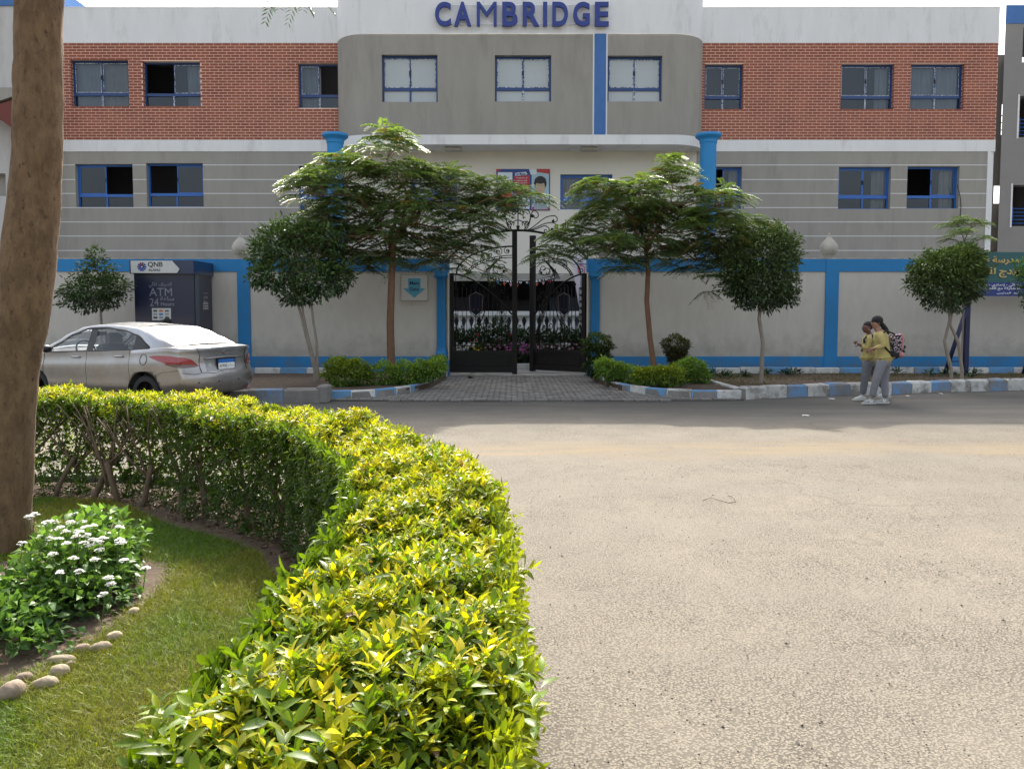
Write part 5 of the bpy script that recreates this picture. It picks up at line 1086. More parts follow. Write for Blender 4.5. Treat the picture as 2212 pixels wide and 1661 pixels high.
# hedge
def resample(P, step):
    P = [Vector((p[0], p[1], 0)) for p in P]; L = [0]
    for a, b in zip(P, P[1:]): L.append(L[-1] + (b - a).length)
    def pos(s):
        for i in range(len(P) - 1):
            if s <= L[i + 1]: return P[i].lerp(P[i + 1], (s - L[i]) / (L[i + 1] - L[i])), (P[i + 1] - P[i]).normalized()
        return P[-1], (P[-1] - P[-2]).normalized()
    return pos, L[-1]
pos, HL = resample(MID, .1); HH = .885
tbl = [pos(HL * i / 400) for i in range(401)]; TP = np.array([(p.x, p.y) for p, d in tbl]); TD = np.array([(d.x, d.y) for p, d in tbl])
hedge = thing('hedge', 'golden-leaved clipped hedge curving from the left background to the near foreground', 'hedge', (MID[4][0], MID[4][1], .07))
def hpoint(s, v, z):
    """s along 0..1, v across -1..1, z height"""
    i = np.clip((s * 400).astype(int), 0, 400); f = s * 400 - i; p = TP[i]; d = TD[i]; nrm_ = np.c_[-d[:, 1], d[:, 0]]; p = p + d * (f * HL / 400)[:, None]
    return np.c_[p + nrm_ * (v * .272)[:, None], z], d, nrm_
hn = lambda s, v: .035 * np.sin(s * 37) + .03 * np.sin(s * 91 + v * 2) + .02 * np.sin(s * 190 + v * 5)
FL_ = []; 
def near_weight(n, p=1.0):
    s = RNG.random(n * 3); pp = TP[np.clip((s * 400).astype(int), 0, 400)]; dist = np.hypot(pp[:, 0], pp[:, 1]); keep = RNG.random(n * 3) < np.clip(p / dist ** .6, .22, 1); return s[keep][:n]
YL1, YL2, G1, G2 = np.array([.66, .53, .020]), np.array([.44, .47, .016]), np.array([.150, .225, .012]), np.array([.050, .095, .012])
def rosettes(P, up, nl, L, cA, cB, spread, hero):
    n = len(P); PP = np.repeat(P, nl, 0); a = np.tile(np.arange(nl) * 2.4, n) + np.repeat(RNG.uniform(0, 6.28, n), nl); k = np.tile(np.arange(nl) / nl, n)
    U = nrm(np.repeat(up, nl, 0)); ref = nrm(np.cross(U, np.tile([.3, .9, .1], (n * nl, 1)))); r2 = np.cross(U, ref)
    tilt = (spread * (1 - k * .75) + RNG.normal(0, .12, n * nl))[:, None]
    D = ref * np.cos(a)[:, None] * tilt + r2 * np.sin(a)[:, None] * tilt + U * (1.05 - .45 * tilt)
    PP = PP + U * (k * .035)[:, None]
    Ln = np.repeat(L, nl) * RNG.uniform(.75, 1.15, n * nl) * (1 - .35 * k); Wn = Ln * RNG.uniform(.30, .42, n * nl)
    mixv = np.clip(k * 1.1 + RNG.normal(0, .18, n * nl) + np.repeat(RNG.normal(0, .22, n), nl), 0, 1)[:, None]
    col = np.repeat(cA, nl, 0) * (1 - mixv) + np.repeat(cB, nl, 0) * mixv; col *= RNG.uniform(.8, 1.2, (n * nl, 1))
    return leaves(PP, D, U + rv(n * nl, .15), Ln, Wn, np.clip(col, 0, .95), hero, .16, .30)
def region(n, face, hero_d=3.0):
    s = near_weight(n); n = len(s)
    if face == 'top': v = RNG.uniform(-1.05, 1.05, n); z = HH + hn(s, v) - .05 * np.abs(v) ** 4 + RNG.normal(0, .018, n) - .04; up = np.c_[RNG.normal(0, .25, (n, 2)), np.ones(n)]
    else:
        sg = 1 if face == 'out' else -1     # out = road side
        z = HH * (1 - RNG.random(n) ** (1.25 if sg > 0 else 1.5)) * .93 + .05; v = sg * (.98 + RNG.normal(0, .07, n) + .05 * np.sin(s * 120 + z * 8)); up = None
    P, d, nn = hpoint(s, v, z)
    if up is None:
        sg = 1 if face == 'out' else -1; up = np.c_[nn * sg + RNG.normal(0, .35, (n, 2)), RNG.uniform(.1, 1.0, n)]
    return s, P, up
def addset(s, P, up, nl, L0, cA, cB, spread):
    n = len(P); dist = np.hypot(P[:, 0], P[:, 1]); L = L0 * RNG.uniform(.62, 1.42, n); h = dist < 3.1
    out = []
    for m_, hero in ((h, True), (~h, False)):
        if m_.sum(): out.append(rosettes(P[m_], up[m_], nl, L[m_], cA[m_], cB[m_], spread, hero))
    return out
parts = []
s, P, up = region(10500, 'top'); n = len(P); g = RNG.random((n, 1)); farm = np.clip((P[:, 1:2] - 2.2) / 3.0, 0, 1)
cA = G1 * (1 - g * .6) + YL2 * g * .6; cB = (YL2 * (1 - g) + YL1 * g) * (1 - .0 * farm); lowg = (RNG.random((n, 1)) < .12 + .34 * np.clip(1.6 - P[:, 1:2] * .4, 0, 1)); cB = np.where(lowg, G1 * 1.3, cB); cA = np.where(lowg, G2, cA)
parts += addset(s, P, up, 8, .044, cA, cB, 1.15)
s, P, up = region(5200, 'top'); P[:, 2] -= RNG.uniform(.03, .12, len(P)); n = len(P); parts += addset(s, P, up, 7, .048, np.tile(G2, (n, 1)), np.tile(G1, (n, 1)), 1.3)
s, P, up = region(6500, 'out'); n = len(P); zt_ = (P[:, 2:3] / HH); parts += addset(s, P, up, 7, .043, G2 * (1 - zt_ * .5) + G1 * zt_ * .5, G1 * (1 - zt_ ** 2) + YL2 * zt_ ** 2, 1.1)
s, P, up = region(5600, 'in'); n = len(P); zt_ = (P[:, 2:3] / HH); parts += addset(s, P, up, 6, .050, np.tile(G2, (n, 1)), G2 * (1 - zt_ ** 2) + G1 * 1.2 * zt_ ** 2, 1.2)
# inner loose leaves
s = RNG.random(22000); v = RNG.uniform(-.95, .95, len(s)); z = HH * (1 - RNG.random(len(s)) ** 1.5 * .93) - .05; P, d, nn = hpoint(s, v, z); n = len(P)
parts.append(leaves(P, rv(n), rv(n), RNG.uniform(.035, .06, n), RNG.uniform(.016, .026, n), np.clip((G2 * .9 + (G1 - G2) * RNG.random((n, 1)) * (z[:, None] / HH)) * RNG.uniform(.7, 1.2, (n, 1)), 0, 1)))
s, P, up = region(1500, 'top'); n = len(P); P[:, 2] -= .02; parts.append(leaves(P, up + rv(n, .45), rv(n), RNG.uniform(.03, .075, n), RNG.uniform(.004, .007, n), np.tile([.17, .11, .06], (n, 1)) * RNG.uniform(.5, 1.2, (n, 1))))   # clipped twig ends
s, P, up = region(700, 'top'); n = len(P); parts.append(leaves(P, rv(n), up, RNG.uniform(.03, .05, n), RNG.uniform(.014, .022, n), np.tile([.26, .15, .06], (n, 1)) * RNG.uniform(.5, 1.3, (n, 1))))                                           # withered leaves
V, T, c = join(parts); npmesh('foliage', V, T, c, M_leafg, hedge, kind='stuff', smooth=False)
# taller loose shoots at the near left corner and along the edge
sh = []; P0 = []; 
for (x, y, z) in [(-.60, 1.24, .90), (-.56, 1.2, .92), (-.50, 1.15, .96), (.03, 1.28, .93), (.02, 1.4, .90), (-.35, 1.12, .97), (.03, 1.75, .82), (-.45, 1.25, .98)]:
    for k in range(3):
        P0.append((x + random.uniform(-.02, .02), y + random.uniform(-.02, .02), z + k * .03 - .04))
P0 = np.array(P0); n = len(P0); g = RNG.random((n, 1)); V, T, c = rosettes(P0, np.c_[RNG.normal(0, .2, (n, 2)), np.ones(n)], 5, np.full(n, .052), G2 * (1 - g * .5) * 1.6 + G1 * g * .5, G1 * (1 - g) * 1.2 + YL2 * g * .9, 1.2, True); npmesh('shoots', V, T, c, M_leafg, hedge, kind='stuff')
M_stem = mat('hedge_stem', (.17, .12, .075), .9, (.10, .07, .045), 14, .7, .5, 60, stretch=(3, 3, 1))
def hstem(x, y, lean, rr=.022, spread=.45):
    mb = MB(); b = Vector((x, y, .06)); m_ = b + Vector((lean * .5, .04, .34)); branch(mb, b, m_, rr * 1.15, rr, M_stem, .08, 5)
    for k in range(5):
        a = -1 + 2 * k / 4; q = m_ + Vector((a * spread + random.uniform(-.05, .05), random.uniform(-.05, .3), .42 + random.uniform(-.05, .08))); pp = branch(mb, m_ - Vector((0, 0, random.uniform(0, .2))), q, rr * .55, rr * .2, M_stem, .1, 6)
        for j in range(3): p = pp[2 + j]; branch(mb, p, p + Vector((random.uniform(-.15, .15), random.uniform(-.12, .12), random.uniform(.1, .25))), rr * .22, rr * .1, M_stem, .1, 4)
    mb.build('stem', hedge, fixn=False)
for px, py, ln in ((100, 1085, .3), (182, 1092, .25), (238, 1100, -.2), (292, 1106, .12), (372, 1120, .1), (430, 1135, -.08), (525, 1160, -.04), (590, 1180, .08), (625, 1190, -.1), (665, 1190, .1), (700, 1180, 0), (40, 1080, -.1)):
    p = gd(px, py, .06); hstem(p.x, p.y + .12, ln, random.uniform(.018, .028))
for i in range(9): s_ = .62 + i * .043; p, d = pos(HL * s_); hstem(p.x + random.uniform(-.1, .1), p.y, random.uniform(-.1, .1), .02, .22)
# fallen leaves under the hedge
n = 1500; s = RNG.random(n); P, d, nn = hpoint(s, RNG.uniform(-1.5, -.2, n), np.full(n, .082)); parts = leaves(P, np.c_[RNG.normal(0, 1, (n, 2)), np.zeros(n)], np.tile([0, 0, 1.], (n, 1)) + rv(n, .3), RNG.uniform(.03, .055, n), RNG.uniform(.012, .022, n), np.array([.16, .10, .05]) * RNG.uniform(.4, 1.5, (n, 1)))
npmesh('leaf_litter', *parts, M_leafd, None, kind='stuff', label='dry brown fallen leaves on the soil under the hedge', cat='leaf litter')

# flowering bush at the foot of the near tree
fb = thing('flowering_bush', 'leafy green bush with white flower clusters at the foot of the big trunk', 'bush', (-2.55, 4.1, .09))
bl = [((-2.36, 4.12, .21), (.27, .42, .25)), ((-2.36, 4.15, .22), (.27, .33, .22)), ((-2.36, 3.78, .16), (.36, .20, .17)), ((-2.78, 3.66, .12), (.45, .25, .18)), ((-2.47, 4.5, .24), (.29, .25, .18)), ((-2.2, 3.95, .15), (.2, .2, .14)), ((-2.42, 3.48, .15), (.34, .18, .16)), ((-2.75, 3.34, .15), (.40, .18, .17)), ((-2.28, 3.36, .12), (.26, .14, .13))]
mb = MB()
for k in range(26): b = bl[random.randrange(5)]; p = Vector((-2.55 + random.uniform(-.3, .3), 4.05 + random.uniform(-.25, .25), .09)); branch(mb, p, Vector(b[0]) + Vector((random.uniform(-.8, .8) * b[1][0], random.uniform(-.8, .8) * b[1][1], random.uniform(0, .8) * b[1][2])), .007, .003, M_stem, .2, 5)
mb.build('stems', fb, fixn=False, kind='stuff')
V, T, c = ball_leaves(bl, 6600, .052, .036, (.16, .29, .055), (.040, .105, .040), .45, .25); npmesh('foliage', V, T, c, M_leaf, fb, kind='stuff')
fpx = [(62, 1118), (75, 1112), (103, 1135), (115, 1128), (130, 1142), (160, 1112), (100, 1130), (118, 1148), (140, 1150), (90, 1160), (105, 1165), (185, 1140), (170, 1150), (188, 1158), (200, 1168), (200, 1138), (214, 1172), (222, 1165), (165, 1160), (180, 1175), (196, 1180), (258, 1140), (262, 1175), (258, 1168), (145, 1176), (48, 1175), (115, 1198), (158, 1208), (205, 1210), (215, 1190), (170, 1236), (130, 1238), (235, 1250), (225, 1285), (315, 1228), (268, 1212), (240, 1262), (150, 1130), (125, 1165), (178, 1128)]
for (px, py) in fpx:
    c_ = gd(px, py, min(.50, max(.22, .50 - (py - 1112) * .0012 + random.uniform(-.02, .02))) if px < 280 else .22); parts = []; k = 16
    a = RNG.uniform(0, 6.28, k); rr = np.sqrt(RNG.random(k)) * .021; ctr = np.c_[c_.x + np.cos(a) * rr, c_.y + np.sin(a) * rr, c_.z + .012 * (1 - (rr / .021) ** 2) + RNG.normal(0, .002, k)]
    q = 5; PP = np.repeat(ctr, q, 0); a2 = np.tile(np.arange(q) * 1.2566, k) + np.repeat(RNG.uniform(0, 6, k), q); D = np.c_[np.cos(a2), np.sin(a2), np.full(k * q, .25)]
    V, T, c = leaves(PP, D, np.tile([0, 0, 1.], (k * q, 1)) + rv(k * q, .2), np.full(k * q, .0105), np.full(k * q, .010), np.tile([.85, .84, .80], (k * q, 1)) * RNG.uniform(.9, 1.05, (k * q, 1))); npmesh('flower_cluster', V, T, c, M_fl, fb)
    mb = MB(); branch(mb, c_ + Vector((-.03, .02, -.14)), c_, .0025, .002, mat('green_stem', (.08, .14, .03), .7), .1, 3); mb.build('flower_stalk', fb, fixn=False)
# river stones edging the bed
M_peb = mat('river_stone', (.30, .25, .165), .8, (.22, .18, .12), 3, .6, .25, 60); M_peb2 = mat('river_stone_pink', (.20, .145, .105), .85, (.27, .21, .15), 5, .8, .3, 60)
for (px, py, rx, ry, rot, m_, lab) in ((95, 1482, 27, 15, .2, M_peb, 'smooth oval stone, frontmost of the row edging the flower bed'), (126, 1455, 24, 15, -.5, M_peb, 'rounded tan stone second from the front of the bed edge'), (130, 1430, 32, 11, 0, M_peb, 'long flat stone half under the bush leaves'),
        (215, 1403, 23, 12, .2, M_peb, 'oval pale stone near the right end of the bed edge'), (175, 1406, 18, 11, 0, M_peb2, 'brownish stone tucked behind the oval stones'), (245, 1379, 18, 11, .1, mat('river_stone_pale', (.45, .38, .24), .85, (.30, .24, .16), 9, .9, .5, 50), 'rough yellowish stone at the right end of the bed edge'),
        (50, 1470, 18, 13, -.2, M_peb2, 'small brown stone at the left of the bed edge'), (20, 1500, 26, 24, .1, M_peb2, 'large reddish stone at the left frame edge'), (288, 1325, 13, 9, -.4, MATS['river_stone_pale'], 'small pale stone beside the straggling flower stems'), (150, 1440, 10, 8, 0, M_peb2, 'small dark stone between the oval stones')):
    p = gd(px, py + ry * .8, .08); k = p.y / 1661; mb = MB(); mb.ell((p.x, p.y + ry * k * .5, .09 + ry * k * .62), (rx * k, ry * k * 1.25, ry * k * 1.05), m_, 20, 12, Matrix.Rotation(rot, 4, 'Z'), .16); tag(mb.build('river_stone'), lab, 'stone')
mb = MB(); sgp = lambda x: math.copysign(abs(x) ** .6, x); ps = [(bedc[0] + .72 * sgp(math.cos(a * .2618)), bedc[1] + .90 * sgp(math.sin(a * .2618))) for a in range(24)]; mb.add([(x, y, .094) for x, y in ps], [tuple(range(24))], M_soil); mb.build('bed_soil', kind='structure')

# big near trunk at the left
nt_ = thing('near_tree', 'thick brown foreground tree trunk rising out of the top left of the picture', 'tree', (-3.15, 4.8, .09))
TRK = [(8, 1290, 54), (12, 1200, 52), (16, 1100, 47), (24, 950, 47), (33, 800, 47), (48, 680, 52), (62, 560, 54), (75, 440, 50), (84, 320, 46), (82, 200, 45), (82, 100, 46), (82, 0, 47), (78, -150, 48)]
def trunkmesh():
    Y = 4.85; vs = []; fs = []; nA = 40; rows = []
    P = [(at(a, b, Y), c * Y / 1661) for a, b, c in TRK]; sub = []
    for i in range(len(P) - 1):
        for k in range(6): t = k / 6; sub.append((P[i][0].lerp(P[i + 1][0], t), P[i][1] * (1 - t) + P[i + 1][1] * t))
    sub.append(P[-1]); mb = MB()
    for i, (p, r) in enumerate(sub):
        for j in range(nA):
            a = 2 * math.pi * j / nA; d = Vector((math.cos(a), math.sin(a), 0)); q = p + d * r; nz = .020 * mnoise.noise(Vector((q.x * 3, q.y * 3, q.z * 1.5))) + .009 * mnoise.noise(Vector((q.x * 14, q.y * 14, q.z * 7))) + .004 * mnoise.noise(q * 40)
            vs.append(q + d * nz)
    for i in range(len(sub) - 1):
        for j in range(nA): fs.append((i * nA + j, i * nA + (j + 1) % nA, (i + 1) * nA + (j + 1) % nA, (i + 1) * nA + j))
    mb.add(vs, fs, M_bark, True); mb.build('trunk', nt_); return sub[-1]
M_bark = mat('near_bark', (.190, .118, .064), .97, (.110, .066, .036), 7, .9, 1.0, 30, stretch=(2.2, 2.2, 1), col3=(.05, .028, .016), scale3=16, lo3=.56, hi3=.70)
tp, tr = trunkmesh()
ends = []
for k, (dx, dy, dz) in enumerate(((1.6, -.4, 1.5), (-1.5, .5, 1.8), (.4, 1.5, 1.9), (-.6, -1.6, 1.6), (.9, .8, 2.4))): mb = MB(); pp = branch(mb, tp - Vector((0, 0, .1)), tp + Vector((dx, dy, dz)), .10, .03, M_bark, .12, 8); mb.build('limb', nt_); ends.append(pp[-1])
tw = MB(); P = []; D = []
hang = at(620, -28, 4.6)
for tgt, nf in (((at(606, -44, 4.6)), 5), (at(655, -40, 4.7), 3)):
    branch(tw, ends[0], tgt + Vector((-.05, .1, .12)), .012, .004, M_trunkb, .1, 8)
    for j in range(nf): a = j * 2.1 + .4; P.append(tuple(tgt + Vector((0, 0, .02)))); D.append((math.cos(a) * .8 + .2, math.sin(a) * .5, -.55))
for e_ in ends:
    for _ in range(26):
        q = e_ + Vector((random.uniform(-1.1, 1.1), random.uniform(-1.1, 1.1), random.uniform(-.1, .9)))
        if q.z < 4.6: continue
        branch(tw, e_, q, .012, .005, M_trunkb, .12, 4)
        for j in range(6): a = random.uniform(0, 6.28); P.append(tuple(q)); D.append((math.cos(a), math.sin(a), random.uniform(-.1, .3)))
tw.build('twigs', nt_, fixn=False, kind='stuff'); P = np.array(P); D = np.array(D); n = len(P); Lf = np.full(n, .40); Lf[:8] = .20
V, T, c = fronds(P, D, Lf, np.tile([.05, .10, .03], (n, 1)), 12, .32, .022); npmesh('crown', V, T, c, M_leaf, nt_, kind='stuff')

# ------------------------------------------------------------ silver car
CPS = R(23); car = thing('parked_car', 'dusty silver four-door saloon parked at the kerb behind the hedge, rear towards the camera', 'car', (-4.68, 12.68, 0), rot=math.pi - CPS)
M_paint = mat('silver_paint', (.46, .47, .50), .30, (.34, .34, .34), 1.2, .6, 0, 60, metal=.75, coat=.6, col3=(.30, .26, .20), scale3=1.6, lo3=.50, hi3=.80, dirt=(-.55, .35, (.27, .23, .17), .75))
M_seam = mat('seam_black', (.01, .01, .01), .7); M_rub = mat('tyre_rubber', (.022, .022, .022), .85); M_alloy = mat('wheel_cover', (.38, .38, .39), .35, metal=.8)
M_cint = mat('car_interior', (.07, .065, .06), .9); M_seat = mat('car_seat', (.16, .15, .145), .9); M_cgl = glassmat('car_glass', (.93, .96, .96), .02); M_rgl = glassmat('rear_car_glass', (.25, .28, .30), .45, .22)
M_red = mat('tail_red', (.28, .008, .012), .15, coat=.8); M_amb = mat('tail_smoke', (.13, .07, .06), .2, coat=.8); M_blk = mat('black_trim', (.012, .012, .013), .4)
LC, WC = 4.37, .85
def smooth(a, b, x): t = min(1, max(0, (x - a) / (b - a))); return t * t * (3 - 2 * t)
def ipl(tab, x):
    if x <= tab[0][0]: return tab[0][1]
    for (a, b), (c, d) in zip(tab, tab[1:]):
        if x <= c: t = (x - a) / (c - a); t = t * t * (3 - 2 * t) * .5 + t * .5; return b + (d - b) * t
    return tab[-1][1]
BELT = [(0, 1.03), (.35, 1.055), (.8, 1.03), (1.3, 1.0), (2.2, .965), (3.2, .93), (3.7, .90), (4.15, .80), (4.37, .66)]
DECK = [(0, 1.05), (.12, 1.075), (.35, 1.085), (.75, 1.09), (3.2, 1.0), (3.5, .98), (3.9, .93), (4.2, .82), (4.37, .68)]
BOT = [(0, .30), (.4, .24), (1.0, .20), (3.4, .19), (4.1, .22), (4.37, .30)]
def plan(s_): return WC * (1 - .06 * (1 - smooth(0, .9, s_)) ** 1.5 - .13 * smooth(3.4, 4.37, s_) ** 1.6)
def rearx(z): return ipl([(.2, .16), (.30, .06), (.45, .0), (.62, .01), (.68, .055), (.78, .09), (.98, .085), (1.05, .035), (1.09, .05)], z)
def body_pt(u, v, t):
    """u length 0..1, v width -1..1, t height 0..1"""
    s_ = u * LC; zb = ipl(BOT, s_); zt = ipl(DECK, s_) * (1 - .0) if abs(v) < 1 else ipl(BELT, s_); zedge = ipl(BELT, s_); k = abs(v) ** 3.0; ztop = ipl(DECK, s_) * (1 - k) + zedge * k
    z = zb + (ztop - zb) * t; hw = plan(s_); tt = t
    side = 1 - .10 * (1 - smooth(0, .30, tt)) - .035 * smooth(.55, 1, tt) + .012 * math.exp(-((tt - .72) / .07) ** 2) - .012 * math.exp(-((tt - .42) / .12) ** 2)
    y = v * hw * side
    eu = (1 - u) ** 7; fu = u ** 9
    s2 = s_ + eu * (rearx(z) + .20 * abs(v) ** 3.4) - fu * (.32 * abs(v) ** 2.6 + .10 * (1 - smooth(0, .4, t)) + .16 * smooth(.5, 1, t))
    return Vector((s2, y, z))
def car_body():
    us = sorted(set([i / 64 for i in range(65)])); seams = [1.27 / LC, 2.28 / LC, 3.36 / LC]
    us = sorted(set(us + [x for q in seams for x in (q - .0011, q + .0011)])); ts = [i / 14 for i in range(15)]; vs_ = [-1 + 2 * i / 20 for i in range(21)]
    bm = bmesh.new(); cache = {}
    def V(u, v, t):
        k = (round(u, 5), round(v, 5), round(t, 5))
        if k not in cache:
            p = body_pt(u, v, t); s_ = u * LC
            if t == 1 and .78 < s_ < 3.42 and abs(v) < .91: p.z = .60 if abs(v) < .85 else p.z - .02
            cache[k] = bm.verts.new(p)
        return cache[k]
    mats_ = [M_paint, M_seam, M_cint]
    def face(vs, m):
        try: f = bm.faces.new(vs); f.material_index = m; f.smooth = True
        except ValueError: pass
    for a, b in zip(us, us[1:]):
        sm_ = (b - a) < .003
        for c, d in zip(ts, ts[1:]):
            for v in (-1, 1): face([V(a, v, c), V(b, v, c), V(b, v, d), V(a, v, d)], 1 if sm_ and c > .06 else 0)
        for c, d in zip(vs_, vs_[1:]):
            for t in (0, 1):
                s_ = (a + b) / 2 * LC; face([V(a, c, t), V(b, c, t), V(b, d, t), V(a, d, t)], 2 if t == 0 or (.75 < s_ < 3.42 and abs(c + d) / 2 < .88) else 0)
    for a, b in zip(ts, ts[1:]):
        for c, d in zip(vs_, vs_[1:]):
            for u in (0, 1): face([V(u, c, a), V(u, d, a), V(u, d, b), V(u, c, b)], 0)
    bmesh.ops.recalc_face_normals(bm, faces=bm.faces); me = bpy.data.meshes.new('body'); bm.to_mesh(me); bm.free()
    for m in mats_: me.materials.append(m)
    o = bpy.data.objects.new('body', me); C.objects.link(o)
    cm = MB()
    for s_ in (.98, 3.55): cm.tube([(s_, -1.2, .315), (s_, 1.2, .315)], .355, M_seam, 36)
    # arches only cut the outer 0.28 m
    cm2 = MB()
    for s_ in (.98, 3.55):
        for y in (-1, 1): cm2.tube([(s_, y * .55, .315), (s_, y * 1.2, .315)], .355, M_seam, 36)
    c = cm2.build('arch_cutter'); md = o.modifiers.new('b', 'BOOLEAN'); md.object = c; md.operation = 'DIFFERENCE'; md.solver = 'EXACT'; md.material_mode = 'TRANSFER'
    bpy.context.view_layer.update(); me2 = bpy.data.meshes.new_from_object(o.evaluated_get(bpy.context.evaluated_depsgraph_get())); bpy.data.objects.remove(o); bpy.data.objects.remove(c)
    # split off the four doors as parts
    def piece(name, keep):
        b_ = bmesh.new(); b_.from_mesh(me2); dl = [f for f in b_.faces if not keep(f)]; bmesh.ops.delete(b_, geom=dl, context='FACES'); m = bpy.data.meshes.new(name); b_.to_mesh(m); b_.free()
        for q in me2.materials: m.materials.append(q)
        x = bpy.data.objects.new(name, m); C.objects.link(x); x.parent = car; return x
    def door_of(f):
        c = f.calc_center_median(); n = f.normal
        if abs(c.y) < .60 or abs(n.y) < .5 or f.material_index != 0 or c.z < .33 or (c - Vector((.98, c.y, .315))).length < .37: return None
        if 1.272 < c.x < 2.278: return ('r', c.y > 0)
        if 2.282 < c.x < 3.358: return ('f', c.y > 0)
        return None
    piece('body', lambda f: door_of(f) is None)
    return [(k, piece('door', lambda f: door_of(f) == k)) for k in (('r', True), ('f', True), ('r', False), ('f', False))]
doors = car_body()
# greenhouse
ZG_ = [(.50, 1.075), (.94, 1.045), (1.0, 1.09), (1.25, 1.235), (1.6, 1.315), (2.0, 1.355), (2.4, 1.345), (2.75, 1.24), (3.05, 1.08), (3.32, .945), (3.45, .94)]
ZR_ = [(.46, 1.085), (.8, 1.20), (1.1, 1.315), (1.35, 1.375), (1.8, 1.405), (2.2, 1.41), (2.55, 1.375), (2.85, 1.27), (3.15, 1.115), (3.45, .96)]
def gw(s_, z): # half width of the glasshouse
    return plan(s_) * .965 - .045 - (z - .95) * .36 - .06 * smooth(1.1, .45, s_) if True else 0
def zg(s_): return max(ipl(ZG_, s_), ipl(BELT, s_) + .004)
def zr(s_): return max(ipl(ZR_, s_), zg(s_) + .012)
for sg_ in (1, -1):
    mb = MB(); ss = [.46 + (3.47 - .46) * i / 60 for i in range(61)]; vs = []; fs = []
    for s_ in ss:
        a, b = zg(s_), zr(s_)
        if s_ < .94: a = ipl(BELT, s_) - .03
        for k in range(4): z = a + (b - a) * k / 3; vs.append((s_, sg_ * (gw(s_, z) + .012 * math.sin(math.pi * k / 3)), z))
        vs.append((s_, sg_ * (gw(s_, b) - .03), b - .012))
    for i in range(60):
        for k in range(4): fs.append((i * 5 + k, (i + 1) * 5 + k, (i + 1) * 5 + k + 1, i * 5 + k + 1))
    mb.add(vs, fs, M_paint, True); mb.build('roof_rail', car, local=True, fixn=True)
    def spane(s0, s1, m, nm, inset=.018, bz=.0):
        mb = MB(); vs = []; fs = []; n = 14
        for i in range(n + 1):
            s_ = s0 + (s1 - s0) * i / n; a = ipl(BELT, s_) - .005; b = max(zg(s_) + .004, a + .004)
            for k in range(4): z = a + (b - a) * k / 3; vs.append((s_, sg_ * (gw(s_, z) - inset + .008), z))
        for i in range(n):
            for k in range(3): fs.append((i * 4 + k, (i + 1) * 4 + k, (i + 1) * 4 + k + 1, i * 4 + k + 1))
        mb.add(vs, fs, m, True); return mb.build(nm, car, local=True)
    spane(1.30, 2.20, M_cgl, 'side_window'); spane(2.36, 3.18, M_cgl, 'side_window'); spane(.95, 1.30, M_blk, 'quarter_panel', .010); spane(2.20, 2.36, M_blk, 'centre_pillar', .008); spane(3.18, 3.34, M_blk, 'quarter_panel', .008)
    mb = MB(); pts = [(.95 + 2.4 * i / 20, 0, 0) for i in range(21)]
    mb.tube([(p[0], sg_ * (gw(p[0], ipl(BELT, p[0])) + .006), ipl(BELT, p[0]) + .006) for p in pts], .010, M_blk, 5)
    mb.tube([(.94 + 2.4 * i / 30, sg_ * (gw(.94 + 2.4 * i / 30, zg(.94 + 2.4 * i / 30)) + .004), zg(.94 + 2.4 * i / 30) + .004) for i in range(31)], .011, M_blk, 5); mb.build('window_trim', car, local=True)
def span(s0, s1, m, nm, crown, n=14, zo=0.0, ends=0.0):
    mb = MB(); vs = []; fs = []; w_ = 14
    for i in range(n + 1):
        s_ = s0 + (s1 - s0) * i / n; z = zr(s_) + zo; g = gw(s_, zr(s_)) - .02
        for k in range(w_ + 1): v = -1 + 2 * k / w_; c = 1 - v * v; vs.append((s_ + ends * c, v * g, z + crown * c - .008))
    for i in range(n):
        for k in range(w_): fs.append((i * (w_ + 1) + k, (i + 1) * (w_ + 1) + k, (i + 1) * (w_ + 1) + k + 1, i * (w_ + 1) + k + 1))
    mb.add(vs, fs, m, True); return mb.build(nm, car, local=True)
span(1.33, 2.62, M_paint, 'roof', .045); span(2.62, 3.46, M_cgl, 'windscreen', .035, 14, 0, .10); span(.47, 1.34, M_rgl, 'rear_window', .030, 14, .0, -.06)
mb = MB(); mb.extr([(1.44, 1.44), (1.60, 1.455), (1.45, 1.49)], -.015, .015, M_blk); mb.build('antenna_fin', car, local=True)
# shelf and dash, seats, steering wheel
mb = MB(); mb.box((.55, -.60, .98), (1.30, .60, 1.0), M_cint); mb.box((3.0, -.66, .70), (3.45, .66, .93), M_cint); mb.build('dashboard', car, local=True)
for s_, y in ((2.25, .36), (2.25, -.36), (1.25, .38), (1.25, -.38)):
    mb = MB(); mb.bbox((s_ - .08, y - .24, .55), (s_ + .08, y + .24, 1.08), M_seat, .05, Matrix.Translation((0, 0, 0))); mb.bbox((s_ - .11, y - .13, 1.09), (s_ - .01, y + .13, 1.27), M_seat, .05); mb.bbox((s_ - .05, y - .25, .5), (s_ + .5, y + .25, .68), M_seat, .04); mb.build('seat', car, local=True)
mb = MB(); c = Vector((2.88, .36, .96)); mb.tube([c + Vector((.06 * math.cos(a * .3142) , .18 * math.sin(a * .3142), .17 * math.cos(a * .3142))) for a in range(21)], .016, M_blk, 6, False); mb.build('steering_wheel', car, local=True)
mb = MB(); mb.box((2.95, -.12, 1.20), (2.98, .12, 1.27), M_blk); mb.build('rear_mirror', car, local=True)
for sg_ in (1, -1): mb = MB(); mb.ell((3.12, sg_ * .93, 1.0), (.07, .10, .065), M_blk if sg_ > 0 else M_paint, 12, 8); mb.build('side_mirror', car, local=True)
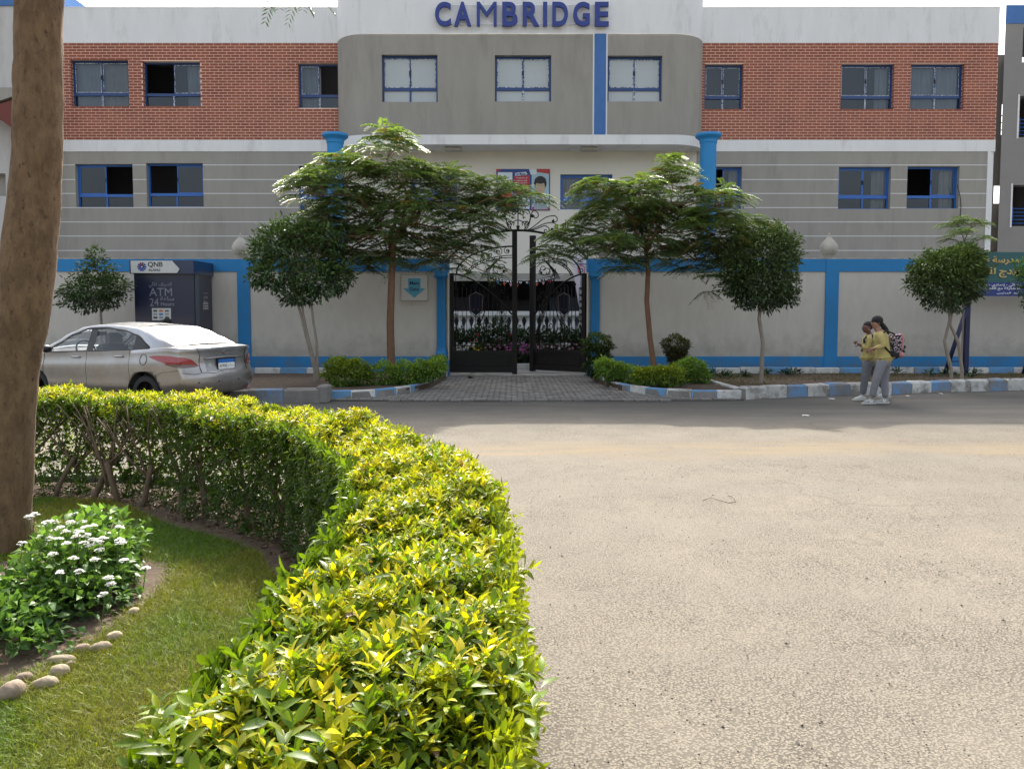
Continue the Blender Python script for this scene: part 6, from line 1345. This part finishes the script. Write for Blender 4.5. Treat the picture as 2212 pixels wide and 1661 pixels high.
# wheels
for s_ in (.98, 3.55):
    for sg_ in (1, -1):
        y0, y1 = sg_ * .62, sg_ * .815; lo_, hi_ = min(y0, y1), max(y0, y1); mb = MB(); R_ = .300
        prof = [(R_ - .09, lo_), (R_ - .02, lo_ + .0), (R_, lo_ + .03), (R_, hi_ - .03), (R_ - .02, hi_), (R_ - .09, hi_ - .005)]; vs = []; fs = []; nn = 36
        for j in range(nn):
            a = 2 * math.pi * j / nn
            for (r_, yy) in prof: vs.append((s_ + r_ * math.cos(a), yy, R_ + r_ * math.sin(a)))
        for j in range(nn):
            for i in range(5): a_, b_ = j * 6 + i, ((j + 1) % nn) * 6 + i; fs.append((a_, b_, b_ + 1, a_ + 1))
        mb.add(vs, fs, M_rub, True); wh_ = mb.build('wheel', car, local=True)
        mb = MB(); yo = y1 - sg_ * .03; mb.tube([(s_, yo - sg_ * .05, R_), (s_, yo, R_)], [.21, .21], M_blk, 28); mb.tube([(s_, yo, R_), (s_, yo + sg_ * .02, R_)], [.05, .04], M_alloy, 14)
        for k in range(7):
            a = k * 2 * math.pi / 7; d = Vector((math.cos(a), 0, math.sin(a))); q = Vector((-math.sin(a), 0, math.cos(a))); c_ = Vector((s_, yo + sg_ * .008, R_)); mb.quad([c_ + d * .03 - q * .025, c_ + d * .205 - q * .035, c_ + d * .205 + q * .035, c_ + d * .03 + q * .025], M_alloy)
        mb.tube([(s_ + .205 * math.cos(a * .2244), yo + sg_ * .004, R_ + .205 * math.sin(a * .2244)) for a in range(29)], .014, M_alloy, 5, False); mb.build('rim', wh_, fixn=False)
# lamps laid on the body surface
def surf(p, z, off=.006):
    """p<0: distance forward along the near/far side; p>0: across the rear from the corner; returns point and outward direction"""
    def base(u, v, z_): 
        lo, hi = 0.0, 1.0
        for _ in range(18):
            m_ = (lo + hi) / 2
            if body_pt(u, v, m_).z < z_: lo = m_
            else: hi = m_
        return body_pt(u, v, lo)
    if p < 0: q = base(-p / LC, 1, z); return q + Vector((0, off, 0))
    q = base(0, 1 - p, z); return q + Vector((-off, 0, 0)) * 1.0
def patch(outline, m, nm, sg_=1, n=14, off=.008):
    """outline: list of (p, zlow, zhigh)"""
    mb = MB(); vs = []; fs = []; k = 5
    for (p, a, b) in outline:
        for i in range(k + 1):
            z = a + (b - a) * i / k; q = surf(p, z, off); 
            if abs(p) < .03: q += Vector((-off * .4, off * .4, 0))
            vs.append((q.x, q.y * sg_, q.z))
    for i in range(len(outline) - 1):
        for j in range(k): fs.append((i * (k + 1) + j, (i + 1) * (k + 1) + j, (i + 1) * (k + 1) + j + 1, i * (k + 1) + j + 1))
    mb.add(vs, fs, m, True); return mb.build(nm, car, local=True)
for sg_ in (1, -1):
    tl = patch([(-.78, .905, .912), (-.68, .875, .925), (-.55, .845, .93), (-.4, .82, .93), (-.25, .79, .925), (-.1, .765, .915), (-.001, .755, .91), (.06, .75, .905), (.14, .75, .89), (.22, .75, .86), (.30, .755, .80), (.34, .76, .77)], M_red, 'tail_light', sg_, off=.010)
    patch([(-.35, .785, .80), (-.2, .765, .80), (-.1, .752, .80), (-.001, .745, .80), (.08, .74, .80), (.2, .745, .79), (.30, .752, .775)], M_amb, 'reversing_light', sg_, off=.014)
    patch([(.12, .335, .345), (.18, .33, .38), (.28, .33, .385), (.40, .335, .375), (.46, .345, .355)], M_red, 'rear_reflector', sg_, off=.008)
# number plate in its recess, badge, sensors, fuel flap, handles
def rearpt(y, z, off=.01): v = y / (plan(0) * .97); return surf(1 - abs(v), z, off) * 1.0
def rp(y, z, off=.01): q = rearpt(y, z, off); return Vector((q.x, y, z))
mb = MB(); vs = [rp(y, z, .004) for z in (.66, .72, .78, .84, .875) for y in (-.40, -.2, 0, .2, .40)]; mb.add(vs, [(i * 5 + j, i * 5 + j + 1, i * 5 + j + 6, i * 5 + j + 5) for i in range(4) for j in range(4)], mat('plate_recess', (.30, .30, .30), .4, metal=.6), True); mb.build('plate_recess', car, local=True)
mb = MB(); mb.tube([rp(-.42 + .84 * k / 8, .885 - .01 * abs(k - 4) / 4, .02) for k in range(9)], .011, M_alloy, 5); mb.build('trunk_trim', car, local=True)
MR = Matrix.Rotation(R(-90), 4, 'Z')
pc_ = rp(0, .77, .035); mb = MB(); mb.box((pc_.x - .004, -.20, .675), (pc_.x + .02, .20, .865), M_blk)
mb.box((pc_.x - .008, -.18, .69), (pc_.x - .004, .18, .79), M_white2); mb.box((pc_.x - .008, -.18, .79), (pc_.x - .004, .18, .85), mat('plate_blue', (.02, .15, .45), .4))
put_text(mb, '\u0668\u0662\u0667\u0668', (pc_.x - .010, .085, .742), .055, M_blk, width=.15, rz=R(-90), bold=.02); put_text(mb, arabic('ب أ م')[::1], (pc_.x - .010, -.09, .742), .05, M_blk, width=.13, rz=R(-90), bold=.02)
mb.box((pc_.x - .010, -.004, .70), (pc_.x - .008, .002, .78), M_blk); mb.build('number_plate', car, local=True)
mb = MB(); c_ = rp(0, .965, .014); mb.tube([c_ + Vector((0, .052 * math.cos(a * .4488), .030 * math.sin(a * .4488))) for a in range(15)], .006, M_alloy, 5, False); put_text(mb, 'H', (c_.x - .004, 0, .965), .038, M_alloy, width=.045, rz=R(-90), bold=.01); mb.build('badge', car, local=True)
mb = MB(); q = rp(.46, .955, .012); put_text(mb, 'ACCENT', (q.x - .02, .46, .957), .026, M_alloy, width=.20, rz=R(-90), bold=.02); put_text(mb, 'GLS', (q.x - .02, .44, .925), .018, M_alloy, width=.08, rz=R(-90), bold=.02); mb.build('model_lettering', car, local=True)
for y in (-.58, -.22, .22, .58): mb = MB(); q = rp(y, .50, .006); mb.ell(q, (.008, .014, .014), M_blk, 10, 6); mb.build('parking_sensor', car, local=True)
mb = MB(); q0 = surf(-.92, .86, .006); mb.tube([surf(-.92 - .085 * math.cos(a * .2618), .86 + .085 * math.sin(a * .2618), .003) for a in range(25)], .004, M_seam, 4, False); mb.build('fuel_flap', car, local=True)
mb = MB(); mb.tube([surf(.02, .66, .003)] + [surf(.1 + .8 * k / 12, .645 - .01 * math.sin(k), .003) for k in range(13)], .004, M_seam, 4); mb.tube([surf(-.02, .70, .004), surf(-.25, .68, .004), surf(-.5, .66, .004), surf(-.62, .62, .004)], .003, M_seam, 4)
for sg_ in (1, -1): mb.tube([Vector((q.x, q.y * sg_, q.z)) for q in [surf(.36, z, .004) for z in (.66, .72, .78, .86, .92)] + [surf(.33, .99, .004), surf(.26, 1.04, .004)]], .004, M_seam, 4)
mb.build('panel_gaps', car, local=True)
for (k, d_) in doors:
    s_ = 1.52 if k[0] == 'r' else 2.52; sg_ = 1 if k[1] else -1; q = surf(-s_, .90 if k[0] == 'r' else .87, 0); mb = MB()
    mb.tube([(s_ - .09, sg_ * (q.y + .004), q.z), (s_ - .07, sg_ * (q.y + .03), q.z + .004), (s_ + .07, sg_ * (q.y + .032), q.z + .002), (s_ + .10, sg_ * (q.y + .006), q.z - .002)], [.012, .015, .015, .010], M_alloy, 8)
    h = mb.build('handle', d_, local=True)

# ------------------------------------------------------------ people
def skinmesh(name, verts, edges, radii, m, parent, sub=2, root=0, local=False):
    me = bpy.data.meshes.new(name); off = wl(parent); me.from_pydata([Vector(v) - off for v in verts], edges, []); o = bpy.data.objects.new(name, me); C.objects.link(o)
    md = o.modifiers.new('s', 'SKIN'); md.use_smooth_shade = True
    for i, r_ in enumerate(radii): sv = me.skin_vertices[0].data[i]; sv.radius = r_ if isinstance(r_, tuple) else (r_, r_)
    me.skin_vertices[0].data[root].use_root = True
    if sub: ss = o.modifiers.new('u', 'SUBSURF'); ss.levels = sub; ss.render_levels = sub
    bpy.context.view_layer.update(); m2 = bpy.data.meshes.new_from_object(o.evaluated_get(bpy.context.evaluated_depsgraph_get())); bpy.data.objects.remove(o); bpy.data.meshes.remove(me)
    m2.materials.clear(); m2.materials.append(m); m2.polygons.foreach_set('use_smooth', [True] * len(m2.polygons)); m2.polygons.foreach_set('material_index', [0] * len(m2.polygons))
    x = bpy.data.objects.new(name, m2); C.objects.link(x); x.parent = parent; return x
M_sw = mat('yellow_sweatshirt', (.46, .385, .15), .95, (.40, .335, .125), 9, .6, .3, 50); M_tr = mat('grey_sweatpants', (.21, .21, .225), .95, (.17, .17, .185), 9, .6, .3, 50); M_tr2 = mat('grey_trousers_dark', (.16, .165, .18), .95, (.13, .13, .145), 9, .6, .3, 50)
M_hair = mat('black_hair', (.006, .005, .006), .9, (.02, .017, .017), 30, .5, .5, 90, stretch=(1, 1, .3)); M_shoe = mat('shoe_white', (.50, .50, .47), .8); M_shoeg = mat('shoe_grey', (.30, .30, .285), .9); M_eye = mat('eye_dark', (.015, .012, .012), .3)
def person(lab, J, skin, trm, fw, Yb, shoe2=None, hide=False):
    """J: joints in world space; fw: facing direction (unit, horizontal)"""
    t = thing('person', lab, 'person', (J['pelvis'].x, J['pelvis'].y, 0)); V = []; E_ = []; Rr = []; ix = {}
    def v(k, r_, p=None): ix[k] = len(V); V.append(J[k] if p is None else p); Rr.append(r_); return ix[k]
    def e_(a, b): E_.append((ix[a], ix[b]))
    side = Vector((-fw.y, fw.x, 0))
    v('pelvis', .075); v('waist', .080); v('chest', .095); v('neckb', .062); v('neck', .045); e_('pelvis', 'waist'); e_('waist', 'chest'); e_('chest', 'neckb'); e_('neckb', 'neck')
    h = J['head']; v('hb', (.076, .074), h + Vector((0, 0, -.055)) + fw * .012); v('hm', (.090, .084), h + Vector((0, 0, .0))); v('ht', (.086, .080), h + Vector((0, 0, .055)) - fw * .008); e_('neck', 'hb'); e_('hb', 'hm'); e_('hm', 'ht')
    for s_ in 'LR':
        v('hip' + s_, .062); v('knee' + s_, .048); v('ankle' + s_, .036); e_('pelvis', 'hip' + s_); e_('hip' + s_, 'knee' + s_); e_('knee' + s_, 'ankle' + s_)
        v('sh' + s_, .050); v('el' + s_, .036); v('wr' + s_, .025); v('pa' + s_, (.030, .018)); e_('neckb', 'sh' + s_); e_('sh' + s_, 'el' + s_); e_('el' + s_, 'wr' + s_); e_('wr' + s_, 'pa' + s_)
    skinmesh('body', V, E_, Rr, skin, t)
    for s_ in 'LR':   # fingers and thumb of each hand
        d = (J['pa' + s_] - J['wr' + s_]).normalized(); up = J.get('hup' + s_, Vector((0, 0, 1))); ac = d.cross(up).normalized() if d.cross(up).length > .1 else side; pl = ac.cross(d).normalized()
        for k, (ln, o_) in enumerate(((.058, -.024), (.066, -.008), (.062, .008), (.048, .023))):
            b = J['pa' + s_] + pl * o_ + d * .008; c1 = b + d * ln * .55 + ac * .004; c2 = c1 + (d * .7 + ac * .5) * ln * .45; skinmesh('finger', [b, c1, c2], [(0, 1), (1, 2)], [.0095, .0085, .0070], skin, t, 1)
        b = J['wr' + s_] + d * .03 - pl * .022; skinmesh('thumb', [b, b + (d * .6 - pl * .8) * .035, b + (d * .9 - pl * .7) * .055], [(0, 1), (1, 2)], [.011, .010, .008], skin, t, 1)
    # face
    mb = MB(); 
    f0 = h + fw * .076; mb.ell(f0 + Vector((0, 0, -.016)) + fw * .006, (.014, .014, .020), skin, 10, 8); mb.build('nose', t)
    for s_ in (-1, 1):
        mb = MB(); mb.ell(h + fw * .071 + side * s_ * .030 + Vector((0, 0, .012)), (.011, .011, .007), M_eye, 10, 6); mb.build('eye', t)
        mb = MB(); mb.ell(h + side * s_ * .078 - fw * .008 + Vector((0, 0, -.004)), (.016, .010, .024), skin, 10, 8); mb.build('ear', t)
    mb = MB(); mb.ell(h + fw * .074 + Vector((0, 0, -.048)), (.014, .020, .006), mat('lips', (.17, .06, .05), .6), 10, 6); mb.build('mouth', t)
    # sweatshirt, trousers
    V2 = []; R2 = []; E2 = []; ix.clear()
    def a(k, p, r_): ix[k] = len(V2); V2.append(p); R2.append(r_)
    def b2(p, q): E2.append((ix[p], ix[q]))
    a('hem', J['pelvis'] + Vector((0, 0, -.085)), (.165, .145)); a('p', J['pelvis'] + Vector((0, 0, .05)), (.158, .138)); a('w', J['waist'], (.146, .126)); a('c', J['chest'], (.148, .126)); a('nb', J['neckb'] + Vector((0, 0, -.015)), (.092, .085)); a('nk', J['neckb'].lerp(J['neck'], .45), (.062, .062))
    b2('hem', 'p'); b2('p', 'w'); b2('w', 'c'); b2('c', 'nb'); b2('nb', 'nk')
    for s_ in 'LR': a('s' + s_, J['sh' + s_], .070); a('e' + s_, J['el' + s_], .056); a('r' + s_, J['el' + s_].lerp(J['wr' + s_], .85), .040); b2('nb', 's' + s_); b2('s' + s_, 'e' + s_); b2('e' + s_, 'r' + s_)
    skinmesh('sweatshirt', V2, E2, R2, M_sw, t, 2, 2)
    V2.clear(); R2.clear(); E2.clear(); ix.clear(); a('p', J['pelvis'] + Vector((0, 0, .0)), (.125, .105))
    for s_ in 'LR':
        hp, kn, an = J['hip' + s_], J['knee' + s_], J['ankle' + s_]; a('h' + s_, hp, .095); a('t' + s_, hp.lerp(kn, .5), .086); a('k' + s_, kn, .070); a('c' + s_, kn.lerp(an, .5), .066); a('a' + s_, an - (kn - an) * .06, .058)
        b2('p', 'h' + s_); b2('h' + s_, 't' + s_); b2('t' + s_, 'k' + s_); b2('k' + s_, 'c' + s_); b2('c' + s_, 'a' + s_)
    skinmesh('trousers', V2, E2, R2, trm, t)
    for s_ in 'LR':
        an = J['ankle' + s_]; fd = J.get('foot' + s_, fw); z0 = J.get('fz' + s_, .0); b = Vector((an.x, an.y, z0))
        o = skinmesh('shoe', [b - fd * .055 + Vector((0, 0, .045)), b + fd * .03 + Vector((0, 0, .050)), b + fd * .11 + Vector((0, 0, .036)), b + fd * .175 + Vector((0, 0, .028)), b + Vector((0, 0, .085))], [(0, 1), (1, 2), (2, 3), (1, 4)], [(.040, .038), (.044, .042), (.042, .032), (.034, .024), .042], shoe2 or M_shoe, t)
        mb = MB(); n = 18; pl_ = []
        for k in range(n): q = 2 * math.pi * k / n; pl_.append(b + fd * (.06 + .140 * math.cos(q)) + side * (.045 * math.sin(q) * (1 + .12 * math.cos(q))))
        mb.add([p + Vector((0, 0, .004)) for p in pl_] + [p + Vector((0, 0, .030)) for p in pl_], [tuple(range(n)), tuple(range(2 * n - 1, n - 1, -1))] + [(i, (i + 1) % n, (i + 1) % n + n, i + n) for i in range(n)], M_shoe); so_ = mb.build('sole', o, fixn=True)
        if shoe2:
            mb = MB(); put_text(mb, 'N', b + fd * .045 + Vector((0, -.047, .055)), .05, M_white2, width=.05, bold=.05); mb.build('shoe_mark', o, fixn=False)
    return t
def ZP(x, y, Y): return at(1825.3 + x / 7.154, 658.9 + y / 7.154, Y)
Yg_ = 13.6; Y2 = 14.15; fl = Vector((-.96, .28, 0)).normalized(); fk = Vector((-1, -.10, 0)).normalized()
J = dict(pelvis=ZP(600, 850, Yg_), waist=ZP(585, 720, Yg_), chest=ZP(565, 560, Yg_), neckb=ZP(535, 425, Yg_), neck=ZP(500, 365, Yg_), head=ZP(480, 272, Yg_),
         hipL=ZP(570, 905, Yg_ - .09), kneeL=ZP(480, 1150, Yg_ - .10), ankleL=ZP(425, 1415, Yg_ - .08), hipR=ZP(628, 905, Yg_ + .09), kneeR=ZP(612, 1160, Yg_ + .08), ankleR=ZP(625, 1425, Yg_ + .0),
         shL=ZP(540, 460, Yg_ - .15), elL=ZP(600, 632, Yg_ - .19), wrL=ZP(445, 672, Yg_ - .12), paL=ZP(385, 690, Yg_ - .08), shR=ZP(545, 455, Yg_ + .15), elR=ZP(540, 640, Yg_ + .20), wrR=ZP(430, 690, Yg_ + .12), paR=ZP(370, 710, Yg_ + .1))
J['footL'] = fk; J['footR'] = fk
M_skin1 = mat('skin_light_brown', (.30, .16, .105), .6); M_skin2 = mat('skin_brown', (.15, .065, .042), .6)
g = person('taller schoolgirl in yellow sweatshirt and grey trousers leaning to whisper, wearing a backpack', J, M_skin1, M_tr, fk, Yg_, M_shoeg)
h = J['head']
mb = MB(); mb.ell(h + Vector((.022, .0, .028)), (.100, .094, .098), M_hair, 20, 14, None, .06); mb.build('hair', g)
mb = MB(); a_ = ZP(545, 275, Yg_); mb.tube([a_, ZP(580, 310, Yg_ - .02), ZP(615, 360, Yg_ - .03), ZP(650, 400, Yg_ - .03), ZP(672, 425, Yg_ - .02)], [.035, .042, .046, .036, .012], M_hair, 10); mb.build('ponytail', g)
mb = MB(); mb.tube([a_ + Vector((0, .035 * math.cos(q * .5), .035 * math.sin(q * .5))) for q in range(14)], .008, mat('hair_tie', (.35, .22, .16), .7), 5); mb.build('hair_tie', g)
# second pupil
J2 = dict(pelvis=ZP(375, 850, Y2), waist=ZP(372, 720, Y2), chest=ZP(372, 590, Y2), neckb=ZP(375, 490, Y2), neck=ZP(372, 435, Y2), head=ZP(338, 350, Y2),
          hipL=ZP(345, 915, Y2 - .09), kneeL=ZP(308, 1150, Y2 - .10), ankleL=ZP(275, 1375, Y2 - .08), hipR=ZP(420, 915, Y2 + .09), kneeR=ZP(500, 1130, Y2 + .10), ankleR=ZP(650, 1330, Y2 + .1),
          shL=ZP(365, 520, Y2 - .14), elL=ZP(345, 690, Y2 - .20), wrL=ZP(235, 620, Y2 - .16), paL=ZP(190, 595, Y2 - .16), shR=ZP(390, 520, Y2 + .14), elR=ZP(430, 690, Y2 + .15), wrR=ZP(330, 700, Y2 + .05), paR=ZP(290, 700, Y2 + .02))
J2['footL'] = fk; J2['footR'] = fk; J2['fzR'] = .04
g2_ = person('shorter pupil in yellow sweatshirt and grey trousers gesturing with one hand while walking', J2, M_skin2, M_tr2, fk, Y2)
h2 = J2['head']; mb = MB(); mb.ell(h2 + Vector((.026, 0, .034)), (.090, .088, .086), M_hair, 18, 12, None, .08); mb.build('hair', g2_)
mb = MB(); e_ = h2 + Vector((.0, -.085, -.035)); mb.ell(e_, (.008, .006, .008), M_white2, 8, 6); mb.build('earring', g2_)
mb = MB(); c = ZP(388, 575, Y2 - .13)
for k in range(14): a = k * .45; mb.tube([c + Vector((.035 * math.cos(a), -.02, .03 * math.sin(a))), c + Vector((.035 * math.cos(a + .45), -.02, .03 * math.sin(a + .45)))], .004, M_iron, 4)
mb.box(c + Vector((-.035, -.022, -.008)), c + Vector((.035, -.016, .004)), M_iron); mb.build('chest_print', g2_)
mb = MB(); mb.tube([ZP(330, 490, Y2 - .17), ZP(295, 530, Y2 - .19), ZP(300, 590, Y2 - .18)], .018, mat('strap_dark', (.02, .02, .03), .8), 6); mb.build('shoulder_strap', g2_)
# backpack
bp_ = thing('backpack', 'black backpack with pink trim and pink and white pattern on the taller girl', 'backpack', tuple(ZP(790, 830, Yg_)))
def bpmat():
    m = bpy.data.materials.new('backpack_print'); m.use_nodes = True; t = m.node_tree; b = t.nodes['Principled BSDF']; b.inputs['Roughness'].default_value = .85
    tc = N(t, 'ShaderNodeTexCoord'); vo = N(t, 'ShaderNodeTexVoronoi', feature='F1', distance='CHEBYCHEV'); vo.inputs['Scale'].default_value = 17; t.links.new(tc.outputs['Object'], vo.inputs['Vector'])
    nz = N(t, 'ShaderNodeTexNoise'); nz.inputs['Scale'].default_value = 26; t.links.new(tc.outputs['Object'], nz.inputs['Vector'])
    cr = N(t, 'ShaderNodeValToRGB'); cr.color_ramp.interpolation = 'CONSTANT'; e = cr.color_ramp.elements; e[0].color = (.008, .008, .011, 1); e[1].position = .53; e[1].color = (.42, .40, .42, 1)
    x = cr.color_ramp.elements.new(.60); x.color = (.50, .20, .22, 1); x = cr.color_ramp.elements.new(.65); x.color = (.008, .008, .011, 1)
    t.links.new(nz.outputs[0], cr.inputs[0]); t.links.new(cr.outputs[0], b.inputs['Base Color']); return m
M_bpp = bpmat(); M_bpk = mat('backpack_black', (.010, .010, .013), .85); M_pink = mat('backpack_pink', (.48, .20, .20), .8)
c = ZP(765, 630, Yg_); MT = Matrix.Rotation(R(14), 4, 'Y')
def sq(c, r_, m, p=3.2, nu=24, nv=16):
    mb = MB(); vs = []; fs = []; f = lambda x: math.copysign(abs(x) ** (2 / p), x)
    for i in range(nv + 1):
        th = math.pi * i / nv
        for j in range(nu): ph = 2 * math.pi * j / nu; vs.append(Vector(c) + MT @ Vector((r_[0] * f(math.sin(th)) * f(math.cos(ph)), r_[1] * f(math.sin(th)) * f(math.sin(ph)), r_[2] * f(math.cos(th)))))
    for i in range(nv):
        for j in range(nu): fs.append((i * nu + j, (i + 1) * nu + j, (i + 1) * nu + (j + 1) % nu, i * nu + (j + 1) % nu))
    mb.add(vs, fs, m, True); return mb
sq(c, (.115, .155, .225), M_bpp).build('main_bag', bp_); sq(c + MT @ Vector((.115, 0, -.065)), (.060, .125, .125), M_bpp).build('front_pocket', bp_); sq(c + MT @ Vector((-.02, 0, -.16)), (.105, .158, .075), M_bpk).build('base', bp_)
mb = MB()
for y_ in (-.150, .150): mb.tube([c + MT @ Vector((x, y_, z)) for x, z in ((-.01, .215), (.03, .17), (.055, .08), (.07, 0), (.085, -.05))], .016, M_pink, 6)
mb.tube([c + MT @ Vector((.06 + .0, -.135, -.055)), c + MT @ Vector((.10, -.10, .02)), c + MT @ Vector((.13, 0, .06)), c + MT @ Vector((.10, .10, .02))], .014, M_pink, 6); mb.build('pink_piping', bp_)
sq(c + MT @ Vector((.10, -.03, -.125)), (.062, .112, .050), M_pink).build('pink_panel', bp_)
mb = MB()
for s_ in (-1, 1): mb.tube([c + MT @ Vector((-.10, s_ * .09, .19)), J['shL'] * .5 + J['shR'] * .5 + Vector((.03, s_ * .15, .075)), J['chest'] + Vector((-.10, s_ * .135, .09)), J['chest'] + Vector((-.03, s_ * .155, -.08)), c + MT @ Vector((-.07, s_ * .13, -.17))], .016, M_bpk, 6)
mb.build('straps', bp_)
# man at the cash machine, only the top of his head shows over the car
Y3 = 17.35; hc_ = at(362, 697, Y3); X = hc_.x; z = hc_.z - .02
J3 = {k: Vector((X + a, Y3 + b, c_)) for k, (a, b, c_) in dict(pelvis=(0, 0, .82), waist=(0, 0, .98), chest=(0, 0, 1.16), neckb=(0, 0, 1.30), neck=(0, .01, 1.37), hipL=(-.09, 0, .76), kneeL=(-.09, .03, .42), ankleL=(-.09, 0, .17), hipR=(.09, 0, .76), kneeR=(.09, .02, .42), ankleR=(.09, 0, .17),
      shL=(-.17, 0, 1.27), elL=(-.22, .02, 1.0), wrL=(-.18, .18, 1.0), paL=(-.16, .25, 1.02), shR=(.17, 0, 1.27), elR=(.22, .02, 1.0), wrR=(.16, .2, 1.05), paR=(.12, .27, 1.08)).items()}
J3['head'] = Vector((X, Y3, z)); J3['fzL'] = J3['fzR'] = .13; J3['neck'].z = z - .13; J3['neckb'].z = z - .2
p3 = person('dark-haired person at the cash machine, only the top of the head showing above the car', J3, M_skin1, mat('dark_trousers', (.02, .022, .03), .9), Vector((0, 1, 0)), Y3)
for ch in p3.children:
    if ch.name.startswith('sweatshirt'): ch.data.materials[0] = mat('dark_jacket', (.02, .02, .028), .9)
mb = MB(); mb.ell(J3['head'] + Vector((0, -.012, .03)), (.098, .104, .098), M_hair, 18, 12, None, .05); mb.build('hair', p3)

# ------------------------------------------------------------ litter on the road
def scrap(px, py, w_, m, lab, name='paper_scrap', h=.012, cat='litter'):
    p = gd(px, py); mb = MB(); n = 9; vs = [(p.x + w_ * math.cos(k * 2 * math.pi / n) * random.uniform(.6, 1), p.y + w_ * .8 * math.sin(k * 2 * math.pi / n) * random.uniform(.5, 1), random.uniform(.003, h)) for k in range(n)] + [(p.x, p.y, h * 1.3)]
    mb.add(vs, [(k, (k + 1) % n, n) for k in range(n)], m); tag(mb.build(name, fixn=False), lab, cat)
for (px, py, w_, lab) in ((1740, 898, .07, 'white paper scrap on the shaded road below the right planter'), (1797, 862, .08, 'pale flat scrap by the kerb left of the two pupils'), (1960, 856, .05, 'small white scrap by the kerb right of the pupils'), (2032, 851, .06, 'white scrap by the far right kerb')): scrap(px, py, w_, M_white2, lab)
scrap(1017, 820, .13, mat('grey_rag', (.12, .11, .09), .9), 'crumpled grey rag lying before the left gate leaf', 'rag', .10)
mb = MB(); pts = [gd(1518, 1083), gd(1535, 1076), gd(1552, 1082), gd(1575, 1088), gd(1590, 1085), gd(1582, 1074), gd(1572, 1072)]; mb.tube([p + Vector((0, 0, .006)) for p in pts], .0022, M_iron, 4); tag(mb.build('wire'), 'thin bent black wire lying on the sunny road', 'wire')
mb = MB(); mb.tube([gd(1095, 1462) + Vector((0, 0, .01)), gd(1120, 1462) + Vector((0, 0, .015)), gd(1145, 1455) + Vector((0, 0, .01)), gd(1172, 1446) + Vector((0, 0, .005))], .003, M_trunkb, 4); tag(mb.build('twig'), 'thin dry twig on the road at the hedge edge', 'twig')
mb = MB(); pts = [gd(1840, 1665), gd(1700, 1665)]
dk = mat('road_pebble', (.075, .065, .055), .9); lt = mat('road_pebble_pale', (.30, .27, .22), .9); mb = MB()
for i in range(2600):
    Yp = 1.9 + 7 * random.random() ** 1.6; x = random.uniform(.12, .12 + Yp * .72); r_ = random.uniform(.0022, .0062) * (1.8 if random.random() < .05 else 1); m_ = dk if random.random() < .6 else lt; a = random.uniform(0, 3)
    vs = [(x + r_ * math.cos(a + k * 2.09), Yp + r_ * math.sin(a + k * 2.09) * .8, 0) for k in range(3)] + [(x, Yp, r_ * .9)]; mb.add(vs, [(0, 1, 3), (1, 2, 3), (2, 0, 3)], m_)
tag(mb.build('road_grit', fixn=False), 'loose grit and small pebbles scattered over the sunny road', 'grit', kind='stuff')
